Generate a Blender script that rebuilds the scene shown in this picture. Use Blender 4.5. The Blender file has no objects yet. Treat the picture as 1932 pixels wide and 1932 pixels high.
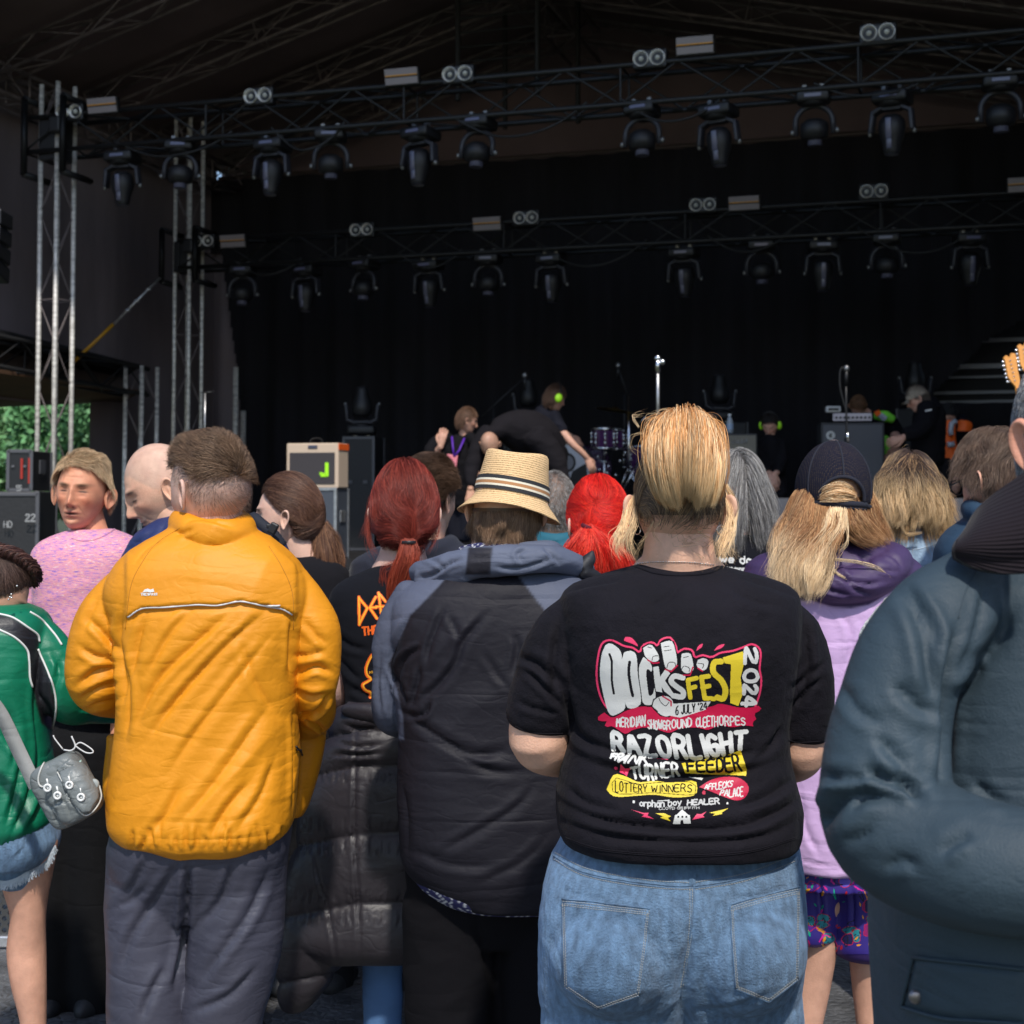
import bpy, bmesh, math, random
import numpy as np
from mathutils import Vector, Matrix
from mathutils.bvhtree import BVHTree
random.seed(7); RNG = np.random.default_rng(7)
R = math.radians
scene = bpy.context.scene
# ---------------- camera ----------------
FU = 2792.0            # focal length in units of a 1932-wide picture
CAMZ = 1.5; PIT = R(2.3); PPY = 826.0
cam_d = bpy.data.cameras.new('camera'); cam = bpy.data.objects.new('camera', cam_d)
scene.collection.objects.link(cam); scene.camera = cam
cam.location = (0, 0, CAMZ); cam.rotation_euler = (R(90)+PIT, 0, 0)
cam_d.sensor_width = 36; cam_d.lens = 36*FU/1932; cam_d.shift_y = -(966-PPY)/1932
cam_d.clip_start = .05; cam_d.clip_end = 500
cam_d.dof.use_dof = True; cam_d.dof.focus_distance = 2.75; cam_d.dof.aperture_fstop = 9.0
# ---------------- light ----------------
SUN_EL, SUN_AZ = 52.0, 8.0     # azimuth: the sun is behind the camera, a little to the right
world = bpy.data.worlds.new("World"); scene.world = world; world.use_nodes = True
wn = world.node_tree.nodes; wl = world.node_tree.links
sky = wn.new('ShaderNodeTexSky'); sky.sky_type = 'NISHITA'; sky.sun_disc = False
sky.sun_elevation = R(SUN_EL); sky.sun_rotation = R(180-SUN_AZ)
sky.air_density = 1.0; sky.dust_density = .8; sky.ozone_density = 2.0
wn['Background'].inputs[1].default_value = .15
wl.new(sky.outputs[0], wn['Background'].inputs[0])
sd = bpy.data.lights.new('sun', 'SUN'); sun = bpy.data.objects.new('sun', sd); scene.collection.objects.link(sun)
sd.energy = 3.5; sd.angle = R(2.2); sd.color = (1, .95, .87)
_a = R(SUN_AZ)
sdir = Vector((math.sin(_a)*math.cos(R(SUN_EL)), -math.cos(_a)*math.cos(R(SUN_EL)), math.sin(R(SUN_EL))))
sun.rotation_euler = sdir.to_track_quat('Z', 'Y').to_euler()
scene.view_settings.view_transform = 'Standard'; scene.view_settings.look = 'None'
scene.view_settings.exposure = 0.18; scene.view_settings.gamma = 1; scene.view_settings.use_curve_mapping = False
scene.render.engine = 'CYCLES'
scene.cycles.max_bounces = 6; scene.cycles.diffuse_bounces = 3; scene.cycles.glossy_bounces = 3
scene.cycles.transparent_max_bounces = 8; scene.cycles.use_denoising = True

# ---------------- projection ----------------
cP, sP = math.cos(PIT), math.sin(PIT)
def W(x, y, d):
    """picture coordinates (1932 wide) at world depth d -> world point"""
    x = np.asarray(x, float); y = np.asarray(y, float); d = np.asarray(d, float)
    cx = (x-966)/FU; cy = (PPY-y)/FU
    fy = cP - cy*sP; fz = sP + cy*cP
    x, fy, fz, d = np.broadcast_arrays(cx, fy, fz, d)
    return np.stack([x/fy*d, d, CAMZ + fz/fy*d], -1)
def PX(V):
    V = np.asarray(V, float); X = V[..., 0]; Y = V[..., 1]; Z = V[..., 2]-CAMZ
    dep = Y*cP + Z*sP; up = -Y*sP + Z*cP
    return np.stack([966+FU*X/dep, PPY-FU*up/dep], -1)
def crop(x0, y0, s):
    return lambda *p: [((x0+p[i]/s)*.754688, (y0+p[i+1]/s)*.754688) for i in range(0, len(p), 2)]
c3 = crop(0, 850, 2.76); c4 = crop(600, 850, 2.76); c5 = crop(1200, 850, 2.76); c6 = crop(1860, 800, 2.76)
b1 = crop(0, 1300, 1.5329); b2 = crop(600, 1300, 1.5334); b3 = crop(1250, 1300, 1.5329); b4 = crop(1900, 1100, 1.3227)
b6 = crop(2000, 1850, 2.7214); n4 = crop(0, 1300, 2.4156); n5 = crop(0, 2000, 3.45); n7 = crop(900, 1400, 4.83); n8 = crop(2300, 780, 3.715)
n1 = crop(840, 860, 2.415); n2 = crop(1640, 860, 2.415)

# ---------------- numeric helpers ----------------
_H = RNG.random(4096)
def vnoise(P):
    P = np.asarray(P, float); i = np.floor(P).astype(int); f = P-i; f = f*f*(3-2*f)
    out = 0
    for dx in (0, 1):
        for dy in (0, 1):
            for dz in (0, 1):
                h = _H[((i[:, 0]+dx)*73+(i[:, 1]+dy)*911+(i[:, 2]+dz)*3571) & 4095]
                out = out + h*np.where(dx, f[:, 0], 1-f[:, 0])*np.where(dy, f[:, 1], 1-f[:, 1])*np.where(dz, f[:, 2], 1-f[:, 2])
    return out
def fbm(P, o=3):
    s = 0; a = .5
    for k in range(o): s = s+a*vnoise(P*2**k+k*17.3); a *= .5
    return s/(1-.5**o)
def sst(x, a, b):
    t = np.clip((x-a)/(b-a), 0, 1); return t*t*(3-2*t)
def crm(P, n):
    """catmull-rom resample of control rows to n rows"""
    P = np.asarray(P, float)
    if len(P) == 2: return P[0]+(P[1]-P[0])*np.linspace(0, 1, n)[:, None]
    Q = np.vstack([2*P[0]-P[1], P, 2*P[-1]-P[-2]])
    L = np.concatenate([[0], np.cumsum(np.linalg.norm(np.diff(P[:, :3], axis=0), axis=1)+1e-9)])
    t = np.linspace(0, L[-1], n); k = np.clip(np.searchsorted(L, t, side='right')-1, 0, len(P)-2)
    f = ((t-L[k])/(L[k+1]-L[k]))[:, None]
    a, b, c, d = Q[k], Q[k+1], Q[k+2], Q[k+3]
    return .5*(2*b+(c-a)*f+(2*a-5*b+4*c-d)*f*f+(3*b-a-3*c+d)*f**3)
def hexlin(h):
    h = h.lstrip('#'); c = [int(h[i:i+2], 16)/255 for i in (0, 2, 4)]
    return tuple((v/12.92 if v <= .04045 else ((v+.055)/1.055)**2.4) for v in c)

# ---------------- mesh + object helpers ----------------
def mesh_data(name, V, F, col=None, smooth=True, dom='POINT'):
    """V (n,3); F list of (m,k) int arrays"""
    if isinstance(F, np.ndarray): F = [F]
    F = [np.asarray(f, np.int32) for f in F if len(f)]
    me = bpy.data.meshes.new(name)
    me.vertices.add(len(V)); me.vertices.foreach_set('co', np.ascontiguousarray(V, np.float32).ravel())
    tot = np.concatenate([np.full(len(f), f.shape[1], np.int32) for f in F]); idx = np.concatenate([f.ravel() for f in F])
    st = np.concatenate([[0], np.cumsum(tot)[:-1]]).astype(np.int32)
    me.loops.add(len(idx)); me.loops.foreach_set('vertex_index', idx)
    me.polygons.add(len(tot)); me.polygons.foreach_set('loop_start', st); me.polygons.foreach_set('loop_total', tot)
    me.update(calc_edges=True); me.validate()
    me.polygons.foreach_set('use_smooth', np.full(len(me.polygons), smooth))
    if col is not None: set_col(me, col, dom)
    return me
def set_col(me, col, dom='POINT'):
    a = me.color_attributes.new('Col', 'FLOAT_COLOR', dom)
    c = np.ones((len(a.data), 4), np.float32); c[:, :3] = col
    a.data.foreach_set('color', c.ravel())
def link(name, me, mat=None, parent=None):
    o = bpy.data.objects.new(name, me); scene.collection.objects.link(o)
    if mat is not None:
        me.materials.clear()
        for m in (mat if isinstance(mat, (list, tuple)) else [mat]): me.materials.append(m)
    if parent is not None:
        o.parent = parent
        if parent.type == 'EMPTY' and parent.get('_abs'): o.matrix_parent_inverse = Matrix.Translation(-parent.location)
    return o
def thing(name, label, cat, loc=(0, 0, 0), group=None, absolute=True):
    o = bpy.data.objects.new(name, None); scene.collection.objects.link(o); o.location = loc
    o.empty_display_size = .1
    o['label'] = label; o['category'] = cat
    if group: o['group'] = group
    if absolute: o['_abs'] = 1
    return o
def tag(o, label, cat, group=None, kind=None):
    if label: o['label'] = label
    if cat: o['category'] = cat
    if group: o['group'] = group
    if kind: o['kind'] = kind
    return o
def struct(o): o['kind'] = 'structure'; return o
class MB:
    """collects simple shapes; one mesh"""
    def __init__(s): s.V = []; s.F = {3: [], 4: []}; s.n = 0; s.C = []; s.c = (1, 1, 1)
    def add(s, V, F):
        V = np.asarray(V, float).reshape(-1, 3)
        for f in F:
            f = np.asarray(f, int)
            if len(f): s.F.setdefault(f.shape[1], []).append(f+s.n)
        s.V.append(V); s.n += len(V); s.C.append(np.tile(s.c, (len(V), 1)))
        return s
    def box(s, c, size, M=None, bev=0):
        x, y, z = [v/2 for v in size]
        if bev:
            b = bev; P = []
            bm = bmesh.new(); bmesh.ops.create_cube(bm, size=1)
            for v in bm.verts: v.co = Vector((v.co.x*size[0], v.co.y*size[1], v.co.z*size[2]))
            bmesh.ops.bevel(bm, geom=bm.edges[:], offset=b, segments=2, profile=.5, affect='EDGES')
            bmesh.ops.triangulate(bm, faces=bm.faces[:])
            V = np.array([v.co[:] for v in bm.verts]); bm.verts.index_update()
            F = np.array([[v.index for v in f.verts] for f in bm.faces]); bm.free()
        else:
            V = np.array([(i*x, j*y, k*z) for i in (-1, 1) for j in (-1, 1) for k in (-1, 1)])
            F = np.array([(0, 1, 3, 2), (4, 6, 7, 5), (0, 4, 5, 1), (2, 3, 7, 6), (0, 2, 6, 4), (1, 5, 7, 3)])
        if M is not None: V = V @ np.array(M.to_3x3()).T
        return s.add(V+np.array(c), [F])
    def tube(s, P, r, n=8, cap=True):
        P = np.asarray(P, float); k = len(P)
        if k < 2: return s
        r = np.broadcast_to(np.asarray(r, float), (k,)) if np.ndim(r) < 2 else np.asarray(r)
        T = np.gradient(P, axis=0); T /= np.linalg.norm(T, axis=1)[:, None]+1e-12
        u = np.cross(T[0], (0, 0, 1) if abs(T[0][2]) < .9 else (1, 0, 0)); V = []
        a = np.linspace(0, 2*np.pi, n, endpoint=False)
        for i in range(k):
            u = u-T[i]*np.dot(u, T[i]); u /= np.linalg.norm(u)+1e-12; w = np.cross(T[i], u)
            V.append(P[i]+r[i]*(np.cos(a)[:, None]*u+np.sin(a)[:, None]*w))
        V = np.vstack(V); i = np.arange(k-1)[:, None]*n; j = np.arange(n)[None]; j2 = (j+1) % n
        F = np.stack([i+j, i+j2, i+n+j2, i+n+j], -1).reshape(-1, 4); out = [F]
        if cap:
            V = np.vstack([V, P[0], P[-1]]); c0 = k*n; j = np.arange(n); j2 = (j+1) % n
            out.append(np.vstack([np.stack([np.full(n, c0), j2, j], -1), np.stack([np.full(n, c0+1), (k-1)*n+j, (k-1)*n+j2], -1)]))
        return s.add(V, out)
    def lathe(s, prof, c=(0, 0, 0), n=24, M=None):
        prof = np.asarray(prof, float); k = len(prof); a = np.linspace(0, 2*np.pi, n, endpoint=False)
        V = np.stack([prof[:, 0][:, None]*np.cos(a), prof[:, 0][:, None]*np.sin(a), np.repeat(prof[:, 1][:, None], n, 1)], -1).reshape(-1, 3)
        if M is not None: V = V @ np.array(M.to_3x3()).T
        i = np.arange(k-1)[:, None]*n; j = np.arange(n)[None]; j2 = (j+1) % n
        return s.add(V+np.array(c), [np.stack([i+j, i+j2, i+n+j2, i+n+j], -1).reshape(-1, 4)])
    def ell(s, c, r, n=14, M=None):
        t = np.linspace(0, np.pi, n//2+2); p = np.stack([np.sin(t), -np.cos(t)], -1); a = np.linspace(0, 2*np.pi, n, endpoint=False)
        V = np.stack([p[:, 0][:, None]*np.cos(a), p[:, 0][:, None]*np.sin(a), np.repeat(p[:, 1][:, None], n, 1)], -1).reshape(-1, 3)*np.array(r)
        if M is not None: V = V @ np.array(M.to_3x3()).T
        k = len(t); i = np.arange(k-1)[:, None]*n; j = np.arange(n)[None]; j2 = (j+1) % n
        return s.add(V+np.array(c), [np.stack([i+j, i+j2, i+n+j2, i+n+j], -1).reshape(-1, 4)])
    def build(s, name, mat=None, parent=None, smooth=False, usecol=False):
        if not s.n: return None
        F = [np.vstack(f) for f in s.F.values() if f]
        me = mesh_data(name, np.vstack(s.V), F, np.vstack(s.C) if usecol else None, smooth)
        return link(name, me, mat, parent)
def seg(a, b): return np.array([a, b], float)

# ---------------- materials ----------------
rng_ = random.Random(3)
def mat(name, color=(.5, .5, .5), rough=.6, metal=0, attr=False, spec=.5, sheen=0, sss=0, bump=None, trans=0, emis=None, coat=0, aniso=0):
    """bump: list of (kind, scale(vec or float), distance)  kind: noise / wave / weave"""
    m = bpy.data.materials.new(name); m.use_nodes = True; nt = m.node_tree; N = nt.nodes; L = nt.links; b = N['Principled BSDF']
    b.inputs['Base Color'].default_value = (*color, 1); b.inputs['Roughness'].default_value = rough; b.inputs['Metallic'].default_value = metal
    b.inputs['Specular IOR Level'].default_value = spec; b.inputs['Sheen Weight'].default_value = sheen; b.inputs['Sheen Roughness'].default_value = .4
    b.inputs['Coat Weight'].default_value = coat; b.inputs['Transmission Weight'].default_value = trans
    if sss: b.inputs['Subsurface Weight'].default_value = sss; b.inputs['Subsurface Radius'].default_value = (1, .35, .2); b.inputs['Subsurface Scale'].default_value = .012
    if emis: b.inputs['Emission Color'].default_value = (*emis[0], 1); b.inputs['Emission Strength'].default_value = emis[1]
    if attr:
        a = N.new('ShaderNodeAttribute'); a.attribute_name = 'Col'; L.new(a.outputs[0], b.inputs['Base Color']); m['_c'] = 'attr'
    if bump:
        tc = N.new('ShaderNodeTexCoord'); prev = None
        for kind, sc, dist in bump:
            mp = N.new('ShaderNodeMapping'); L.new(tc.outputs['Object'], mp.inputs[0])
            mp.inputs['Scale'].default_value = (sc,)*3 if not isinstance(sc, tuple) else sc
            if kind == 'noise':
                t = N.new('ShaderNodeTexNoise'); t.inputs['Scale'].default_value = 1; t.inputs['Detail'].default_value = 4; o = t.outputs[0]
            elif kind == 'ridge':
                t = N.new('ShaderNodeTexNoise'); t.inputs['Scale'].default_value = 1; t.inputs['Detail'].default_value = 1.5; t.inputs['Distortion'].default_value = .5; s1 = N.new('ShaderNodeMath'); s1.operation = 'SUBTRACT'; s1.inputs[1].default_value = .5; s2 = N.new('ShaderNodeMath'); s2.operation = 'ABSOLUTE'; s3 = N.new('ShaderNodeMath'); s3.operation = 'MINIMUM'; s3.inputs[1].default_value = .11; L.new(t.outputs[0], s1.inputs[0]); L.new(s1.outputs[0], s2.inputs[0]); L.new(s2.outputs[0], s3.inputs[0]); o = s3.outputs[0]; mp.inputs['Rotation'].default_value = (0, R(rng_.uniform(20, 60)), 0)
            elif kind == 'vor':
                t = N.new('ShaderNodeTexVoronoi'); t.inputs['Scale'].default_value = 1; t.feature = 'DISTANCE_TO_EDGE'; o = t.outputs[0]
            else:
                t = N.new('ShaderNodeTexWave'); t.inputs['Scale'].default_value = 1; t.inputs['Distortion'].default_value = .6; t.bands_direction = kind[-1].upper() if kind[-1] in 'xyz' else 'X'; o = t.outputs[0]
            L.new(mp.outputs[0], t.inputs[0])
            bp = N.new('ShaderNodeBump'); bp.inputs['Distance'].default_value = dist; bp.inputs['Strength'].default_value = 1
            L.new(o, bp.inputs['Height'])
            if prev is not None: L.new(prev, bp.inputs['Normal'])
            prev = bp.outputs[0]
        L.new(prev, b.inputs['Normal'])
    return m
def vary(m, scale=3., lo=.75, hi=1.2, detail=5, hue=None):
    """multiply the base colour by a soft noise (dirt, wear, dye)"""
    nt = m.node_tree; N = nt.nodes; L = nt.links; b = N['Principled BSDF']; inp = b.inputs['Base Color']
    mx = N.new('ShaderNodeMix'); mx.data_type = 'RGBA'; mx.blend_type = 'MULTIPLY'; mx.inputs[0].default_value = 1
    if inp.is_linked: L.new(inp.links[0].from_socket, mx.inputs[6])
    else: mx.inputs[6].default_value = inp.default_value
    tc = N.new('ShaderNodeTexCoord'); mp = N.new('ShaderNodeMapping'); mp.inputs['Scale'].default_value = scale if isinstance(scale, tuple) else (scale,)*3
    n = N.new('ShaderNodeTexNoise'); n.inputs['Scale'].default_value = 1; n.inputs['Detail'].default_value = detail
    mr = N.new('ShaderNodeMapRange'); mr.inputs[1].default_value = .3; mr.inputs[2].default_value = .7; mr.inputs[3].default_value = lo; mr.inputs[4].default_value = hi
    L.new(tc.outputs['Object'], mp.inputs[0]); L.new(mp.outputs[0], n.inputs[0]); L.new(n.outputs[0], mr.inputs[0]); L.new(mr.outputs[0], mx.inputs[7]); L.new(mx.outputs[2], inp)
    return m
COTTON = [('ridge', (4., 4., 13.), .008), ('noise', 900., .0006), ('noise', 60., .001)]
SHELL = [('ridge', (3., 3., 15.), .012), ('ridge', (16., 16., 34.), .003), ('noise', 90., .0006), ('noise', 700., .0003)]
M = {}
M['skin'] = mat('skin', attr=True, rough=.5, spec=.35, sss=.06, bump=[('noise', 260., .0008), ('noise', 1200., .0004)])
vary(M['skin'], 38., .9, 1.1)
M['hair'] = mat('hair', attr=True, rough=.48, spec=.4)
M['print'] = mat('print_ink', attr=True, rough=.5, spec=.4, bump=[('noise', 700., .0005)])
M['chrome'] = mat('chrome', (.75, .75, .77), .18, 1)
M['alu'] = vary(mat('aluminium', (.55, .55, .56), .38, .9), 25., .7, 1.15)
M['steel'] = mat('steel', (.3, .3, .31), .4, .9)
M['black'] = mat('black_plastic', (.012, .012, .014), .45)
M['blackcloth'] = mat('black_cloth', (.009, .0085, .011), .9, spec=.15, sheen=.03, bump=COTTON)
M['blackrough'] = mat('black_paint', (.016, .016, .018), .6, bump=[('noise', 40., .002)])
M['white'] = mat('white_plastic', (.75, .75, .73), .4)
M['silver'] = mat('silver', (.8, .78, .74), .22, 1)

# ---------------- lofts, remeshed volumes ----------------
def loft_rows(rows, D, n=56, k=None):
    """rows: (y, xl, xr, dyc, halfdepth[, exponent]) traced outlines at depth D"""
    rows = [tuple(r)+((2.65,) if len(r) == 5 else ()) for r in rows]
    A = np.array(rows, float); k = k or max(12, len(A)*4)
    A = crm(np.column_stack([A[:, 0], A[:, 0]*0, A[:, 0]*0, A[:, 1:]]), k)
    A = np.column_stack([A[:, 0], A[:, 3:]])
    a = np.linspace(0, 2*np.pi, n, endpoint=False); V = []
    for y, xl, xr, dc, hd, e in A:
        d = D+dc; c = W((xl+xr)/2, y, d); c[2] = W(0, y, d-.75*hd)[2]; hw = (xr-xl)/2*d/FU
        ca, sa = np.cos(a), np.sin(a)
        V.append(np.stack([c[0]+hw*np.sign(ca)*np.abs(ca)**(2/e), c[1]+hd*np.sign(sa)*np.abs(sa)**(2/e), np.full(n, c[2])], -1))
    V = np.vstack(V); i = np.arange(k-1)[:, None]*n; j = np.arange(n)[None]; j2 = (j+1) % n
    F = [np.stack([i+j, i+n+j, i+n+j2, i+j2], -1).reshape(-1, 4)]
    V = np.vstack([V, V[:n].mean(0), V[-n:].mean(0)]); j = np.arange(n); j2 = (j+1) % n; c0 = k*n
    F.append(np.vstack([np.stack([np.full(n, c0), j, j2], -1), np.stack([np.full(n, c0+1), (k-1)*n+j2, (k-1)*n+j], -1)]))
    return V, F
def tub(pts, D, n=28, k=None, flat=1.0):
    """pts: (x, y, dy, r_u) traced centre line with radius in picture units"""
    A = np.array(pts, float); d = D+A[:, 2]; P = W(A[:, 0], A[:, 1], d); r = A[:, 3]*d/FU
    return tubw(np.column_stack([P, r]), n, k)
def tubw(A, n=24, k=None):
    A = np.asarray(A, float); k = k or max(10, len(A)*6); A = crm(A, k); m = MB(); P = A[:, :3]; r = A[:, 3]
    # rounded ends
    t0 = P[0]-P[1]; t0 /= np.linalg.norm(t0); t1 = P[-1]-P[-2]; t1 /= np.linalg.norm(t1)
    e = [.35, .7, .93]
    P = np.vstack([[P[0]+t0*r[0]*.45*q for q in (1, .85, .5)], P, [P[-1]+t1*r[-1]*.45*q for q in (.5, .85, 1)]])
    r = np.concatenate([[r[0]*q for q in e], r, [r[-1]*q for q in e[::-1]]])
    m.tube(P, r, n)
    return m.V[0], [f[0] for f in m.F.values() if f]
def ellw(c, r, M_=None, n=28):
    m = MB(); m.ell(c, r, n, M_); return m.V[0], [f[0] for f in m.F.values() if f]
def ellu(x, y, dy, rx, ry, rd, D, rot=0):
    d = D+dy; return ellw(W(x, y, d), (rx*d/FU, rd, ry*d/FU), Matrix.Rotation(rot, 3, 'Y') if rot else None)
def merge(parts):
    V = []; F = {}; n = 0
    for v, fs in parts:
        V.append(v)
        for f in fs:
            if len(f): F.setdefault(f.shape[1], []).append(np.asarray(f)+n)
        n += len(v)
    return np.vstack(V), [np.vstack(f) for f in F.values()]
def remesh(parts, voxel=.006, smooth=6, fac=.5):
    V, F = merge(parts); me = mesh_data('tmp', V, F); o = bpy.data.objects.new('tmp', me); scene.collection.objects.link(o)
    m = o.modifiers.new('r', 'REMESH'); m.mode = 'VOXEL'; m.voxel_size = voxel; m.use_smooth_shade = True
    if smooth: s = o.modifiers.new('s', 'SMOOTH'); s.iterations = smooth; s.factor = fac
    dg = bpy.context.evaluated_depsgraph_get(); e = o.evaluated_get(dg); me2 = e.to_mesh()
    nv = len(me2.vertices); V = np.empty(nv*3, np.float32); me2.vertices.foreach_get('co', V); V = V.reshape(-1, 3).astype(float)
    lt = np.empty(len(me2.polygons), np.int32); me2.polygons.foreach_get('loop_total', lt)
    ix = np.empty(len(me2.loops), np.int32); me2.loops.foreach_get('vertex_index', ix)
    st = np.concatenate([[0], np.cumsum(lt)[:-1]]); F = []
    for k in (3, 4):
        s_ = st[lt == k]
        if len(s_): F.append(ix[s_[:, None]+np.arange(k)])
    e.to_mesh_clear(); bpy.data.objects.remove(o); bpy.data.meshes.remove(me)
    return V, F
def normals(V, F):
    N = np.zeros_like(V)
    for f in F:
        a = V[f[:, 1]]-V[f[:, 0]]; b = V[f[:, 2]]-V[f[:, 0]]
        if f.shape[1] == 4: a = V[f[:, 2]]-V[f[:, 0]]; b = V[f[:, 3]]-V[f[:, 1]]
        c = np.cross(a, b)
        for k in range(f.shape[1]): np.add.at(N, f[:, k], c)
    return N/(np.linalg.norm(N, axis=1)[:, None]+1e-12)
def seg_dist(Q, P):
    """distance of points Q (n,2) to polyline P, signed by side, and arc parameter 0..1"""
    P = np.asarray(P, float); L = np.concatenate([[0], np.cumsum(np.linalg.norm(np.diff(P, axis=0), axis=1))])
    best = np.full(len(Q), 1e9); sg = np.zeros(len(Q)); tt = np.zeros(len(Q))
    for i in range(len(P)-1):
        a, b = P[i], P[i+1]; ab = b-a; l2 = ab@ab+1e-9; t = np.clip(((Q-a)@ab)/l2, 0, 1); e = Q-(a+t[:, None]*ab); d = np.linalg.norm(e, axis=1)
        m = d < best; best[m] = d[m]; sg[m] = np.sign(ab[0]*e[m, 1]-ab[1]*e[m, 0]); tt[m] = (L[i]+t[m]*(L[i+1]-L[i]))/(L[-1]+1e-9)
    return best, sg, tt
CAMP = np.array([0, 0, CAMZ])
def fold(V, F, folds):
    """folds: (pts, width_u, depth_mm[, side]) sculpts creases: a valley with a ridge beside it"""
    N = normals(V, F); vd = V-CAMP; vd /= np.linalg.norm(vd, axis=1)[:, None]; face = -(N*vd).sum(1)
    idx = np.where(face > .05)[0]; Q = PX(V[idx]); disp = np.zeros(len(idx))
    for f in folds:
        pts, w, dep = f[0], f[1], f[2]; side = f[3] if len(f) > 3 else 1
        P = crm(np.column_stack([np.array(pts, float), np.zeros(len(pts))]), max(8, len(pts)*4))[:, :2]
        lo = P.min(0)-4*w; hi = P.max(0)+4*w; m = np.where(((Q > lo) & (Q < hi)).all(1))[0]
        if not len(m): continue
        d, sg, t = seg_dist(Q[m], P); s = d/w*sg*side
        end = np.where((t <= 0) | (t >= 1), np.exp(-(d/w)**2), 1)
        env = sst(t, -.02, .28)*sst(-t, -1.02, -.72)*.9+.1
        pr = -1.15*np.exp(-np.abs(s)*1.7)+.6*np.exp(-((s-1.5)/.85)**2)+.25*np.exp(-((s+1.9)/1.1)**2)
        disp[m] += dep*.001*pr*env*np.where((t <= 0) | (t >= 1), np.exp(-(d/w)**2), 1)
    V = V.copy(); V[idx] += N[idx]*(disp*sst(face[idx], .05, .3))[:, None]
    return V
def wrinkle(V, F, amp, sc=(8, 8, 8), ang=0, mask=None, seed=0, sharp=2.0):
    """long soft creases: ridged noise stretched along one direction in the x-z plane"""
    N = normals(V, F); c, s = math.cos(ang), math.sin(ang)
    P = np.column_stack([(V[:, 0]*c+V[:, 2]*s), V[:, 1], (-V[:, 0]*s+V[:, 2]*c)])
    P = P+.05*np.column_stack([vnoise(V*7+seed), vnoise(V*7+seed+9), vnoise(V*7+seed+5)])
    n = vnoise(P*np.array(sc)+seed*3.1)*.65+vnoise(P*np.array(sc)*2.3+seed)*.35
    r = (1-np.abs(2*n-1))**sharp-.3
    if mask is not None: r = r*mask
    return V+N*(amp*r)[:, None]
def inpoly(Q, P):
    P = np.asarray(P, float); x, y = Q[:, 0], Q[:, 1]; r = np.zeros(len(Q), bool); j = len(P)-1
    for i in range(len(P)):
        xi, yi = P[i]; xj, yj = P[j]
        if yi != yj: r ^= ((yi > y) != (yj > y)) & (x < (xj-xi)*(y-yi)/(yj-yi)+xi)
        j = i
    return r
class Surf:
    """raycast from the viewing side onto a finished garment"""
    def __init__(s, V, F): s.b = BVHTree.FromPolygons(V.tolist(), [tuple(r) for f in F for r in f.tolist()])
    def hit(s, x, y, off=0.):
        d = Vector(W(x, y, 1.)-CAMP).normalized(); p, n, i, t = s.b.ray_cast(Vector(CAMP), d)
        if p is None: return None
        if n.dot(d) > 0: n = -n
        return np.array(p+n*off)
    def line(s, pts, k=None, off=.0005):
        P = crm(np.column_stack([np.array(pts, float), np.zeros(len(pts))]), k or max(10, len(pts)*8)); out = [s.hit(a, b, off) for a, b, _ in P]
        return np.array([o for o in out if o is not None])
def seam(S, name, pts, r, m, parent, off=.0003, k=None):
    o = None
    for p in (pts if isinstance(pts[0][0], (tuple, list)) else [pts]):
        L = S.line(p, k, off); mb = MB()
        if len(L) > 2: mb.tube(L, r, 5); o = mb.build(name, m, parent, True)
    return o
def patch(S, name, poly, step, off, m, parent, colf=None, rim=True):
    """a piece of cloth lying on a garment: grid cells inside a traced outline, raised by off"""
    P = np.array(poly, float); lo, hi = P.min(0), P.max(0); nx = max(2, int((hi[0]-lo[0])/step)+1); ny = max(2, int((hi[1]-lo[1])/step)+1)
    gx = np.linspace(lo[0], hi[0], nx+1); gy = np.linspace(lo[1], hi[1], ny+1); X, Y = np.meshgrid(gx, gy); Q = np.column_stack([X.ravel(), Y.ravel()])
    V = np.zeros((len(Q), 3)); ok = np.zeros(len(Q), bool); pad = 2*step
    Pin = inpoly(Q, P)
    cc = np.column_stack([(X[:-1, :-1]+X[1:, 1:]).ravel()/2, (Y[:-1, :-1]+Y[1:, 1:]).ravel()/2]); ci = inpoly(cc, P)
    i, j = np.meshgrid(np.arange(ny), np.arange(nx), indexing='ij'); a = (i*(nx+1)+j).ravel()
    F = np.stack([a, a+1, a+nx+2, a+nx+1], -1)[ci]; used = np.unique(F)
    d, sg, t = seg_dist(Q[used], np.vstack([P, P[:1]])); e = sst(d, 0, pad*1.2)
    for q, ee in zip(used, e):
        h = S.hit(Q[q, 0], Q[q, 1], off*(.35+.65*ee))
        if h is not None: V[q] = h; ok[q] = True
    F = F[ok[F].all(1)]; used, inv = np.unique(F, return_inverse=True); F = inv.reshape(F.shape)
    col = colf(Q[used]) if colf else None
    return link(name, mesh_data(name, V[used], [F[:, ::-1]], col), m, parent)
def garment(name, parent, parts, D, m, voxel=.005, sm=6, folds=(), wr=(), base=None, paint=(), push=None):
    V, F = remesh(parts, voxel, sm)
    for w in wr: V = wrinkle(V, F, **w)
    if folds: V = fold(V, F, folds)
    if push: V = push(V, F)
    col = None
    if base is not None:
        col = np.tile(np.array(base, float), (len(V), 1)); Q = PX(V); N = normals(V, F); fr = ((N*(CAMP-V)).sum(1) > 0)
        for pt in paint:
            P_ = np.array(pt[0], float); i_ = inpoly(Q, P_); d_, _, _ = seg_dist(Q, np.vstack([P_, P_[:1]])); w_ = sst(np.where(i_, d_, -d_), -2.6, 2.6)*fr
            col = col*(1-w_[:, None])+np.array(pt[1])*w_[:, None]
    o = link(name, mesh_data(name, V, F, col), m, parent)
    return o, Surf(V, F)
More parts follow.
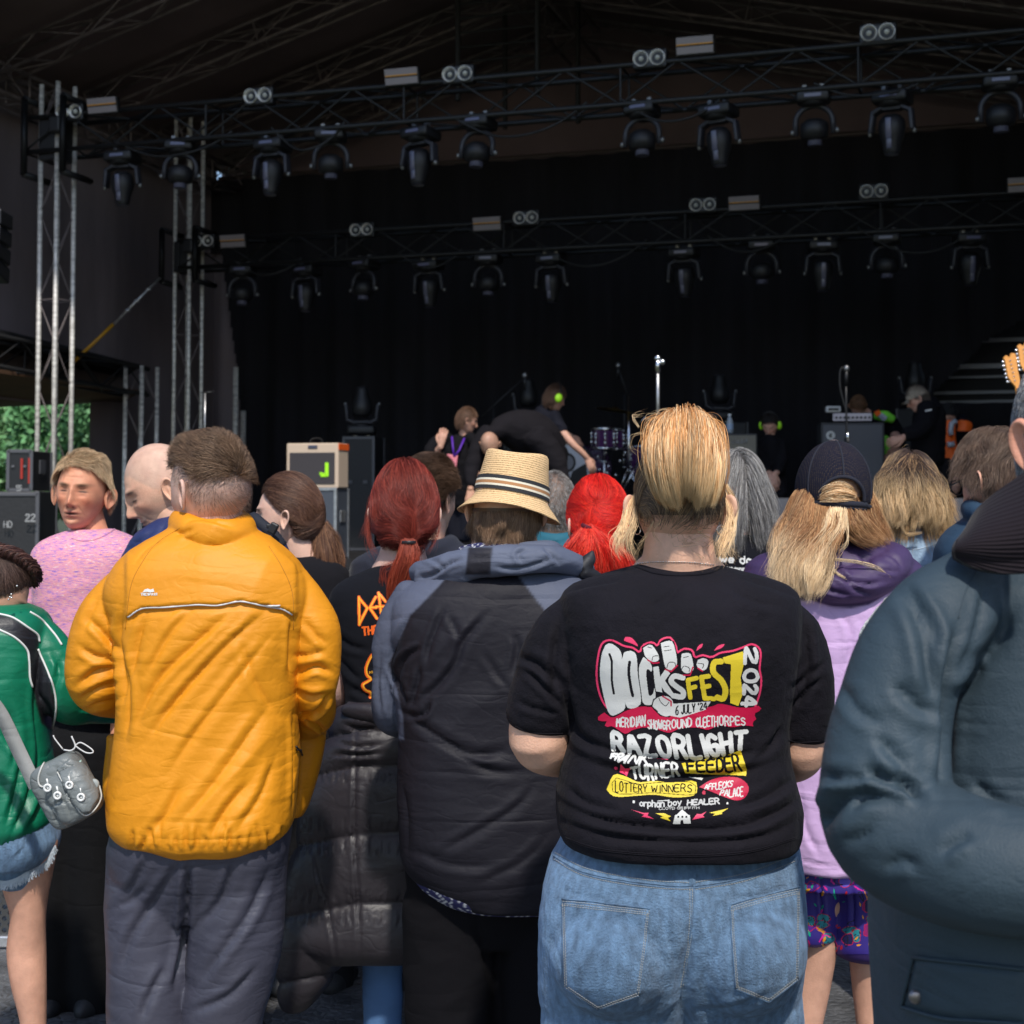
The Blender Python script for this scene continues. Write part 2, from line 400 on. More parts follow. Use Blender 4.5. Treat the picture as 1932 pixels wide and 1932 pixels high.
# ---------------- heads, ears, hands, hair ----------------
_ico = {}
def ico(sub):
    if sub not in _ico:
        bm = bmesh.new(); bmesh.ops.create_icosphere(bm, subdivisions=sub, radius=1)
        _ico[sub] = (np.array([v.co[:] for v in bm.verts]), np.array([[v.index for v in f.verts] for f in bm.faces])); bm.free()
    return _ico[sub]
HW, HD, HH = .076, .097, .118
def skull(n, off=0.):
    x, y, z = n[:, 0], n[:, 1], n[:, 2]; t = sst(-z, 0, 1); off = np.asarray(off)
    X = (HW+off)*x*(1-.22*t); Y = (HD+off)*y; Y = np.where(y < 0, Y*(1-.38*t), Y*(1-.05*t))+.026*t*t
    X = X*(1+.05*sst(-y, .2, .9)*sst(z, -.3, .3)); return np.column_stack([X, Y, (HH+off)*z])
def G(x, z, cx, cz, sx, sz): return np.exp(-((x-cx)/sx)**2-((z-cz)/sz)**2)
class Head:
    def __init__(s, x, y, D, yaw=0, pitch=0, roll=0, s_=1., c=None):
        s.C = Vector(W(x, y, D)) if c is None else Vector(c); s.s = s_*.97
        s.R = Matrix.Rotation(R(yaw), 3, 'Z') @ Matrix.Rotation(R(-pitch), 3, 'X') @ Matrix.Rotation(R(roll), 3, 'Y')
        s.Rn = np.array(s.R); s.Cn = np.array(s.C)
    def w(s, P): return (np.asarray(P)*s.s) @ s.Rn.T + s.Cn
    def inv(s, P): return ((np.asarray(P)-s.Cn) @ s.Rn)/s.s
    def mesh(s, skin, sub=6, lip=None, brow=None, stubble=None, nose=1., eyes='open', mouth=0., bald=None, wide=1.):
        n, F = ico(sub); V = skull(n); X, Y, Z = V.T; m = sst(n[:, 1], .15, .6)
        aX = np.abs(X); d = np.zeros(len(V))
        d += .006*G(aX, Z, .024, .023, .022, .008)
        d += -.015*G(aX, Z, .030, .003, .015, .0105)+.0075*G(aX, Z, .031, .001, .011, .007)
        d += nose*(.010*G(X, Z, 0, -.002, .008, .02)+.019*G(X, Z, 0, -.029, .009, .014)+.012*G(X, Z, 0, -.040, .011, .008)+.006*G(aX, Z, .013, -.042, .006, .007))
        d += .0065*G(X, Z, 0, -.062, .021, .006)+.006*G(X, Z, 0, -.073, .018, .0055)-.0045*G(X, Z, 0, -.0675, .022, .0022)
        d += -.004*G(X, Z, 0, -.083, .02, .005)+.010*G(X, Z, 0, -.1, .02, .013)+.005*G(aX, Z, .046, -.025, .014, .014)-.004*G(aX, Z, .045, -.062, .015, .02)
        d += -.004*mouth*G(X, Z, 0, -.068, .013, .003)
        d += -.0035*G(aX-.55*(-Z-.045), Z, .021, -.055, .0035, .016)-.003*G(aX, Z, .029, -.012, .013, .004)-.0025*G(X, Z, 0, .042, .03, .0025)*(mouth+.2)
        V = V+np.column_stack([aX*0, d*m, aX*0]); V[:, 0] *= wide
        c = np.tile(np.array(skin, float), (len(V), 1)); f = m > .3
        def mixc(w, col):
            nonlocal c
            w = np.clip(w*m, 0, 1)[:, None]; c = c*(1-w)+np.array(col)*w
        q_ = fbm(V*42+7, 3)[:, None]-.5; c = c*(1+q_*np.array([.22, .42, .45])); red = np.array(skin)*np.array([1.05, .66, .6])
        mixc(.5*G(aX, Z, .042, -.03, .02, .016)+.5*G(X, Z, 0, -.038, .014, .012), red)
        if stubble is not None:
            w = sst(-Z, .035, .06)*sst(n[:, 1], -.25, .1)*stubble[1]; w = w[:, None]; c = c*(1-w)+np.array(stubble[0])*w
        if lip is not None: mixc(.9*np.maximum(G(X, Z, 0, -.062, .02, .0042), G(X, Z, 0, -.0735, .017, .0045)), lip); mixc(1.2*G(X, Z, 0, -.068, .021, .0016+.0025*mouth), (.06, .015, .012))
        if brow is not None: mixc(1.35*G(aX, Z-.1*(aX-.03), .032, .0195, .017, .0042), brow); mixc(1.2*G(aX, Z, .009, -.0475, .004, .0025), (.08, .02, .015)); mixc(.55*G(aX, Z, .031, -.010, .013, .004), np.array(skin)*np.array([.72, .55, .55]))
        if eyes == 'open':
            mixc(1.3*G(aX, Z, .031, .002, .011, .0042), (.5, .46, .43)); mixc(1.5*G(aX, Z, .031, .002, .0045, .0045), (.04, .025, .015)); mixc(1.*G(aX, Z, .031, .0065, .012, .0014), (.02, .012, .01))
        elif eyes == 'squint': mixc(1.6*G(aX, Z, .031, .001, .0125, .0030), (.02, .014, .012)); mixc(.6*G(aX, Z, .031, -.009, .012, .003), np.array(skin)*.7)
        elif eyes == 'down': mixc(1.7*G(aX, Z, .031, -.005, .0125, .0026), (.02, .014, .012))
        if bald is not None:
            w = (hairline(n)*sst(n[:, 2], -.6, -.2))[:, None]*bald[1]; c = c*(1-w)+np.array(bald[0])*w
        return s.w(V), F, c
    def ears(s, skin, sc=1., flare=.5, only=None, y0=-.006, z0=-.014):
        out = []
        for sd in (-1, 1):
            if only and sd != only: continue
            a = np.linspace(0, 2*np.pi, 36, endpoint=False); rr = np.array([.02, .2, .38, .52, .64, .74, .84, .93, 1., .95, .8, .5, .1]); P = []
            for i, r in enumerate(rr):
                cx, sz = np.cos(a), np.sin(a); wdt = .0165*(1+.28*sz-.12*np.abs(sz)); ye = r*wdt*cx; ze = r*.031*sz+.0
                ye = ye-.004*(ze/.03)
                inn = i > 8
                h = (.0075*math.exp(-((r-.86)/.12)**2)-.003*math.exp(-((r-.45)/.25)**2)+.003*math.exp(-((r-.62)/.08)**2)) if not inn else -.0045*(1-r*.6)
                h = h*(1-.5*sst(-sz, .6, 1))
                out_ = .0075+flare*(.006-ye*.9)
                P.append(np.column_stack([sd*(HW*.955+out_+h), y0+ye*.95, z0+ze]))
            V = np.vstack(P)*1.; cen = np.array([sd*HW, y0, z0]); V = (V-cen)*sc+cen
            k, nn = len(rr), 36; i = np.arange(k-1)[:, None]*nn; j = np.arange(nn)[None]; j2 = (j+1) % nn
            F = np.stack([i+j, i+j2, i+nn+j2, i+nn+j], -1).reshape(-1, 4)
            if sd < 0: F = F[:, ::-1]
            out.append((s.w(V), F))
        return out
def hairline(n, soft=.06, lo=(-.62, -.55, -.12, .05, .5, .62)):
    z0 = np.interp(n[:, 1], [-1, -.35, -.05, .3, .7, 1], lo); return sst(n[:, 2]-z0, -soft, soft)
def body_mesh(name, parent, pieces, skin, m=None):
    """pieces: (V,F[,col]) -> one mesh"""
    V = []; F = {}; C = []; n = 0
    for p in pieces:
        v, f = p[0], p[1]; f = f if isinstance(f, list) else [f]
        for q in f: F.setdefault(q.shape[1], []).append(q+n)
        V.append(v); C.append(p[2] if len(p) > 2 else np.tile(np.array(skin, float), (len(v), 1))); n += len(v)
    return link(name, mesh_data(name, np.vstack(V), [np.vstack(f) for f in F.values()], np.vstack(C)), m or M['skin'], parent)
def hand(p, fwd, up, s_=1., curl=.5, thumb=1):
    """palm, four unequal curled fingers and a thumb from the side of the palm"""
    f = np.array(fwd, float); f /= np.linalg.norm(f); u = np.array(up, float); u -= f*(u@f); u /= np.linalg.norm(u); r = np.cross(f, u); p = np.array(p, float)
    T = lambda a, b, c: p+s_*(a*f+b*r+c*u)
    parts = [tubw([(*T(-.02, 0, 0), .024*s_), (*T(.03, 0, 0), .032*s_), (*T(.075, 0, -.003), .034*s_), (*T(.095, 0, -.004), .026*s_)], 12, 10)]
    V, F = parts[0]; q = V-p; h = q@u; V = V-np.outer(h*.5, u); parts[0] = (V, F)
    for i, (b, L) in enumerate([(-.028, .068), (-.0095, .078), (.0095, .073), (.027, .058)]):
        a = .085; c = 0; ang = 0; pts = [(*T(a-.02, b, c), .0105*s_)]
        for k in range(4):
            pts.append((*T(a, b*(1+.05*k), c), (.0098-.0009*k)*s_)); ang += curl*(.45 if k else .3); a += L/3*math.cos(ang); c -= L/3*math.sin(ang)
        parts.append(tubw(pts, 8, 10))
    t = -thumb; parts.append(tubw([(*T(.015, t*.02, -.004), .014*s_), (*T(.045, t*.042, -.012), .0125*s_), (*T(.07, t*.05, -.024*(.4+curl)), .0105*s_), (*T(.09, t*.046, -.04*(.4+curl)), .009*s_)], 8, 10))
    return merge(parts)
def strand_mesh(P, wd, col):
    """P (n,k,3) wd (n,k) radius, col (n,k,3) -> three sided tapered tubes"""
    n, k, _ = P.shape; T = np.gradient(P, axis=1); T /= np.linalg.norm(T, axis=2, keepdims=True)+1e-12
    ref = RNG.normal(size=(n, 1, 3)); u = np.cross(T, ref); u /= np.linalg.norm(u, axis=2, keepdims=True)+1e-12; w = np.cross(T, u)
    V = np.stack([P+wd[..., None]*(math.cos(a)*u+math.sin(a)*w) for a in (0, 2.094, 4.189)], 2).reshape(-1, 3)
    b = (np.arange(n)[:, None]*k+np.arange(k-1)[None])[..., None]*3; j = np.arange(3); j2 = (j+1) % 3
    F = np.stack([b+j, b+j2, b+3+j2, b+3+j], -1).reshape(-1, 4)
    C = np.repeat(col.reshape(-1, 3), 3, axis=0)
    return V, F, C
def mixcol(base, rnd, t, tips=None, var=.35, hi=None, hip=.2):
    """per strand colour: base varied, optional highlights and tip colour"""
    n, k = t.shape; c = np.tile(np.array(base, float), (n, k, 1)); r = rnd[:, None, None]
    if hi is not None:
        h = (RNG.random(n) < hip)[:, None, None]; c = np.where(h, np.array(hi), c)
    if tips is not None:
        tt = sst(t, tips[1]-.2, tips[1]+.2)[..., None]*np.clip(.5+RNG.random((n, 1, 1)), 0, 1); c = c*(1-tt)+np.array(tips[0])*tt
    return c*(1-var+2*var*r)
def scalp(H, n, L, flow, col, mask=hairline, off=.004, step=.006, wd=.0006, lift=.35, noise=.35, freq=18, stick=0., grav=0, jit=.003, colargs=None, seed=0, Lvar=.3, rough=None):
    """hair growing on the skull and combed along flow(p, n) in head space"""
    rough = (.012 if stick else .07) if rough is None else rough
    if n > 999: n = int(n*1.9); wd = wd*.55
    d = RNG.normal(size=(n*6, 3)); d /= np.linalg.norm(d, axis=1)[:, None]
    mk = mask(d); d = d[RNG.random(len(d)) < mk][:n]; n = len(d); k = max(5, int(L/step)); step = L/k
    p = skull(d, off*.3); P = [p]; rnd = np.clip(.5*RNG.random(n)+.9*vnoise(p*70+3)-.2, 0, 1); ln = 1-Lvar*RNG.random(n); lay = RNG.random(n)[:, None]*jit; rv = RNG.normal(size=(n, 3))
    for i in range(k):
        nn = p/np.array([HW, HD, HH]); rad = np.linalg.norm(nn, axis=1)[:, None]; nn = nn/rad; nl = nn/np.array([HW, HD, HH]); nl /= np.linalg.norm(nl, axis=1)[:, None]
        f = flow(p, nl); q = p*freq+seed
        f = f+noise*(np.column_stack([vnoise(q), vnoise(q+31), vnoise(q+57)])-.5)*2+rough*rv
        if grav: f = f+np.array([0, 0, -grav])*(i/k)
        f = f/(np.linalg.norm(f, axis=1)[:, None]+1e-9); tn = f-nl*(f*nl).sum(1)[:, None]; a = lift*math.exp(-2.5*i/k)
        f = tn+nl*np.where(stick, a, np.maximum((f*nl).sum(1), a)[:, None]); f /= np.linalg.norm(f, axis=1)[:, None]+1e-9
        p = p+f*(step*ln)[:, None]; nn = p/np.array([HW, HD, HH]); rad = np.linalg.norm(nn, axis=1)[:, None]
        mn = 1+(off*min(1, (i+1)/3)+lay)/.1; p = np.where((rad < mn), p*(mn/rad), p)
        if stick: p = np.where(rad > mn*(1+stick), p*(mn*(1+stick)/rad), p)
        P.append(p)
    P = np.stack(P, 1); t = np.broadcast_to(np.linspace(0, 1, k+1), (n, k+1))
    w = wd*(1-.75*sst(t, .5, 1.))*np.ones((n, 1)); c = mixcol(col, rnd, t, **(colargs or {}))
    Pw = H.w(P.reshape(-1, 3)).reshape(P.shape); return strand_mesh(Pw, w*H.s, c)
def shell(H, col, mask=hairline, off=.006, sub=5, noise=.003):
    """dense under-layer of the hair"""
    n, F = ico(sub); V = skull(n, off)*(1+noise*10*(vnoise(n*9)-.5)[:, None]); mk = mask(n) > .5; F = F[mk[F].all(1)]; u, iv = np.unique(F, return_inverse=True)
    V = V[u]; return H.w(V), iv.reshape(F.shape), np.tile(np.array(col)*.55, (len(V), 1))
def sheet(guides, D, n, col, k=18, r=(.004, .004), wd=.0006, jit=.15, wave=(.0, 1), colargs=None, H=None, fray=0., cutv=.12, clump=90):
    """strands interpolated between traced guide locks; guide = [(x, y, dy), ...]"""
    Gd = []
    if n > 600: n = int(n*2.1); wd = wd*.52
    else: n = int(n*1.5); wd = wd*.65
    for g in guides:
        g = [(p[0], p[1], (p[2] if len(p) > 2 else 0)) for p in g]; A = np.array(g, float); Gd.append(crm(W(A[:, 0], A[:, 1], D+A[:, 2]), k))
    Gd = np.array(Gd); m = len(Gd); t = np.linspace(0, 1, k); rad = np.interp(t, np.linspace(0, 1, len(r)), r)
    nc = max(3, int(n/(clump or 90))); uc = RNG.random(nc)*(m-1) if m > 1 else np.zeros(nc); oc = RNG.normal(size=(nc, 3))*.5; cid = RNG.integers(0, nc, n)
    sp = (m-1)/nc*1.6; u = np.clip(uc[cid]+RNG.normal(size=n)*sp*.7, 0, m-1); pull = (.15+.6*sst(t, .1, 1))[None]*(clump != 0)
    ut = np.clip(u[:, None]*(1-pull)+uc[cid][:, None]*pull, 0, m-1); i = np.clip(ut.astype(int), 0, max(m-2, 0)); f = (ut-i)[..., None]; kk = np.arange(k)[None]
    P = Gd[i, kk]*(1-f)+Gd[np.minimum(i+1, m-1), kk]*f; o = RNG.normal(size=(n, 1, 3))*.5; pl = pull[..., None]
    P = P+(o*(1-pl)+oc[cid][:, None]*(.25+pl*.9)+o*.18)*rad[None, :, None]*2
    ph = RNG.random(n)*6.28; pc = (RNG.random(nc)*6.28)[cid]; P = P+jit*.01*(np.stack([np.sin(t[None]*7+pc[:, None])+.4*np.sin(t[None]*9+ph[:, None]), np.cos(t[None]*6+pc[:, None]*1.7), np.sin(t[None]*5+ph[:, None]*2.3)], -1))*t[None, :, None]
    if wave[0]: P[:, :, 0] += wave[0]*np.sin(t*wave[1]*6.28+pc[:, None])*sst(t, 0, .4); P[:, :, 1] += wave[0]*np.cos(t*wave[1]*6.28+pc[:, None]*1.5)*sst(t, 0, .4)
    if fray: P += fray*sst(t, .3, 1)[None, :, None]*RNG.normal(size=(n, 1, 3))
    cut = 1-cutv*(.5*RNG.random((n, 1))**1.5+.5*RNG.random(nc)[cid][:, None]); tt = t[None]*cut
    xi = tt*(k-1); a = np.minimum(xi.astype(int), k-2); fr = (xi-a)[..., None]; P = np.take_along_axis(P, a[..., None], 1)*(1-fr)+np.take_along_axis(P, (a+1)[..., None], 1)*fr
    # locks: strands close together share a shade
    rnd = np.clip(.65*RNG.random(nc)[cid]+.35*RNG.random(n), 0, 1)
    T2 = np.broadcast_to(t, (n, k)); w = wd*(1-.8*sst(T2, .7, 1.)); c = mixcol(col, rnd, T2, **(colargs or {}))
    return strand_mesh(P, w, c)
def hair_obj(name, parent, parts, m=None, **tg):
    V = []; F = {}; C = []; n = 0
    for v, f, c in parts:
        for q in (f if isinstance(f, list) else [f]): F.setdefault(q.shape[1], []).append(q+n)
        V.append(v); C.append(c); n += len(v)
    return link(name, mesh_data(name, np.vstack(V), [np.vstack(f) for f in F.values()], np.vstack(C)), m or M['hair'], parent)
def loop_part(v, f, col): return v, f, np.tile(np.array(col, float), (len(v), 1))

# ---------------- ink: prints drawn as cells lying on cloth ----------------
GL = {'A': '0,0 2,6 4,0|.7,2 3.3,2', 'B': '0,0 0,6 2.6,6 3.6,4.6 2.6,3.2 0,3.2|2.6,3.2 4,1.6 2.6,0 0,0', 'C': '3.8,5 2.4,6 .6,5.2 0,3 .6,.8 2.4,0 3.8,1',
 'D': '0,0 0,6 2.2,5.8 3.8,4.2 3.8,1.8 2.2,.1 0,0', 'E': '3.8,6 0,6 0,0 3.8,0|0,3.1 3,3.1', 'F': '3.8,6 0,6 0,0|0,3.1 3,3.1', 'G': '3.8,5 2.2,6 .5,5 0,3 .5,.9 2.3,0 3.8,.8 3.8,2.8 2.2,2.8',
 'H': '0,0 0,6|4,0 4,6|0,3 4,3', 'I': '1,0 1,6', 'J': '.3,1.2 1.2,0 2.4,.3 2.8,1.6 2.8,6', 'K': '0,0 0,6|3.8,6 0,2.6|1.2,3.6 4,0', 'L': '0,6 0,0 3.6,0', 'M': '0,0 .4,6 2.2,2 4,6 4.4,0',
 'N': '0,0 0,6 3.8,0 3.8,6', 'O': '2,6 .5,5.2 0,3 .5,.8 2,0 3.5,.8 4,3 3.5,5.2 2,6', 'P': '0,0 0,6 2.6,6 3.8,4.6 2.6,2.9 0,2.9', 'R': '0,0 0,6 2.6,6 3.7,4.6 2.6,3 0,3|2,3 3.9,0',
 'S': '3.7,5.2 2.2,6 .5,5.3 .6,3.8 3.2,2.6 3.6,1 2.2,0 .2,.8', 'T': '0,6 4,6|2,6 2,0', 'U': '0,6 0,1.5 1.2,0 2.8,0 4,1.5 4,6', 'V': '0,6 2,0 4,6', 'W': '0,6 1.1,0 2.4,4.4 3.7,0 4.8,6', 'Y': '0,6 2,3 4,6|2,3 2,0',
 'X': '0,0 4,6|0,6 4,0', 'Z': '0,6 3.8,6 0,0 3.9,0', '0': '2,6 .5,5.2 0,3 .5,.8 2,0 3.5,.8 4,3 3.5,5.2 2,6', '2': '.2,5 1.6,6 3.4,5.4 3.4,4 0,0 3.8,0', '4': '3,0 3,6 0,2 4,2', '6': '3.2,6 1,4.6 .2,2 1.2,0 3,.2 3.6,1.8 2.4,3.2 .4,2.4',
 "'": '.5,6 .3,4.8', '1': '1,5 2,6 2,0', '3': '0,6 3.6,6 1.6,3.6 3.6,2.2 3,0 0,.2', '8': '2,3.1 .4,4.4 1,6 3,6 3.6,4.4 2,3.1 .2,1.6 1,0 3,0 3.8,1.6 2,3.1', '5': '3.6,6 .4,6 .2,3.4 2.6,3.6 3.7,1.8 2.4,0 0,.4', '7': '0,6 3.8,6 1.4,0', '9': '3.6,3.6 1.6,2.6 .3,4.2 1.4,6 3.2,5.6 3.6,3.6 3,0',
 'a': '3.2,3 1.4,4 .2,2 1,.2 2.6,.4 3.2,2|3.2,4 3.2,0', 'b': '0,6 0,0 2.4,0 3.2,2 2.4,4 0,3.4', 'c': '3,3.4 1.4,4 .2,2 1.4,0 3,.6', 'd': '3.2,6 3.2,0 1.2,0 .2,2 1.2,4 3.2,3.4', 'e': '.3,2.1 3.2,2.1 2.6,3.8 1.2,4 .2,2 1.2,0 3,.5', 'h': '0,6 0,0|0,3 1.6,4 3,3.2 3,0',
 'n': '0,4 0,0|0,3 1.6,4 3,3.2 3,0', 'o': '1.7,4 .3,3 .3,1 1.7,0 3.1,1 3.1,3 1.7,4', 'p': '0,4 0,-2|0,3.6 2,4 3.1,2.6 2.4,.4 0,.4', 'r': '0,4 0,0|0,2.8 1.4,4 2.6,3.7', 't': '1.4,5.6 1.4,.6 2.8,0|.2,4 2.8,4', 'w': '0,4 1,0 2.2,3.6 3.4,0 4.6,4', 'y': '0,4 1.6,.4|3.4,4 1,-2', 'u': '0,4 0,1 1.4,0 3,.6|3,4 3,0', 'm': '0,4 0,0|0,3 1.2,4 2.2,3 2.2,0|2.2,3 3.4,4 4.4,3 4.4,0', 's': '3,3.5 1.4,4 .4,3 2.8,1.4 2,0 .1,.4', 'l': '1,6 1,0', 'i': '1,4 1,0|1,5.4 1,5.8', 'g': '3.2,3 1.4,4 .2,2 1.2,.2 3,.8|3.2,4 3.2,-1 1.4,-2 0,-1.2', 'k': '0,0 0,6|3,4 0,1.8|1,2.6 3.2,0', 'v': '0,4 1.6,0 3.2,4', '/': '0,-1 3,6.5', '-': '.4,3 2.8,3', '.': '.5,0 .5,.3'}
def glyph(ch):
    return [np.array([[float(a) for a in p.split(',')] for p in st.split()]) for st in GL[ch].split('|')]
class Ink:
    def __init__(s, x0, y0, x1, y1, cell):
        s.b = (x0, y0, x1, y1); s.c = cell; s.nx = int((x1-x0)/cell); s.ny = int((y1-y0)/cell)
        X, Y = np.meshgrid(x0+(np.arange(s.nx)+.5)*cell, y0+(np.arange(s.ny)+.5)*cell); s.X, s.Y = X, Y
        s.rgb = np.zeros((s.ny, s.nx, 3)); s.a = np.zeros((s.ny, s.nx), bool)
    def _win(s, P, m):
        lo = P.min(0)-m; hi = P.max(0)+m; x0, y0 = s.b[:2]
        return slice(max(0, int((lo[1]-y0)/s.c)), max(0, int((hi[1]-y0)/s.c)+2)), slice(max(0, int((lo[0]-x0)/s.c)), max(0, int((hi[0]-x0)/s.c)+2))
    def poly(s, P, col, smooth=0):
        P = np.array(P, float)
        if smooth: P = crm(np.column_stack([np.vstack([P, P[:1]]), np.zeros(len(P)+1)]), len(P)*smooth)[:, :2]
        w = s._win(P, 1); X = s.X[w]; m = inpoly(np.column_stack([X.ravel(), s.Y[w].ravel()]), P).reshape(X.shape)
        s.rgb[w][m] = col if col is not None else 0; s.a[w][m] = col is not None
    def stroke(s, P, wd, col, smooth=0):
        P = np.array(P, float)
        if smooth: P = crm(np.column_stack([P, np.zeros(len(P))]), len(P)*smooth)[:, :2]
        w = s._win(P, wd); X = s.X[w]
        if not X.size: return
        d, _, _ = seg_dist(np.column_stack([X.ravel(), s.Y[w].ravel()]), P); m = (d < wd/2).reshape(X.shape); s.rgb[w][m] = col if col is not None else 0; s.a[w][m] = col is not None
    def text(s, t, base, top, wd, col, gap=1.4, wob=0.):
        """letters between a base line and a top line (each a polyline, left to right)"""
        wds = []; x = 0; gl = []
        for ch in t:
            if ch == ' ': x += 3; continue
            g = glyph(ch); w = max(q[:, 0].max() for q in g)
            gl.append((x, w, g)); x += max(w, 1.)+gap
        tot = x-gap; B = np.array(base, float); T = np.array(top, float); ub = np.linspace(0, 1, len(B)); ut = np.linspace(0, 1, len(T))
        for n_, (gx, w, g) in enumerate(gl):
            for q in g:
                if len(q) > 2: q = crm(np.column_stack([q, np.zeros(len(q))]), len(q)*2)[:, :2] if wob >= 0 and ch else q
                u = (gx+q[:, 0])/tot; v = q[:, 1]/6+wob*math.sin(n_*2.3)*.12
                b = np.column_stack([np.interp(u, ub, B[:, 0]), np.interp(u, ub, B[:, 1])]); tp = np.column_stack([np.interp(u, ut, T[:, 0]), np.interp(u, ut, T[:, 1])])
                s.stroke(b+(tp-b)*v[:, None], wd, col)
    def build(s, name, S, off, m, parent, tr=lambda x, y: (x, y)):
        j, i = np.nonzero(s.a); a = j*(s.nx+1)+i; F = np.stack([a, a+1, a+s.nx+2, a+s.nx+1], -1); used, inv = np.unique(F, return_inverse=True); F = inv.reshape(F.shape)
        vj, vi = used//(s.nx+1), used % (s.nx+1); xs, ys = s.b[0]+vi*s.c, s.b[1]+vj*s.c; V = np.zeros((len(used), 3)); ok = np.zeros(len(used), bool)
        for q in range(len(used)):
            X, Y = tr(xs[q], ys[q]); h = S.hit(X, Y, off)
            if h is not None: V[q] = h; ok[q] = True
        g = ok[F].all(1); F = F[g]; col = np.repeat(s.rgb[j, i][g], 4, axis=0)
        me = mesh_data(name, V, [F[:, ::-1]], None); set_col(me, col, 'CORNER'); return link(name, me, m, parent)
def tiny(name, S, x, y, r, m, parent):
    h = S.hit(x, y, r*.6); mb = MB(); mb.ell(h, (r, r*.6, r), 12); return mb.build(name, m, parent, True)
# ================= ground and stage =================
SA = np.array([.955, -.297, 0]); SBv = np.array([.297, .955, 0]); SO = np.array([-4.5, 14.6, 0])
def S_(a, b, z): return SO+SA*a+SBv*b+np.array([0, 0, z])
RS = Matrix.Rotation(-math.atan2(.297, .955), 3, 'Z')
def a_at(u, y, b):
    fy = cP-(PPY-y)/FU*sP; k = (u-966)/FU/fy; return (k*(14.6+.955*b)+4.5-.297*b)/(.955+.297*k)
def on_b(u, y, b):
    a = a_at(u, y, b); p = S_(a, b, 0); q = W(u, y, p[1]); return a, np.array(q)
grass = mat('grass', (.045, .058, .026), .95, bump=[('noise', 30., .03)]); vary(grass, 1.5, .6, 1.5)
m = MB(); n = 60; gx, gy = np.meshgrid(np.linspace(-150, 150, n), np.linspace(-40, 260, n)); V = np.column_stack([gx.ravel(), gy.ravel(), -.006-.15*fbm(np.column_stack([gx.ravel()*.05, gy.ravel()*.05, 0*gx.ravel()]))*(np.abs(gy.ravel()-5) > 12)]); i, j = np.meshgrid(np.arange(n-1), np.arange(n-1), indexing='ij'); a = (i*n+j).ravel()
m.add(V, [np.stack([a, a+1, a+n+1, a+n], -1)]); struct(m.build('ground', grass, None, True))
tread = mat('tread_plate', (.16, .16, .165), .45, .5, bump=[('vor', 34., .012), ('noise', 12., .01)]); vary(tread, 9, .5, 1.35)
for i in range(7):
    for j in range(2):
        m = MB(); m.box((-3.7+i*1.22, 3.25+j*2.44-.9, .002), (1.2, 2.42, .02), None, .004); o = m.build('trackway', tread); struct(o)
cloth_k = mat('stage_black_cloth', (.0095, .0085, .012), .95, sheen=.02); vary(cloth_k, (2, 2, .5), .6, 1.4)
drape_k = mat('charcoal_drape', (.19, .155, .168), .95, bump=[('noise', (1.5, 1.5, .5), .04)]); vary(drape_k, (1.2, 1.2, .3), .75, 1.3)
roofm = mat('roof_membrane', (.16, .115, .12), .9); vary(roofm, .8, .75, 1.25)
ST = thing('stage_platform', 'black-skirted festival stage deck under the roof', 'stage', tuple(S_(4, 0, 0)))
def sbox(name, a0, a1, b0, b1, z0, z1, m_, par=None, bev=0):
    m = MB(); m.box(S_((a0+a1)/2, (b0+b1)/2, (z0+z1)/2), (a1-a0, b1-b0, z1-z0), RS, bev); return m.build(name, m_, par)
deckm = mat('stage_deck_black', (.014, .013, .014), .5, bump=[('noise', 20., .003)]); vary(deckm, 2, .6, 1.6)
sbox('deck', -1.55, 10.5, -1.3, 6.2, .82, .92, deckm, ST); sbox('front_skirt', -1.55, 10.5, -1.27, -1.24, 0, .815, cloth_k, ST)
def pleat(name, a0, a1, b, z0, z1, m_, par, amp=.06, per=.45, cut=None, na=160, axis='a', nz=14):
    aa = np.linspace(a0, a1, na); zz = np.linspace(z0, z1, nz); V = []
    for a in aa:
        for z in zz:
            w = amp*(math.sin(a/per*6.28)+.6*math.sin(a/per*2.9+1)+.5*math.sin(a*1.3+z*.6))*(1-.5*(z-z0)/(z1-z0)); V.append(S_(a, b+w, z) if axis == 'a' else S_(b+w, a, z))
    V = np.array(V); i, j = np.meshgrid(np.arange(na-1), np.arange(nz-1), indexing='ij'); q = (i*nz+j).ravel(); F = np.stack([q, q+nz, q+nz+1, q+1], -1)
    if cut is not None: F = F[~cut(V[F].mean(1))]
    return link(name, mesh_data(name, V, [F]), m_, par)
bdr = thing('backdrop_curtain', 'huge black pleated curtain closing the back of the stage', 'curtain', tuple(S_(4, 6, 0)))
cut = lambda C: inpoly(PX(C), [(200, 478), (418, 478), (448, 700), (462, 940), (466, 1100), (200, 1100)]) | inpoly(PX(C), [(1762, 760), (1762, 739), (1823, 682), (1860, 642), (1950, 590), (2400, 300), (2400, 760)])
pleat('drape', -1.9, 11.5, 6.0, .92, 5.97, cloth_k, bdr, cut=cut, na=520, nz=110); m = MB(); m.tube(seg(S_(-1.5, 6, 6.0), S_(11.5, 6, 6.0)), .03, 8); m.build('top_rail', mat('rail_brownish', (.1, .075, .07), .5, .5), bdr)
wl_ = thing('side_curtain', 'charcoal fabric wall hanging down the left side of the stage', 'curtain', tuple(S_(-1.6, 2, 0)))
wcut = lambda C: (PX(C)[:, 0] < 168) & (PX(C)[:, 1] > 755)
pleat('drape', -5.5, 6.2, -1.62, .0, 6.35, drape_k, wl_, amp=.022, per=1.6, cut=wcut, na=300, axis='b', nz=60)
pleat('drape_return', -1.75, 1.0, 6.12, .0, 5.9, drape_k, wl_, na=60)
wr_ = thing('side_curtain', 'charcoal fabric wall hanging down the right side of the stage', 'curtain', tuple(S_(11.6, 2, 0)))
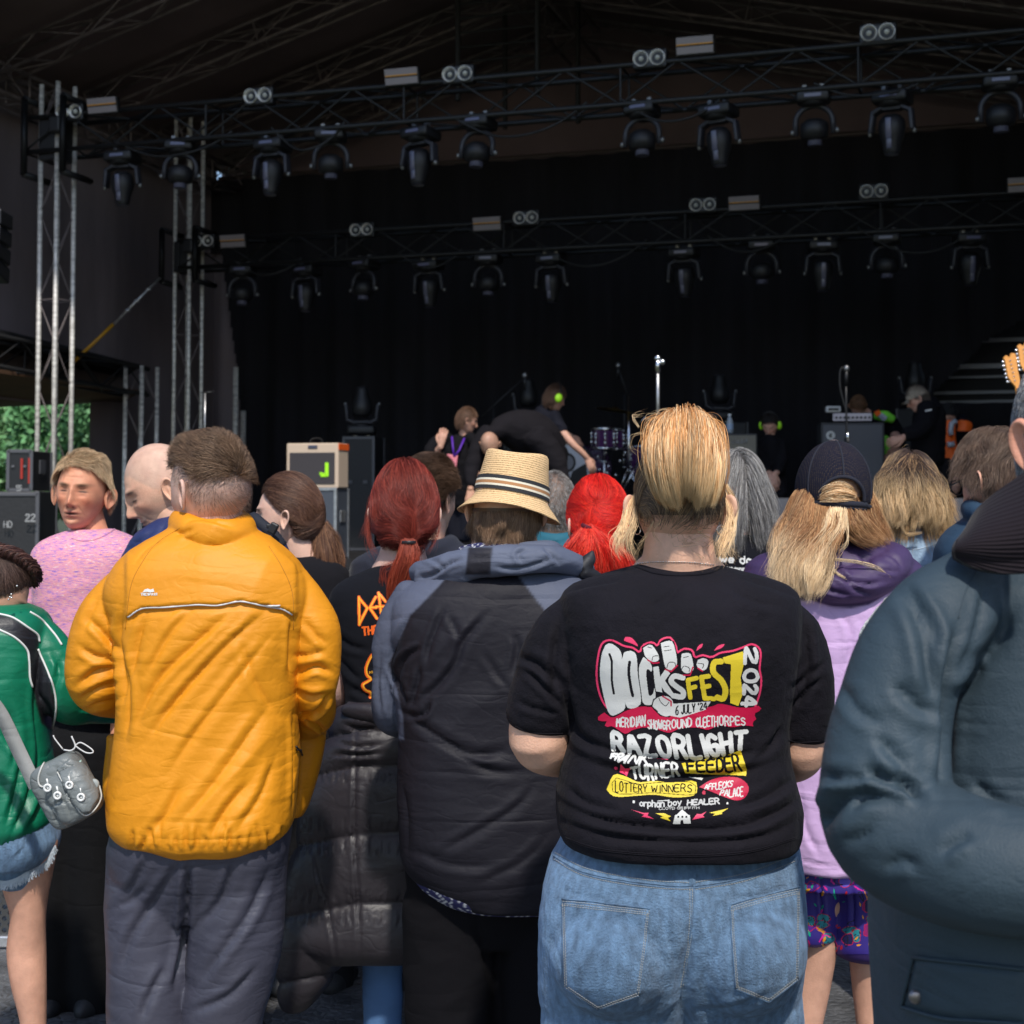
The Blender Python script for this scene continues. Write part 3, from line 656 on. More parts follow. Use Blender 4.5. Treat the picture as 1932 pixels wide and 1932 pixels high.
pleat('drape', -3.5, 6.2, 11.6, .0, 6.35, drape_k, wr_, amp=.05, per=1.1, na=160, axis='b')
rw = thing('louvred_panel', 'grey slatted panel behind the slanting right edge of the black backdrop', 'panel', tuple(S_(9, 7, 0)))
sbox('backing', 7.6, 11.5, 7.0, 7.05, .9, 5.6, mat('dark_panel', (.02, .02, .023), .8), rw)
for i, (z0, z1, g) in enumerate(((2.25, 2.47, .09), (2.52, 2.72, .075), (2.05, 2.2, .06), (2.80, 2.84, .08), (3.12, 3.18, .1), (3.0, 3.03, .08), (3.45, 3.5, .08))): sbox('slat', 8.0, 9.15 if i < 3 else 10.2, 6.9, 6.95, z0, z1, mat('slat_grey', (g*4, g*4, g*4.2), .6), rw)
# roof
RF = thing('stage_roof', 'dark brown fabric gable roof over the stage', 'roof', tuple(S_(3.8, 1, 6)))
def sheet_q(name, P, m_, par, t=.02):
    P = np.array(P); Q = P+np.array([0, 0, t]); m = MB(); m.add(np.vstack([P, Q]), [np.array([(3, 2, 1, 0), (4, 5, 6, 7), (0, 1, 5, 4), (1, 2, 6, 5), (2, 3, 7, 6), (3, 0, 4, 7)])]); return m.build(name, m_, par)
B0, B1 = -2.6, 6.5
sheet_q('membrane', [S_(-1.7, B0, 6.2), S_(3.8, B0, 7.85), S_(3.8, B1, 7.85), S_(-1.7, B1, 6.2)], roofm, RF); sheet_q('membrane', [S_(3.8, B0, 7.85), S_(11.7, B0, 6.0), S_(11.7, B1, 6.0), S_(3.8, B1, 7.85)], roofm, RF)
m = MB(); m.add([S_(-1.7, 6.45, 5.9), S_(11.7, 6.45, 5.8), S_(11.7, 6.45, 6.0), S_(3.8, 6.45, 7.85), S_(-1.7, 6.45, 6.2)], [np.array([(0, 1, 2, 3, 4)])]); m.build('rear_gable', roofm, RF)
aluR = mat('dull_truss_tube', (.17, .14, .14), .6, .1); aluK = mat('black_truss_tube', (.012, .012, .013), .5, .1); vary(aluR, 6, .6, 1.4)
tower_m = mat('truss_tube', (.80, .76, .70), .4, .3); vary(tower_m, (9, 9, 30), .55, 1.15)
def truss(label, P0, P1, w, m_, name='truss', h=None, par=None, step=.5, r=.024, rb=.011, up=(0, 0, 1), brm=None):
    P0, P1 = np.array(P0, float), np.array(P1, float); T = P1-P0; L = np.linalg.norm(T); T /= L; up = np.array(up, float); s = np.cross(T, up); s /= np.linalg.norm(s); v = np.cross(s, T); h = h or w
    t = thing(name, label, 'truss', tuple(P0)) if par is None else par
    n = max(2, int(round(L/step))); br = MB(); cs = [(-1, -1), (1, -1), (1, 1), (-1, 1)]
    C = lambda k, x: P0+T*x+s*cs[k][0]*w/2+v*cs[k][1]*h/2
    for k in range(4): m = MB(); m.tube(np.array([C(k, x) for x in np.linspace(0, L, max(2, int(L/2)))]), r, 10); m.build('chord', m_, t, True)
    for i in range(n):
        x0, x1 = L*i/n, L*(i+1)/n
        for k in range(4):
            k2 = (k+1) % 4; br.tube(seg(C(k, x0), C(k2, x1)) if (i+k) % 2 else seg(C(k2, x0), C(k, x1)), rb, 6, False)
        if i % 4 == 0:
            for k in range(4): br.tube(seg(C(k, x0), C((k+1) % 4, x0)), rb, 6, False)
    br.build('bracing', brm or m_, t, True); return t
for i, b in enumerate((-1.0, .7, 2.4, 4.1, 5.8)):
    o = ['front', 'second', 'middle', 'fourth', 'rearmost'][i]
    truss(f'{o} sloping rafter truss on the left half of the roof', S_(-1.2, b, 6.1), S_(3.7, b, 7.55), .26, aluR, 'rafter_truss', step=.6, r=.02, rb=.009); truss(f'{o} sloping rafter truss on the right half of the roof', S_(3.9, b, 7.55), S_(11, b, 5.9), .26, aluR, 'rafter_truss', step=.6, r=.02, rb=.009)
truss('ridge truss running front to back under the roof peak', S_(3.8, -2.4, 7.45), S_(3.8, 6.2, 7.45), .4, aluR, 'ridge_truss', step=.6)
truss('eave truss running back along the left wall top', S_(-1.3, -5, 5.95), S_(-1.3, 6.2, 5.95), .3, aluR, 'eave_truss')
m = MB()
for a_ in (3.35, 4.25):
    m.tube(seg(S_(a_, 2.4, 7.4), S_(a_, 2.4, 5.8)), .03, 8)
    m.tube(seg(S_(a_, 4.1, 7.4), S_(a_, 4.1, 5.9)), .03, 8)
for z in np.arange(5.9, 7.3, .16): m.tube(seg(S_(3.35, 2.4, z), S_(4.25, 2.4, z)), .012, 6)
tag(m.build('hanging_ladder_frame', aluK), 'ladder-like frame hanging from the roof peak', 'frame')
truss('front lighting truss spanning the stage above the deck', S_(-.3, 0, 5.08), S_(11.3, 0, 5.08), .34, aluK, 'lighting_truss'); truss('rear lighting truss spanning the stage in front of the backdrop', S_(-.3, 3, 4.37), S_(11.3, 3, 4.37), .32, aluK, 'lighting_truss')
def tower(u, b, zt, label, w=.225, z0=.0):
    a = a_at(u, 600, b); truss(label, S_(a, b, z0), S_(a, b, zt), w, tower_m, 'truss_tower', step=.42, rb=.0055, brm=aluR, up=(.49, .87, 0)); return a
tower(105, 0, 5.6, 'tall silver truss tower nearest the left edge of the stage'); tower(355, 3, 6.0, 'silver truss tower at the left end of the rear lighting truss'); 
sl = MB(); 
for u, b, z, hh in ((105, 0, 5.05, .75), (355, 3, 4.35, .62)):
    a = a_at(u, 600, b); s_ = thing('sleeve_block', 'black sleeve block joining the %s lighting truss to its tower' % ('front' if b == 0 else 'rear'), 'truss block', tuple(S_(a, b, z)))
    m = MB()
    for dx in (-.22, .22):
        for dz in (-hh/2, hh/2): m.tube(seg(S_(a+dx, b-.24, z+dz), S_(a+dx, b+.24, z+dz)), .035, 8); m.tube(seg(S_(a+dx, b-.24, z-hh/2), S_(a+dx, b-.24, z+hh/2)), .035, 8)
    m.build('frame', M['black'], s_, True); m = MB(); m.box(S_(a, b-.02, z), (.26, .24, hh*.6), RS, .02); m.box(S_(a+.12, b-.2, z+.1), (.13, .1, .16), RS, .02); m.build('motor_box', M['black'], s_)
for u, D_, zt in ((265, 17., 3.0),):
    p = W(u, 900, D_); truss('short silver truss tower under the side canopy', (p[0], p[1], 0), (p[0], p[1], zt), .25, tower_m, 'truss_tower', step=.42, rb=.0055, brm=aluR, up=(.49, .87, 0))
for u, yt, D_, lb in ((445, 693, 18.6, 'tall'), (459, 775, 19, 'short')):
    p = W(u, yt, D_); m = MB(); m.tube(seg((p[0], p[1], 0), p), .035, 10); m.box((p[0], p[1], .01), (.3, .3, .02)); tag(m.build('steel_pole', tower_m, None, True), lb+' bare metal pole by the left edge of the black backdrop', 'pole')
# side canopy, left
WC = thing('side_canopy', 'low dark side-stage canopy with plywood ceiling at the left', 'canopy', tuple(W(120, 700, 15)))
ply = mat('plywood', (.10, .05, .025), .8); vary(ply, 1.5, .6, 1.4)
A0, A1, A2, A3 = W(-160, 640, 13.6), W(262, 742, 17.2), W(262, 742, 17.2)+np.array([-.6, 1.6, 0]), W(-160, 640, 13.6)+np.array([-1.6, 3., 0]); z_ = np.array([0, 0, 1.])
sheet_q('ceiling', [A0-z_*.2, A1-z_*.0, A2-z_*.0, A3-z_*.5], ply, WC, .04); sheet_q('roof_sheet', [A0+z_*.25, A1+z_*.3, A2+z_*.3, A3+z_*.25], M['blackrough'], WC, .04)
truss('', A0+np.array([0, -.1, .02]), A1+np.array([0, -.1, .12]), .3, aluK, par=WC)
m = MB(); p0, p1, p2 = W(140, 682, 15.9), W(214, 612, 16), W(302, 524, 16.1); m.tube(seg(p0, p1), .02, 8); YP = thing('boom_pole', 'slanting yellow and silver pole in front of the charcoal side curtain', 'pole', tuple(p0)); m.build('yellow_section', mat('yellow_paint', (.45, .22, .01), .5), YP, True); m = MB(); m.tube(seg(p1, p2), .016, 8)
for t in (.3, .5, .75): m.ell(p1+(p2-p1)*t, (.035, .03, .02), 8)
m.build('silver_section', M['alu'], YP, True)
# line array at the left edge
LA = thing('line_array', 'black hanging loudspeaker array cut by the left edge', 'loudspeaker', tuple(W(-8, 460, 12)))
for i in range(4): m = MB(); m.box(W(-14-2*i, 415+i*32, 12), (.24, .3, .13), Matrix.Rotation(-.06*i, 3, 'X'), .015); m.build('cabinet', M['black'], LA)
# trees beyond
leafm = mat('leaf', attr=True, rough=.6)
def tree(x, y, h, rad, label, seed, col):
    T = thing('tree', label, 'tree', (x, y, 0), group='trees behind the side stage'); rs = np.random.default_rng(seed); m = MB(); m.tube(np.array([(x, y, 0), (x+.1, y, h*.3), (x-.1, y, h*.6), (x, y, h*.85)]), [.3, .22, .14, .05], 8)
    cl = []
    for k in range(30):
        d = rs.normal(size=3); d /= np.linalg.norm(d); c = np.array([x, y, h*.6])+d*np.array([rad, rad, h*.38])*(.55+.45*rs.random()); cl.append((c, rad*(.22+.2*rs.random())))
        if k < 12: m.tube(seg((x, y, h*.4), c), .05, 5)
    m.build('trunk', mat('bark', (.05, .035, .025), .9), T, True); V = []; C = []
    for c, r in cl:
        nn = 900; d = rs.normal(size=(nn, 3)); d /= np.linalg.norm(d, axis=1)[:, None]; p = c+d*r*(.5+.5*rs.random((nn, 1))); a = rs.normal(size=(nn, 3)); a /= np.linalg.norm(a, axis=1)[:, None]; b = np.cross(a, rs.normal(size=(nn, 3))); b /= np.linalg.norm(b, axis=1)[:, None]; s = .09*(.6+.8*rs.random((nn, 1)))
        V.append(np.stack([p-a*s, p+b*s*.6, p+a*s, p-b*s*.6], 1).reshape(-1, 3)); C.append(np.repeat(np.array(col)*(.6+.8*rs.random((nn, 1)))*(.8+.4*rs.random()), 4, 0))
    V = np.vstack(V); link('crown', mesh_data('crown', V, [np.arange(len(V)).reshape(-1, 4)], np.vstack(C), False), leafm, T)
tree(-13.6, 42, 4.3, 2.4, 'leafy green tree farthest left beyond the side stage', 1, (.12, .25, .09)); tree(-10.2, 38, 5.0, 2.3, 'leafy green tree framed by the silver truss tower', 2, (.10, .24, .09)); tree(-16.5, 44, 4.6, 2.6, 'lower dark tree behind the flight cases', 3, (.09, .20, .08)); tree(-8.2, 46, 4.6, 2.2, 'small tree right of the silver truss tower', 4, (.1, .22, .09))
# ---------------- lamps ----------------
lens = mat('lamp_glass', (.10, .10, .15), .3, .1, spec=.6); body_k = mat('lamp_body', (.009, .009, .011), .5); yoke_m = mat('lamp_yoke', (.026, .026, .034), .5); clampm = mat('clamp', (.25, .25, .25), .4, .6)
def moving_head(kind):
    """local: hanging, origin at the clamps, pointing down"""
    t = thing('moving_head_light', '', 'stage light', absolute=False); s = 1
    m = MB(); m.box((-.07, 0, .02), (.04, .06, .06), None, .008); m.box((.07, 0, .02), (.04, .06, .06), None, .008); m.build('clamp', clampm, t)
    m = MB(); m.box((0, 0, -.06), (.30 if kind == 'B' else .28, .26, .10), None, .025); m.lathe([(.0, -.14), (.10, -.135), (.12, -.11), (.12, -.1)], (0, 0, 0), 20); m.build('base', body_k, t, True)
    m = MB(); m.box((0, -.135, -.06), (.14, .008, .03), None, .002); m.build('display', mat('display_glass', (.12, .12, .2), .2), t)
    w = .17; d = .30
    m = MB()
    if kind == 'B':
        m.box((0, 0, -.15), (.16, .09, .03), None, .008)
        for sx in (-1, 1): m.box((sx*(w-.005), 0, -.25), (.035, .10, .19), Matrix.Rotation(R(sx*-6), 3, 'Y'), .012); m.box((sx*.115, 0, -.155), (.12, .10, .035), Matrix.Rotation(R(sx*28), 3, 'Y'), .012)
    else:
        a = np.linspace(0, np.pi, 22); P = np.column_stack([.155*np.cos(a), 0*a, -.27+.14*np.sin(a)]); P = np.vstack([[.155, 0, -.37], P, [-.155, 0, -.37]]); m.tube(P, .024, 8)
    m.build('yoke', yoke_m, t, True)
    hd = MB()
    if kind == 'B': hd.lathe([(.0, -.20), (.07, -.205), (.105, -.25), (.112, -.31), (.10, -.38), (.078, -.44), (.07, -.50), (.062, -.525), (.056, -.53)], (0, 0, 0), 24)
    else: hd.lathe([(.0, -.24), (.07, -.245), (.115, -.28), (.122, -.34), (.11, -.40), (.06, -.42)], (0, 0, 0), 24)
    hd.build('head', body_k, t, True); m = MB()
    if kind == 'B': m.lathe([(.0, -.515), (.05, -.52), (.055, -.532)], (0, 0, 0), 20); m.box((0, -.105, -.33), (.05, .02, .17), Matrix.Rotation(R(8), 3, 'X'), .008); m.box((0, -.08, -.45), (.045, .02, .09), Matrix.Rotation(R(8), 3, 'X'), .008)
    else: m.lathe([(.058, -.36), (.06, -.46), (.052, -.465), (0, -.45)], (0, 0, 0), 20)
    m.build('lens', lens, t, True)
    m = MB()
    for sx in (-1, 1): m.lathe([(.0, -.012), (.022, -.01), (.022, .014), (.0, .016)], (sx*.185, 0, -.345), 10, Matrix.Rotation(R(90), 3, 'Y'))
    m.build('pivot', clampm, t, True); return t
def clone(t, loc, rot, label, group):
    c = t.copy(); scene.collection.objects.link(c); c.location = loc; c.rotation_euler = rot; c['label'] = label; c['group'] = group
    for ch in list(t.children):
        k = ch.copy(); scene.collection.objects.link(k); k.parent = c
        for g in ch.children: q = g.copy(); scene.collection.objects.link(q); q.parent = k
    return c
prot = {'A': moving_head('A'), 'B': moving_head('B')}; used = {}
ORD = ['first', 'second', 'third', 'fourth', 'fifth', 'sixth', 'seventh', 'eighth']
def place(kind, loc, rot, label, group):
    if kind not in used: t = prot[kind]; used[kind] = 1; t.location = loc; t.rotation_euler = rot; t['label'] = label; t['group'] = group; return t
    return clone(prot[kind], loc, rot, label, group)
rz = -math.atan2(.297, .955)
for kind, b, zc, lst in (('B', 0, 4.87, (237, 520, 798, 1357, 1685)), ('A', 0, 4.93, (347, 628, 907, 1214, 1536, 1888)), ('B', 3, 4.17, (583, 812, 1042, 1292, 1552, 1829)), ('A', 3, 4.21, (463, 692, 924, 1437, 1673))):
    for i, u in enumerate(lst):
        a = a_at(u, 400 if b else 250, b); kn = 'long-nosed' if kind == 'B' else 'short round-yoked'
        place(kind, tuple(S_(a, b-.05, zc)), (random.uniform(-.10, .12), random.uniform(-.03, .03), rz+random.uniform(-.3, .3)), f'{ORD[i]} from left of the {kn} moving lights under the {"rear" if b else "front"} truss', 'moving head lights')
for u, yb, D_, lb, h in ((683, 822, 16.2, 'standing on the flight case beside the cream amplifier', 1), (997, 800, 17.5, 'behind the bent bald man', 1), (1358, 795, 17, 'behind the water bottle and cabinet', 1), (1727, 770, 17, 'behind the man in the beige cap', 1)):
    p = W(u, yb, D_); place('B', tuple(p), (math.pi, 0, 0), 'upright moving light '+lb, 'moving head lights')
    if u != 683:
        t = thing('lamp_stand_case', 'black case carrying the upright moving light '+lb, 'flight case', (p[0], p[1], .92)); m = MB(); m.box((p[0], p[1], (p[2]+.92)/2-.01), (.55, .5, p[2]-.94), None, .02); m.build('case', M['blackrough'], t); m = MB()
        for sx in (-1, 1): m.tube(seg((p[0]+sx*.28, p[1]-.255, .93), (p[0]+sx*.28, p[1]-.255, p[2]-.02)), .01, 6)
        m.build('edge', mat('dull_edge', (.12, .12, .12), .5, .5), t)
cabm = mat('cable_rubber', (.012, .012, .013), .6)
for b, zc, row in ((0, 4.9, 'front'), (3, 4.2, 'rear')):
    for i in range(6):
        a0 = .6+i*1.75+random.uniform(-.2, .2); L_c = random.uniform(.7, 1.3); dp = random.uniform(.12, .3); m = MB(); m.tube(np.array([S_(a0+L_c*t, b-.2+.04*math.sin(t*9), zc+.05-dp*math.sin(t*math.pi)) for t in np.linspace(0, 1, 18)]), .011, 6)
        tag(m.build('power_cable', cabm, None, True), f'{ORD[i]} drooping black cable from the left under the {row} truss', 'cable', 'drooping power cables')
def blinder(u, y, b, k, row):
    a, p = on_b(u, y, b); p = p-SBv*.22; t = thing('blinder_light', f'{ORD[k]} round twin blinder lamp from the left on the {row} truss', 'stage light', tuple(p), group='twin blinder lamps'); m = MB(); m.box(p+SBv*.07, (.30, .10, .17), RS, .02); m.build('housing', M['black'], t)
    for s in (-1, 1):
        c = p+SA*s*.072; Mx = RS @ Matrix.Rotation(R(97), 3, 'X'); m = MB(); m.lathe([(.0, -.045), (.03, -.04), (.052, -.018), (.062, .0), (.066, .004), (.066, -.02)], c, 24, Mx); o = m.build('reflector', M['reflect'], t, True); m = MB(); m.ell(c+SBv*.015, (.022, .03, .022), 10); m.build('bulb', M['bulb'], t, True)
M['reflect'] = mat('reflector', (.95, .93, .9), .35, 1, bump=[('noise', 60., .004)]); M['bulb'] = mat('bulb_glass', (.55, .55, .5), .1, spec=.9)
def strip(u, y, b, k, row):
    a, p = on_b(u, y, b); p = p-SBv*.24; t = thing('strobe_panel', f'{ORD[k]} pale rectangular strobe panel from the left on the {row} truss', 'stage light', tuple(p), group='strobe panels'); Mx = RS @ Matrix.Rotation(R(14), 3, 'X'); m = MB(); m.box(p+SBv*.035, (.335, .06, .155), Mx, .008); m.build('housing', M['black'], t)
    m = MB()
    for s in (-1, 1): m.box(p+np.array(Mx @ Vector((0, -.002, s*.04))), (.315, .012, .062), Mx, .003)
    m.build('diffuser', mat('strobe_diffuser', (.27, .235, .24), .4), t); m = MB(); m.box(p+np.array(Mx @ Vector((0, -.006, .008))), (.31, .012, .009), Mx); m.build('amber_tube', mat('amber_tube', (.75, .33, .04), .3), t)
for i, (u, y) in enumerate(((153, 221), (505, 191), (877, 151), (1234, 122), (1659, 75))): blinder(u, y, 0, i, 'front')
for i, (u, y) in enumerate(((398, 460), (695, 439), (1002, 417), (1332, 393), (1651, 368))): blinder(u, y, 3, i, 'rear')
for i, (u, y) in enumerate(((218, 210), (775, 157), (1320, 100))): strip(u, y, 0, i, 'front')
for i, (u, y) in enumerate(((457, 461), (931, 429), (1410, 391), (1932, 357))): strip(u, y, 3, i, 'rear')
# ---------------- backline ----------------
sbox('riser_top', 3.35, 5.45, 1.75, 3.75, 1.44, 1.5, deckm, thing_r := thing('drum_riser', 'black drum riser with white front edge in the middle of the stage', 'riser', tuple(S_(4.4, 2.7, .92))))
sbox('edge_trim', 3.33, 5.47, 1.72, 1.745, 1.435, 1.502, mat('white_edge', (.62, .62, .6), .5), thing_r); sbox('riser_skirt', 3.37, 5.43, 1.78, 1.80, .925, 1.43, M['blackcloth'], thing_r)
m = MB()
for i in range(9): a0 = 3.4+i*.23; m.tube(seg(S_(a0, 1.74, 1.40), S_(a0+.23, 1.74, 1.18 if i % 2 else 1.40)), .012, 5); m.tube(seg(S_(a0, 1.74, 1.18), S_(a0+.23, 1.74, 1.40)), .012, 5)
m.build('lattice', M['alu'], thing_r)
rr = thing('side_riser', 'grey-fronted riser under the bass cabinet at the right', 'riser', tuple(S_(7.6, 1.6, .92)))
sbox('riser_top', 5.95, 10.3, .62, 3.1, 1.44, 1.495, deckm, rr); gf = sbox('grey_front', 5.97, 10.28, .60, .615, .925, 1.49, vary(mat('grey_scrim', (.085, .088, .105), .8), 2, .8, 1.2), rr)
m = MB()
for k, a0 in enumerate((6.2, 6.75, 8.2)): P = [S_(a0+.09*i, .592, 1.2+.06*((i % 3)-1)+.05*math.sin(i*2+k)) for i in range(7)]; m.tube(crm(np.array(P), 30), .007, 5)
m.build('scribble_mark', mat('scribble', (.05, .05, .06), .8), rr)
def stand_pos(u, y, D_): return W(u, y, D_)
def cab(name, label, cat, u0, u1, y0, y1, D_, dep, front, side, z0=None, yaw=0, parts=()):
    p0, p1 = W(u0, y1, D_), W(u1, y0, D_); z0 = p0[2] if z0 is None else z0; w, h = p1[0]-p0[0], p1[2]-z0; c = np.array([(p0[0]+p1[0])/2, D_+dep/2, z0+h/2]); t = thing(name, label, cat, (c[0], c[1], z0)); RZ = Matrix.Rotation(R(yaw), 3, 'Z')
    m = MB(); m.box(c, (w, dep, h), RZ, .012); m.build('cabinet', side, t); L = lambda x, y_, z: c+np.array(RZ @ Vector((x*w/2, -dep/2+y_, z*h/2))); return t, L, w, h, RZ, c
cream = mat('cream_tolex', (.58, .45, .34), .7, bump=[('noise', 300., .001)]); grille = mat('dark_grille', (.045, .04, .045), .8, bump=[('noise', 400., .002)])
t, L, w, h, RZ, c = cab('combo_amplifier', 'cream combo amplifier with dark grille and fluorescent mark on a flight case', 'amplifier', 543, 648, 836, 921, 13.9, .27, None, cream, yaw=-14)
m = MB(); m.box(L(0, -.004, -.12), (w*.87, .012, h*.70), RZ, .004); m.build('grille', grille, t); m = MB(); m.box(L(.02, -.004, .83), (w*.18, .01, .03), RZ, .003); m.build('name_plate', mat('blue_plate', (.05, .06, .1), .5), t)
m = MB(); m.box(L(.58, -.014, -.18), (.035, .006, .13), RZ, .002); m.box(L(.46, -.014, -.42), (.06, .006, .035), RZ, .002); m.box(L(.36, -.014, -.36), (.03, .006, .025), RZ, .002); m.build('fluorescent_tape', mat('fluoro_tape', (.42, .95, .02), .5), t)
m = MB(); m.box(c+np.array(RZ @ Vector((w/2+.003, 0, h/2-.035))), (.006, .27, .06), RZ, .001); m.build('orange_label', mat('orange_label', (.85, .12, .01), .6), t)
m = MB(); m.tube(crm(np.array([L(-.25, .1, 1.), L(-.2, .1, 1.18), L(0, .1, 1.25), L(.2, .1, 1.18), L(.25, .1, 1.)]), 16), .006, 5); m.build('carry_handle', M['black'], t)
def fcase(label, u0, u1, y0, D_, dep, z0, front, yaw=0, name='flight_case', edge=None):
    t, L, w, h, RZ, c = cab(name, label, 'flight case', u0, u1, y0, 1100, D_, dep, None, front, z0, yaw); m = MB()
    for sx in (-1, 1):
        for sz in (-1, 1): m.box(L(sx*.98, -.003, 0) if sz < 0 else L(0, -.003, sx*.97), (.028, .014, h) if sz < 0 else (w, .014, .028), RZ, .003)
    for sx in (-1, 1): m.box(c+np.array(RZ @ Vector((w/2+.004, sx*(dep/2-.014), 0))), (.01, .028, h), RZ, .002); m.box(c+np.array(RZ @ Vector((-w/2-.004, sx*(dep/2-.014), 0))), (.01, .028, h), RZ, .002)
    m.build('edging', edge or M['alu'], t); m = MB(); m.box(c+np.array(RZ @ Vector((w/2+.006, 0, h*.1))), (.01, .14, .11), RZ, .004); lw = min(.08, w*.14); m.box(L(-.55, -.008, .2), (lw, .012, lw*.8), RZ, .004); m.box(L(.45, -.008, .2), (lw, .012, lw*.8), RZ, .004); m.build('latch', edge or M['alu'], t); return t, L, w, h, RZ, c
DE = mat('dull_case_edge', (.10, .10, .11), .5, .3)
fcase('grey-blue flight case with bright edging under the cream amplifier', 545, 645, 921, 13.88, .34, .92, mat('slate_laminate', (.06, .07, .09), .5), -14)
fcase('tall black flight case under the upright light beside the cream amplifier', 652, 712, 823, 16., .5, .92, M['blackrough'], -8, edge=DE)
fcase('black flight case at the left edge with white stencilled 22', -90, 66, 927, 11.5, .6, .0, M['blackrough'], 4, edge=DE)
wh = mat('stencil_white', (.3, .3, .3), .7)
def stencil(name, txt, u, y, D_, hgt, m_, par, wd=None, rotv=False):
    I = Ink(0, 0, len(txt)*60, 100, 3.5); I.text(txt, [(8, 88), (len(txt)*60-8, 88)], [(8, 12), (len(txt)*60-8, 12)], wd or 14, (.6, .6, .6), 1.6); j, i = np.nonzero(I.a); s = hgt/100; P = W(u, y, D_); m = MB()
    X = i*I.c*s; Z = -j*I.c*s; q = I.c*s
    if rotv: X, Z = -Z, -X
    V = np.stack([np.column_stack([P[0]+X, X*0+P[1], P[2]+Z]), np.column_stack([P[0]+X+q, X*0+P[1], P[2]+Z]), np.column_stack([P[0]+X+q, X*0+P[1], P[2]+Z-q]), np.column_stack([P[0]+X, X*0+P[1], P[2]+Z-q])], 1).reshape(-1, 3); m.add(V, [np.arange(len(V)).reshape(-1, 4)]); return m.build(name, m_, par)
fc2 = [o for o in scene.objects if o.get('label', '').startswith('black flight case at the left')][0]
stencil('stencil', '22', 47, 968, 11.45, .07, wh, fc2, 16); stencil('stencil', 'HD', 6, 982, 11.45, .06, wh, fc2, 12)
t_, L, w, h, RZ, c = fcase('black amplifier rack with red and white lettering standing on the left flight case', 12, 60, 850, 11.6, .5, float(W(0, 926, 11.6)[2]), M['black'], 0, 'rack_case', DE)
m = MB(); 
for k, (x, cl) in enumerate(((-.35, 0), (.25, 1), (.7, 1))): pass
stencil('lettering', 'RACK', 30, 915, 11.57, .05, wh, t_, 14, True); m.box(L(.2, -.008, .1), (.018, .01, .16), RZ); m.box(L(.82, -.008, .0), (.014, .01, .2), RZ); m.build('red_stripe', mat('red_stripe', (.35, .02, .01), .6), t_)
mgrille = mat('salt_and_pepper_grille', (.19, .175, .14), .85, bump=[('noise', 500., .002)])
t, L, w, h, RZ, c = cab('guitar_cabinet', 'beige-grilled guitar cabinet with white script badge and bottle on top', 'speaker cabinet', 1325, 1432, 818, 938, 14.0, .32, None, M['black'], 1.495, -6)
m = MB(); m.box(L(0, -.003, 0), (w*.94, .012, h*.94), RZ, .004); m.build('grille', mgrille, t); m = MB(); s0 = L(.12, -.014, .76)
X_ = np.array(RZ @ Vector((1, 0, 0))); P = lambda pts: np.array([s0+X_*x*.001+np.array([0, 0, z*.001]) for x, z in pts])
for st in ([(0, -20), (6, 22), (18, -14), (32, 24), (36, -16)], [(50, -8), (42, -14), (44, 2), (52, -2), (54, -14)], [(62, -14), (62, 4), (70, 4)], [(84, 2), (78, -4), (84, -12), (76, -14)], [(92, 22), (92, -14), (96, 0), (102, -2), (102, -14)], [(116, -4), (108, -12), (112, 2), (118, -14)], [(128, 22), (128, -14)], [(136, 22), (136, -14)], [(-6, -20), (60, -22), (140, -18)]): m.tube(P(st), .0035, 5)
m.build('script_badge', wh, t, True)
def bottle(u, y0, y1, D_, label, grp=None):
    p = W(u, y1, D_); h = W(u, y0, D_)[2]-p[2]; t = thing('water_bottle', label, 'bottle', tuple(p)); m = MB(); m.lathe([(.0, 0), (.03, 0), (.033, .02), (.033, h*.55), (.028, h*.68), (.013, h*.86), (.013, h*.92)], p, 16); m.build('bottle_body', mat('clear_plastic', (.45, .5, .55), .1, spec=.8, trans=.3), t, True); m = MB(); m.lathe([(.015, h*.9), (.015, h), (0, h)], p, 12); m.build('cap', M['white'], t, True); m = MB(); m.lathe([(.034, h*.2), (.034, h*.5)], p, 16); m.build('label_band', mat('label_band', (.3, .4, .55), .5), t, True)
bottle(1377, 781, 818, 14.12, 'clear water bottle standing on the beige-grilled cabinet')
t, L, w, h, RZ, c = cab('bass_cabinet', 'large grey-grilled bass cabinet with round white badge behind the cap', 'speaker cabinet', 1555, 1672, 797, 926, 14.0, .4, None, mat('cab_black', (.03, .03, .033), .6), None, -6)
m = MB(); m.box(L(.0, -.003, -.0), (w*.93, .012, h*.93), RZ, .006); m.build('grille', mat('grey_cloth', (.10, .10, .11), .8, bump=[('noise', 300., .002)]), t); m = MB(); m.lathe([(0, .004), (.04, .004), (.042, 0)], L(-.7, -.012, .62), 24, RZ @ Matrix.Rotation(R(90), 3, 'X')); m.build('badge', mat('badge_white', (.55, .55, .53), .5), t); m = MB(); m.tube(np.array([L(-.7+.05*math.cos(q), -.02, .62+.05*math.sin(q)) for q in np.linspace(.5, 5.8, 12)]), .005, 5); m.tube(seg(L(-.74, -.02, .58), L(-.66, -.02, .66)), .004, 5); m.build('badge_mark', M['black'], t)
m = MB(); m.box(c+np.array([0, 0, -h/2-.035]), (w*1.1, .42, .06), RZ, .01); tag(m.build('low_plinth', mat('grey_plinth', (.09, .09, .1), .6)), 'low grey plinth under the large bass cabinet', 'plinth')
t, L, w, h, RZ, c = cab('bass_amplifier', 'silver-faced bass amplifier with a row of dark knobs on the bass cabinet', 'amplifier', 1574, 1648, 778, 796, 14.1, .3, None, M['black'], None, -6)
m = MB(); m.box(L(0, -.003, 0), (w*.97, .01, h*.8), RZ, .002); m.build('front_panel', mat('lilac_silver', (.42, .38, .42), .4, .3), t)
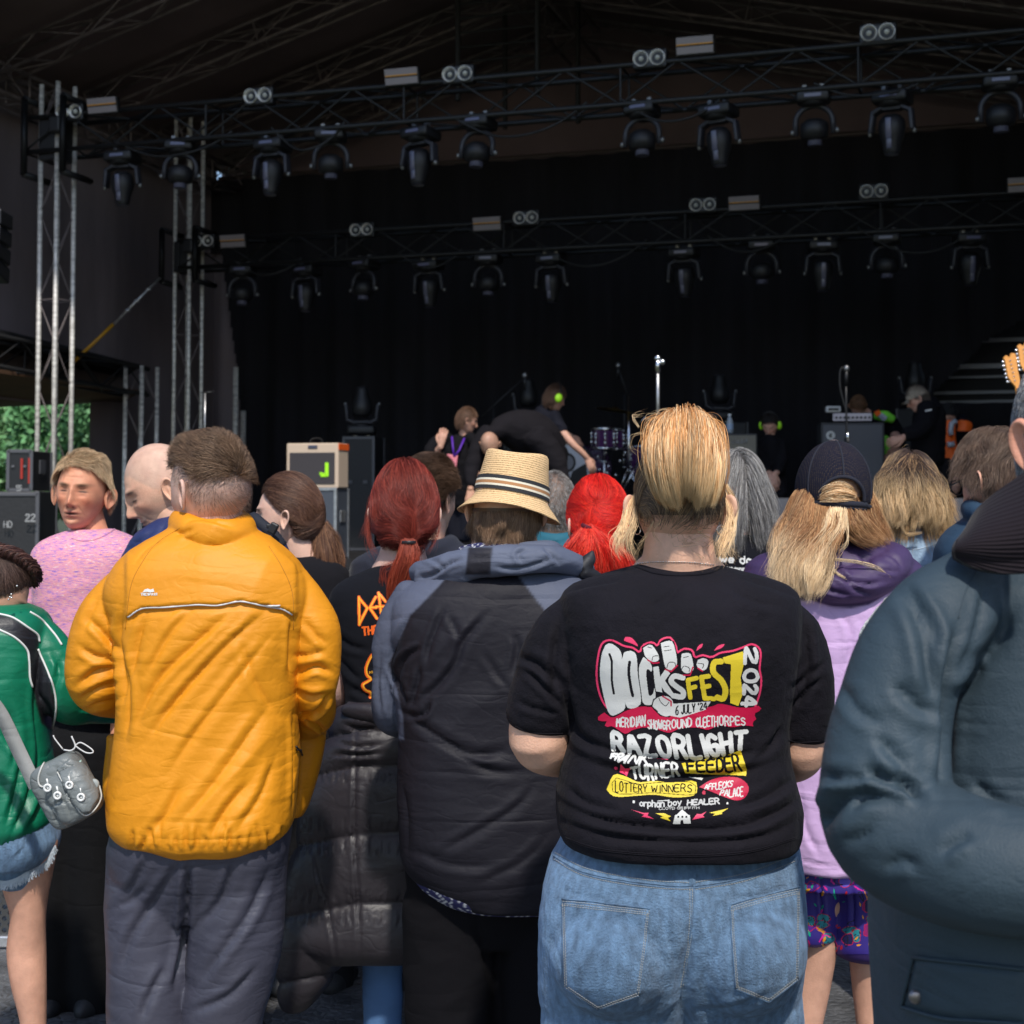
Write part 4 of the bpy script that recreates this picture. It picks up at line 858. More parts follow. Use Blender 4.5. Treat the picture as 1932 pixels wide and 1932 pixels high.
for q in np.linspace(-.8, .85, 9): m = MB(); m.lathe([(0, .014), (.012, .014), (.013, 0)], L(q, -.008, -.1), 12, RZ @ Matrix.Rotation(R(90), 3, 'X')); m.build('knob', M['black'], t)
t, L, w, h, RZ, c = cab('tuner_unit', 'small pale tuner unit at the left on top of the bass amplifier', 'tuner', 1560, 1588, 766, 778, 14.1, .12, None, mat('pale_metal', (.5, .5, .5), .4, .2), None, -6); m = MB(); m.box(L(0, -.004, 0), (w*.7, .008, h*.4), RZ); m.build('display', M['black'], t)
def mic_stand(label, u, y0, D_, z0, mic=True, boom=None, m_=None, r=.009, base=True):
    p = W(u, y0, D_); t = thing('microphone_stand', label, 'mic stand', (p[0], p[1], z0)); m = MB(); m.tube(seg((p[0], p[1], z0+.02), p-np.array([0, 0, .6])), r*1.35, 8); m.build('lower_tube', m_ or M['black'], t, True); m = MB(); m.tube(seg(p-np.array([0, 0, .62]), p), r, 8); m.build('upper_tube', m_ or M['black'], t, True)
    m = MB(); m.lathe([(r*1.2, -.05), (r*2.2, -.04), (r*2.2, .04), (r*1.2, .05)], p-np.array([0, 0, .62]), 10); m.build('clutch', M['black'], t, True)
    m = MB(); m.lathe([(.0, .012), (.12, .01), (.13, 0), (.13, -.01)], (p[0], p[1], z0+.012), 24) if base else [m.tube(seg((p[0], p[1], z0+.3), (p[0]+.32*math.cos(q), p[1]+.32*math.sin(q), z0+.01)), .008, 6) for q in (.5, 2.6, 4.7)]
    m.build('base', M['black'], t, True); e = p
    if boom: m = MB(); b0, b1 = W(*boom[0], D_), W(*boom[1], D_); m.tube(seg(b0, b1), .007, 6); m.build('boom_arm', M['black'], t, True); e = b1
    if mic: m = MB(); m.tube(seg(e+np.array([0, -.0, -.13]), e+np.array([0, -.02, -.0])), [.012, .018], 8); m.build('microphone_body', M['black'], t, True); m = MB(); m.ell(e+np.array([0, -.02, .02]), (.028, .028, .032), 14); m.build('microphone_grille', M['steel'], t, True)
    return t
t = mic_stand('tall straight chrome microphone stand rising behind the blonde ponytail', 1241, 682, 12.2, .92, False, m_=M['alu'], r=.014); p = W(1241, 676, 12.2); m = MB(); m.ell(p, (.03, .025, .03), 12); m.ell(p+np.array([.04, 0, -.03]), (.025, .02, .025), 10); m.tube(seg(p, p-np.array([0, 0, .12])), .022, 8); m.build('clip', M['chrome'], t, True)
t = mic_stand('black microphone stand with ball microphone in front of the bass cabinet', 1596, 700, 12.6, .92, True); m = MB(); q = lambda x, y: W(x, y, 12.56); m.tube(crm(np.array([q(1591, 692), q(1585, 700), q(1585, 730), q(1592, 760), q(1597, 780), q(1598, 830), q(1600, 860)]), 30), .008, 6); m.build('cable', M['black'], t, True); m = MB(); m.tube(seg(q(1599, 815), q(1600, 833)), .016, 8); m.build('chrome_collar', M['chrome'], t, True)
mic_stand('slim silver stand with a cross-piece beside the silver truss tower', 387, 742, 14.5, .92, False, ((380, 741), (404, 739)), M['alu'])
mic_stand('black tripod boom stand slanting up behind the bald bent man', 931, 770, 15.3, .92, True, ((908, 786), (990, 712)), base=False)
mic_stand('black overhead boom stand left of the cymbal', 1178, 745, 16.0, 1.5, True, ((1186, 752), (1166, 693)), base=False)
# drum kit
DK = thing('drum_kit', 'drum kit with white bass drum head, purple tom and cymbal on the riser', 'drum kit', tuple(W(1120, 935, 15.5)))
kc = W(1093, 886, 15.5); KR = Matrix.Rotation(R(-32), 3, 'Z') @ Matrix.Rotation(R(90), 3, 'X'); pur = mat('purple_lacquer', (.07, .02, .09), .2, coat=1)
m = MB(); m.lathe([(.275, -.2), (.275, .2)], kc, 40, KR); ks = m.build('bass_drum_shell', pur, DK, True); m = MB(); m.lathe([(.29, .19), (.295, .2), (.295, .235), (.27, .24), (.27, .21)], kc, 40, KR); m.build('hoop', M['black'], ks, True)
def kdisc(name, pts, off, m_):
    V = np.array([kc+np.array(KR @ Vector((x, y, .212+off))) for x, y in pts]); m = MB(); m.add(V, [np.arange(len(V))[None]]); return m.build(name, m_, ks)
cir = lambda r, x=0, y=0, n=32, a0=0, a1=6.283: [(x+r*math.cos(t), y+r*math.sin(t)) for t in np.linspace(a0, a1, n, endpoint=False)]
kdisc('drum_head', cir(.272), 0, mat('white_head', (.55, .56, .6), .4)); kdisc('yellow_patch', [(-.22, .02), (-.15, .1), (-.08, .0), (-.12, -.08), (-.06, -.16), (-.16, -.14)], .003, mat('yellow_print', (.75, .42, .02), .5)); kdisc('port_ring', cir(.1, -.02, .07), .004, M['black']); kdisc('port_inner', cir(.075, -.02, .07), .006, mat('grey_head', (.2, .2, .22), .4)); kdisc('black_print', [(.04, -.02), (.2, .06), (.22, -.1), (.1, -.24), (-.04, -.25), (.0, -.12)], .003, M['black'])
def drum(c, r, h, nm, tilt=0):
    RM = Matrix.Rotation(R(tilt), 3, 'X'); m = MB(); m.lathe([(r, -h/2), (r, h/2)], c, 28, RM); d = m.build(nm, pur, DK, True); m = MB()
    for s in (-1, 1): m.lathe([(r+.004, s*h/2-.014), (r+.014, s*h/2-.01), (r+.014, s*h/2+.012), (r+.002, s*h/2+.014)], c, 28, RM)
    m.build('rim', M['chrome'], d, True); m = MB(); m.lathe([(0, h/2+.004), (r, h/2+.004)], c, 28, RM); m.lathe([(0, -h/2-.004), (r, -h/2-.004)], c, 28, RM); m.build('drum_skin', mat('drum_skin', (.5, .5, .5), .5), d); m = MB()
    for q in np.linspace(0, 6.283, 8, endpoint=False):
        e = np.array(RM @ Vector(((r+.016)*math.cos(q), (r+.016)*math.sin(q), 0))); m.tube(seg(c+e-[0, 0, h/2], c+e+[0, 0, h/2]), .005, 5); m.ell(c+e+[0, 0, h*.22], (.014, .014, .02), 8); m.ell(c+e-[0, 0, h*.22], (.014, .014, .02), 8)
    m.build('lugs', M['chrome'], d, True); return d
drum(W(1140, 826, 15.2), .115, .2, 'tom', 6); drum(W(1158, 828, 15.7), .12, .2, 'tom', 6); drum(W(1215, 870, 15.8), .2, .3, 'floor_tom')
hw = MB(); f = lambda x, y, d=15.3: W(x, y, d)
for a_, b_, r_ in ((f(1186, 745, 15.6), f(1187, 935, 15.6), .016), (f(1140, 850), f(1140, 935), .012), (f(1118, 850), f(1105, 870), .01), (f(1205, 870), f(1170, 935), .01), (f(1190, 900), f(1225, 935), .01), (f(1135, 900), f(1120, 937), .01), (f(1145, 900), f(1165, 937), .01), (f(1205, 800), f(1225, 780), .008), (f(1225, 780), f(1230, 860), .01), (f(1130, 870), f(1150, 872), .012), (f(1186, 880, 15.6), f(1165, 935, 15.6), .009), (f(1187, 880, 15.6), f(1208, 935, 15.6), .009)): hw.tube(seg(a_, b_), r_, 6)
for k in range(14): hw.ell(f(1125+random.uniform(-20, 90), random.uniform(850, 925)), (.016, .016, .02), 8)
hw.build('hardware', M['chrome'], DK, True)
m = MB(); m.lathe([(.0, .03), (.03, .028), (.035, .012), (.19, -.006), (.2, -.01)], W(1160, 773, 15.6), 32, Matrix.Rotation(R(8), 3, 'Y')); m.build('cymbal', mat('bronze', (.35, .22, .06), .35, 1), DK, True)
# crowd barrier
perf = mat('perforated_steel', (.10, .10, .10), .45, .7); nt = perf.node_tree; N_ = nt.nodes; L_ = nt.links; tc = N_.new('ShaderNodeTexCoord'); mp = N_.new('ShaderNodeMapping'); mp.inputs['Rotation'].default_value = (R(90), 0, 0); mp2 = N_.new('ShaderNodeMapping'); mp2.inputs['Rotation'].default_value = (0, 0, R(45)); mp2.inputs['Scale'].default_value = (38, 38, 0)
vo = N_.new('ShaderNodeTexVoronoi'); vo.voronoi_dimensions = '2D'; vo.inputs['Scale'].default_value = 1; vo.inputs['Randomness'].default_value = 0; mt = N_.new('ShaderNodeMath'); mt.operation = 'GREATER_THAN'; mt.inputs[1].default_value = .31
L_.new(tc.outputs['Object'], mp.inputs[0]); L_.new(mp.outputs[0], mp2.inputs[0]); L_.new(mp2.outputs[0], vo.inputs[0]); L_.new(vo.outputs[0], mt.inputs[0]); L_.new(mt.outputs[0], N_['Principled BSDF'].inputs['Alpha'])
bp0 = thing('crowd_barrier', '', 'barrier', (0, 0, 0), absolute=False)
m = MB(); m.box((0, 0, .32), (1.0, .004, .56)); m.build('perforated_sheet', perf, bp0); m = MB()
for x in (-.515, .515): m.box((x, 0, .58), (.045, .05, 1.14), None, .006)
m.box((0, 0, .6), (1.0, .04, .04), None, .006); m.box((0, 0, .04), (1.0, .04, .04), None, .006); m.tube(seg((-.55, 0, 1.15), (.55, 0, 1.15)), .03, 10); m.build('frame', M['alu'], bp0)
m = MB(); m.box((0, .012, .86), (1.0, .012, .5)); m.build('black_cover', M['blackcloth'], bp0); m = MB(); m.box((0, -.55, .014), (1.06, 1.05, .01)); m.build('footplate', tread, bp0)
for i in range(7):
    x = -3.45+i*1.1; lb = f'{ORD[i]} crowd barrier panel from the left behind the front row'
    if i == 0: bp0.location = (x, 4.9, .012); bp0['label'] = lb; bp0['group'] = 'crowd barrier panels'
    else: clone(bp0, (x, 4.9, .012), (0, 0, 0), lb, 'crowd barrier panels')
m = MB(); m.box(W(148, 1835, 4.55), (.12, .1, .06), Matrix.Rotation(.5, 3, 'Z'), .008); o = m.build('yellow_ramp_block', mat('yellow_rubber', (.6, .28, .01), .6)); tag(o, 'small yellow block on the ground behind the bare leg', 'block')
m = MB(); m.box((W(20, 1932, 3.9)[0], 3.9, .05), (.35, .2, .05), None, .01); o = m.build('yellow_cable_ramp', mat('yellow_rubber', (.6, .28, .01), .6)); tag(o, 'yellow cable ramp at the bottom left corner', 'cable ramp')
def cq(f, *pts): return [(*f(p[0], p[1])[0], *(p[2:] if len(p) > 2 else ())) for p in pts]
def floor_loc(x, y, D):
    p = W(x, y, D); return (float(p[0]), float(p[1]), 0.)
SK = dict(fair=(.74, .43, .30), pale=(.66, .41, .33), tan=(.55, .25, .14), red=(.6, .29, .2), mid=(.5, .28, .19))
def legs(D, cx, hy, sp=.11, r=(.1, .075, .055), knee=.5, foot_y=.0, turn=0, dy=0., bend=0., bot=.03):
    """two trouser legs from hip height (picture y) to the ground; returns loft parts"""
    c = W(cx, hy, D+dy); out = []
    for s in (-1, 1):
        out.append(tubw([(c[0]+s*sp*.75, c[1], c[2], r[0]), (c[0]+s*sp*.9, c[1]+bend, c[2]*.55, r[1]), (c[0]+s*sp, c[1]+.01, bot, r[2])], 20))
    return out
def shoes(D, cx, hy, sp, parent, m, yaw=0, dy=0., col=None):
    c = W(cx, hy, D+dy)
    for s in (-1, 1):
        mb = MB(); RZ = Matrix.Rotation(R(yaw+s*-8), 3, 'Z')
        n, F = ico(4); V = n*np.array([.048, .14, .055]); V[:, 2] = np.maximum(V[:, 2], -.03)+.03; V[:, 2] *= np.where(V[:, 1] > .03, 1-.35*sst(V[:, 1], .03, .13), 1)
        mb.add(V @ np.array(RZ).T+np.array([c[0]+s*sp, c[1]+.05, .012]), [F]); V2 = n*np.array([.05, .142, .012]); mb.add(V2 @ np.array(RZ).T+np.array([c[0]+s*sp, c[1]+.05, .013]), [F])
        mb.build('shoe', m, parent, True)

# ================= woman in the printed festival T-shirt =================
D = 2.6
P11 = thing('person', 'woman with blonde ponytail seen from behind in black festival T-shirt and blue jeans', 'woman', floor_loc(1281, 1900, D))
H = Head(1281, 950, D, pitch=-2, s_=1.02); sk = SK['fair']
neck = tub([(1281, 985, -.005, 62), (1281, 1030, -.01, 66), (1281, 1062, -.0, 74), (1281, 1095, .02, 100)], D)
arms = [tub([(1022, 1300, 0, 48), (1017, 1375, .01, 57), (1020, 1402, .015, 54), (1060, 1420, .10, 46), (1130, 1420, .22, 38), (1180, 1400, .3, 30)], D),
        tub([(1515, 1330, 0, 44), (1512, 1400, .01, 43), (1512, 1425, .02, 42), (1480, 1440, .1, 38), (1420, 1430, .22, 34), (1370, 1410, .3, 28)], D)]
V, F, c = H.mesh(sk, 6, lip=(.45, .14, .12), brow=(.15, .09, .06))
core = [loft_rows([(1075, 1225, 1340, 0, .05), (1130, 1120, 1440, .0, .08), (1300, 1110, 1450, 0, .1), (1560, 1110, 1450, 0, .11)], D)]
body_mesh('body', P11, [(V, F, c)]+H.ears(sk, .98, .75)+[remesh([neck]+core, .006, 4), remesh(arms, .005, 6)]
          + [hand(W(1200, 1395, D+.33), (.9, .3, .1), (0, 0, 1), .9, .9, 1), hand(W(1360, 1405, D+.33), (-.9, .3, .1), (0, 0, 1), .9, .9, -1)], sk)
jersey = mat('black_jersey', (.0065, .0055, .009), .85, spec=.2, sheen=.02, bump=[('noise', 420., .0012), ('noise', 45., .004)]); vary(jersey, 9, .75, 1.35)
tee = [loft_rows([(1066, 1215, 1350, .02, .055), (1078, 1172, 1392, .012, .075), (1096, 1110, 1455, .005, .095), (1120, 1066, 1498, 0, .115), (1160, 1060, 1506, -.005, .135), (1240, 1070, 1500, -.01, .145),
                  (1330, 1077, 1488, -.0, .14), (1400, 1078, 1480, .0, .14), (1470, 1062, 1490, 0, .15), (1530, 1053, 1503, -.01, .165), (1580, 1054, 1505, -.015, .175), (1606, 1060, 1502, -.015, .176), (1620, 1075, 1496, -.015, .172)], D),
       tub([(1110, 1150, 0, 48), (1062, 1205, 0, 60), (1032, 1290, .0, 64), (1018, 1355, .005, 62)], D), tub([(1455, 1150, 0, 46), (1500, 1215, 0, 56), (1518, 1300, .0, 54), (1517, 1380, .005, 47)], D)]
folds = [(b3(60, 520, 150, 560, 230, 640), 9, 7), (b3(85, 560, 170, 640, 260, 740), 8, 5), (b3(205, 560, 250, 660, 275, 760), 9, 6, -1), (b3(225, 380, 205, 560, 215, 700), 9, 6),
         (b3(1165, 330, 1180, 560, 1150, 700), 9, 6, -1), (b3(1240, 600, 1180, 650, 1120, 720), 8, 6), (b3(1250, 540, 1180, 600, 1110, 650), 8, 4),
         (b3(250, 800, 420, 880, 700, 925, 930, 900, 1080, 830), 10, 6), (b3(270, 900, 450, 960, 700, 985, 960, 960, 1085, 900), 11, 5, -1), (b3(240, 1010, 330, 1080, 480, 1120), 9, 5),
         (b3(230, 1080, 400, 1150, 700, 1185, 950, 1165, 1140, 1090), 12, 8), (b3(225, 1150, 420, 1210, 720, 1232, 980, 1215, 1145, 1150), 9, 6, -1), (b3(900, 1100, 1020, 1060, 1130, 990), 10, 6),
         (b3(980, 1150, 1080, 1110, 1145, 1070), 8, 5), (b3(1085, 780, 1040, 870, 960, 930), 9, 5), (b3(260, 720, 300, 820, 380, 890), 9, 5), (b3(700, 240, 640, 300, 560, 330), 9, 3), (b3(860, 240, 960, 300, 1060, 330), 10, 3),
         (b3(235, 280, 330, 250, 480, 225), 7, 3), (b3(1150, 300, 1050, 255, 930, 225), 7, 3), (b3(55, 690, 120, 720, 230, 745), 7, 3)]
tshirt, TS = garment('t_shirt', P11, tee, D, jersey, .0042, 5, [(f[0], f[1], f[2]*1.5)+tuple(f[3:]) for f in folds], [dict(amp=.003, sc=(4, 4, 11), ang=.1, seed=3), dict(amp=.0012, sc=(14, 14, 30), seed=8)])
seam(TS, 'collar_band', cq(b3, (520, 178), (600, 205), (690, 212), (790, 205), (850, 182)), .0035, jersey, tshirt)
seam(TS, 'sleeve_hem', [b3(60, 790, 120, 815, 240, 818), b3(1105, 845, 1150, 852, 1225, 848)], .0011, jersey, tshirt)
seam(TS, 'shirt_hem', [b3(232, 1210, 400, 1262, 700, 1283, 950, 1268, 1135, 1215), b3(232, 1216, 400, 1268, 700, 1289, 950, 1274, 1135, 1221)], .0010, jersey, tshirt)
# the print
wht, pk, rd, ye, bk = (.62, .62, .6), (.75, .04, .13), (.5, .004, .05), (.72, .55, .03), None
I = Ink(150, 90, 1700, 1820, 3.3)
I.stroke([(320, 790), (245, 700), (197, 560), (187, 400), (215, 220), (258, 155), (330, 148), (430, 196), (510, 212), (568, 250), (600, 190), (680, 163), (728, 192), (760, 140), (840, 122), (890, 190), (908, 252), (960, 222), (1038, 235), (1062, 296), (1130, 278), (1210, 296), (1290, 258), (1400, 240), (1500, 205), (1570, 180), (1630, 210), (1650, 270), (1640, 400), (1655, 500), (1640, 620), (1590, 770)], 17, pk, 3)
I.poly([(255, 790), (330, 835), (440, 780), (560, 740), (680, 742), (870, 762), (1180, 742), (1290, 712), (1450, 745), (1570, 745), (1630, 730), (1652, 765), (1590, 805), (1612, 845), (1570, 885), (1590, 915), (1500, 905), (1400, 922), (1280, 905), (1180, 945), (1080, 925), (930, 932), (830, 972), (700, 932), (600, 925), (500, 950), (440, 982), (330, 915), (270, 922), (258, 890), (285, 868), (215, 868), (195, 835)], rd, 3)
for P_ in ([(265, 190), (300, 172), (345, 190), (395, 235), (412, 300), (400, 380), (400, 500), (430, 650), (438, 755), (380, 800), (320, 818), (280, 760), (240, 600), (216, 450), (230, 280)],
           [(430, 255), (480, 238), (525, 255), (545, 310), (553, 450), (575, 600), (580, 705), (540, 745), (480, 755), (445, 720), (415, 600), (392, 480), (397, 370)],
           [(600, 300), (625, 290), (660, 340), (680, 385), (675, 425), (640, 400), (628, 440), (640, 560), (655, 640), (690, 620), (700, 570), (712, 640), (690, 710), (640, 725), (598, 700), (583, 600), (566, 480), (565, 380)]): I.poly(P_, wht, 3)
I.poly([(690, 385), (738, 375), (752, 470), (800, 402), (842, 440), (795, 505), (868, 615), (845, 645), (790, 600), (765, 560), (770, 610), (715, 600), (700, 500)], wht)
I.stroke([(955, 480), (880, 465), (850, 510), (900, 560), (955, 600), (950, 650), (870, 640)], 48, wht, 4)
I.stroke([(300, 270), (322, 340), (322, 500), (340, 620)], 20, bk, 3); I.stroke([(480, 340), (472, 430), (490, 560), (508, 640)], 26, bk, 3)
for P_ in ([(1078, 482), (1000, 500), (1012, 590), (1022, 655)], [(1010, 575), (1065, 560)]): I.stroke(P_, 40, ye)
for P_ in ([(1185, 465), (1120, 475), (1135, 560), (1150, 662), (1232, 668)], [(1130, 566), (1190, 552)]): I.stroke(P_, 42, ye)
I.stroke([(1295, 335), (1235, 345), (1228, 430), (1300, 505), (1335, 590), (1315, 665), (1262, 655)], 52, ye, 4)
I.poly([(1310, 300), (1490, 245), (1505, 300), (1490, 350), (1450, 350), (1500, 350), (1470, 480), (1490, 620), (1450, 732), (1378, 705), (1375, 600), (1385, 360), (1330, 350)], ye)
I.text('2024', [(1520, 215), (1500, 460), (1505, 600), (1480, 730)], [(1612, 215), (1625, 460), (1615, 600), (1600, 725)], 34, wht, 1.7)
for P_ in ([(600, 215), (650, 186), (690, 200), (742, 290), (730, 330), (680, 335), (620, 290)], [(758, 172), (820, 152), (866, 166), (900, 300), (895, 380), (860, 412), (812, 400), (790, 360), (770, 250)],
           [(945, 265), (1000, 258), (1030, 280), (1050, 380), (1040, 420), (990, 440), (945, 410), (938, 330)], [(1090, 320), (1140, 305), (1182, 330), (1165, 400), (1120, 412), (1078, 370)], [(685, 735), (700, 680), (760, 645), (830, 650), (868, 700), (850, 760), (830, 822), (760, 812)]):
    I.stroke(P_+P_[:1], 26, bk); I.poly(P_, wht, 3)
for P_ in ([(640, 320), (690, 350), (740, 345)], [(800, 405), (850, 425), (905, 370)], [(960, 455), (1020, 455), (1045, 385)], [(1090, 395), (1130, 420)], [(775, 645), (850, 690), (850, 730)]): I.stroke(P_, 13, rd)
for P_ in ([(680, 325), (690, 290), (735, 285)], [(812, 390), (830, 345), (880, 345), (890, 375)], [(945, 405), (965, 375), (1015, 395), (1010, 425)], [(1090, 350), (1140, 360), (1130, 395)], [(740, 660), (760, 700), (800, 730), (830, 700)], [(785, 205), (830, 198)], [(790, 240), (850, 232)], [(960, 300), (1005, 290)], [(640, 205), (675, 215)], [(690, 745), (730, 780)]): I.stroke(P_, 6, bk, 3)
I.stroke([(860, 765), (1200, 690)], 20, bk)
I.poly([(862, 712), (1205, 690), (1160, 765), (1050, 800), (930, 836), (832, 818)], wht)
I.text("6 JULY '24", [(890, 812), (1030, 790), (1170, 752)], [(892, 735), (1030, 715), (1165, 702)], 11, bk, 1.6)
I.text('MERIDIAN', [(365, 915), (490, 918), (615, 905)], [(365, 845), (490, 840), (620, 812)], 13, wht, 1.6, .5)
I.text('SHOWGROUND', [(645, 935), (800, 942), (1032, 918)], [(640, 858), (800, 866), (1032, 845)], 13, wht, 1.6, .5)
I.text('CLEETHORPES', [(1075, 918), (1250, 910), (1510, 900)], [(1075, 842), (1250, 822), (1505, 836)], 13, wht, 1.6, .5)
I.text('RAZORLIGHT', [(335, 1125), (600, 1165), (850, 1188), (1100, 1192), (1300, 1165), (1500, 1105)], [(325, 978), (600, 1010), (950, 1005), (1200, 995), (1520, 962)], 43, wht, 2.2)
I.text('FRANK', [(312, 1200), (400, 1232), (640, 1262)], [(322, 1165), (480, 1172), (650, 1178)], 20, wht, 1.5, .4)
I.text('TURNER', [(510, 1380), (700, 1392), (920, 1345)], [(490, 1285), (700, 1258), (900, 1245)], 23, wht, 1.8, .5)
I.poly([(945, 1250), (1130, 1212), (1300, 1190), (1470, 1125), (1525, 1300), (1520, 1360), (1250, 1345), (975, 1330)], ye)
I.text('FEEDER', [(1000, 1312), (1250, 1316), (1480, 1312)], [(990, 1240), (1250, 1212), (1440, 1165)], 22, bk, 1.7)
I.poly([(1000, 1370), (1138, 1380), (1125, 1400)], wht)
I.poly([(390, 1330), (400, 1250), (440, 1290), (490, 1285), (470, 1320), (455, 1365), (430, 1345)], pk); I.stroke([(355, 1285), (362, 1290)], 26, pk); I.stroke([(690, 1200), (820, 1212)], 7, pk)
I.poly([(275, 1480), (340, 1350), (450, 1368), (560, 1415), (700, 1405), (850, 1420), (1050, 1405), (1082, 1455), (1060, 1532), (880, 1552), (700, 1528), (540, 1538), (400, 1548), (320, 1535)], ye, 3)
I.stroke([(330, 1500), (325, 1400), (360, 1378), (560, 1435), (700, 1422), (1040, 1418), (1055, 1500), (1030, 1532), (700, 1510), (540, 1520), (370, 1522), (330, 1500)], 5, bk, 2)
I.text('LOTTERY WINNERS', [(352, 1503), (640, 1503), (1032, 1500)], [(352, 1405), (640, 1450), (1035, 1435)], 10, bk, 1.8, .6)
I.poly([(1102, 1460), (1200, 1400), (1330, 1370), (1460, 1380), (1535, 1440), (1540, 1500), (1500, 1560), (1430, 1580), (1330, 1550), (1210, 1500)], rd, 3)
I.text('AFFLECKS', [(1150, 1475), (1275, 1478), (1390, 1452)], [(1160, 1440), (1275, 1420), (1405, 1402)], 11, wht, 1.5, .4); I.text('PALACE', [(1285, 1530), (1400, 1545), (1490, 1535)], [(1300, 1488), (1400, 1475), (1490, 1455)], 12, wht, 1.6, .4)
I.stroke([(1143, 1505), (1143, 1512)], 30, rd); I.stroke([(516, 1590), (516, 1595)], 22, wht); I.stroke([(1353, 1603), (1353, 1607)], 18, wht)
I.text('orphan boy', [(570, 1628), (750, 1640), (940, 1615)], [(570, 1578), (750, 1580), (940, 1570)], 12, (.45, .45, .45), 1.3); I.stroke([(730, 1585), (835, 1578)], 9, (.45, .45, .45)); I.text('HEALER', [(995, 1620), (1280, 1608)], [(1000, 1578), (1275, 1560)], 14, (.45, .45, .45), 1.4)
I.text('LLOYD GRIFFITH', [(745, 1662), (1100, 1655)], [(745, 1640), (1100, 1636)], 6, (.35, .35, .35), 1.5)
I.poly([(490, 1660), (600, 1690), (650, 1690), (640, 1712), (698, 1742), (590, 1722), (610, 1705)], pk); I.poly([(710, 1693), (790, 1695), (850, 1720), (820, 1732), (845, 1762), (750, 1730), (780, 1722)], ye)
I.poly([(1040, 1750), (1080, 1700), (1120, 1702), (1165, 1680), (1135, 1712), (1150, 1728)], pk); I.poly([(1190, 1690), (1290, 1668), (1362, 1650), (1300, 1690), (1310, 1700), (1220, 1716), (1245, 1698)], ye)
I.poly([(866, 1785), (885, 1710), (900, 1706), (948, 1660), (1000, 1705), (1018, 1712), (1026, 1784)], wht); I.poly([(932, 1790), (935, 1752), (958, 1752), (962, 1790)], bk)
for X in (905, 942, 978): I.poly([(X, 1718), (X+18, 1718), (X+18, 1732), (X, 1732)], bk)
I.poly([(430, 150), (440, 118), (490, 120), (530, 155), (555, 200), (500, 175)], pk, 3); I.poly([(1075, 242), (1090, 200), (1130, 175), (1125, 205)], pk, 3); I.poly([(1232, 240), (1270, 195), (1328, 180), (1300, 215)], pk, 3)
I.stroke([(300, 162), (330, 150)], 5, bk)
I.build('t_shirt_print', TS, .0009, M['print'], tshirt, lambda x, y: (1086.8+x*.21098, 1177.3+y*.21098))
# jeans
denim = mat('denim', (.17, .29, .46), .85, sheen=.1, bump=[('wavex', (500., 500., 500.), .0006), ('noise', 260., .0022), ('noise', 30., .004)]); vary(denim, (90, 90, 40), .72, 1.32, 8); vary(denim, 4, .84, 1.16, 3)
thread = mat('pale_thread', (.42, .42, .4), .7); rust = mat('dark_denim_edge', (.07, .12, .22), .85)
jn = [loft_rows([(1578, 1070, 1494, 0, .14), (1612, 1062, 1500, 0, .15), (1660, 1040, 1506, -.01, .155), (1720, 1028, 1510, -.015, .165), (1790, 1020, 1514, -.01, .17), (1860, 1020, 1508, 0, .16), (1925, 1022, 1500, .01, .13), (1960, 1040, 1490, .01, .11)], D),
      ellu(1160, 1790, -.075, 125, 120, .135, D), ellu(1398, 1785, -.075, 120, 120, .135, D),
      tub([(1155, 1850, 0, 128), (1148, 1960, 0, 124), (1150, 2200, .01, 96), (1150, 2480, .02, 82)], D), tub([(1392, 1850, 0, 116), (1400, 1960, 0, 112), (1395, 2200, .01, 94), (1390, 2480, .02, 80)], D)]
def cleft(V, F):
    Q = PX(V); N = normals(V, F); d, sg, t = seg_dist(Q, [(1300, 1705), (1300, 1780), (1290, 1850), (1292, 1920), (1295, 2050)]); f = sst(-(N[:, 1]), .0, .3)
    w = .022*np.exp(-(d/16)**2)*sst(Q[:, 1], 1690, 1860)*f; V = V.copy(); V[:, 1] += w; return V
fj = [(b3(1050, 1800, 900, 1870, 760, 1880), 9, 5), (b3(1100, 1820, 950, 1900, 780, 1915), 9, 3, -1), (b3(690, 1850, 650, 1900, 600, 1932), 9, 4), (b3(1130, 1780, 1060, 1870, 980, 1932), 8, 4),
      (b3(740, 1400, 730, 1600, 700, 1800), 6, 2.5), (b3(220, 1400, 300, 1440, 420, 1460), 8, 2.5), (b3(1120, 1400, 1000, 1440, 880, 1450), 8, 2.5), (b3(180, 1560, 230, 1700, 250, 1850), 10, 2.5), (b3(600, 1500, 650, 1600, 680, 1750), 10, 2)]
jeans, JS = garment('jeans', P11, jn, D, denim, .0048, 9, fj, [dict(amp=.0022, sc=(10, 10, 20), seed=5), dict(amp=.0009, sc=(45, 45, 60), seed=6)], push=cleft)
pkL = b3(240, 1452, 578, 1490, 532, 1820, 376, 1875, 250, 1790); pkR = b3(880, 1475, 1145, 1405, 1138, 1760, 1030, 1845, 905, 1795)
denim2 = mat('pocket_denim', (.15, .265, .43), .85, sheen=.1, bump=[('wavex', (500., 500., 500.), .0006), ('noise', 260., .0022)]); vary(denim2, (60, 60, 22), .62, 1.45, 8)
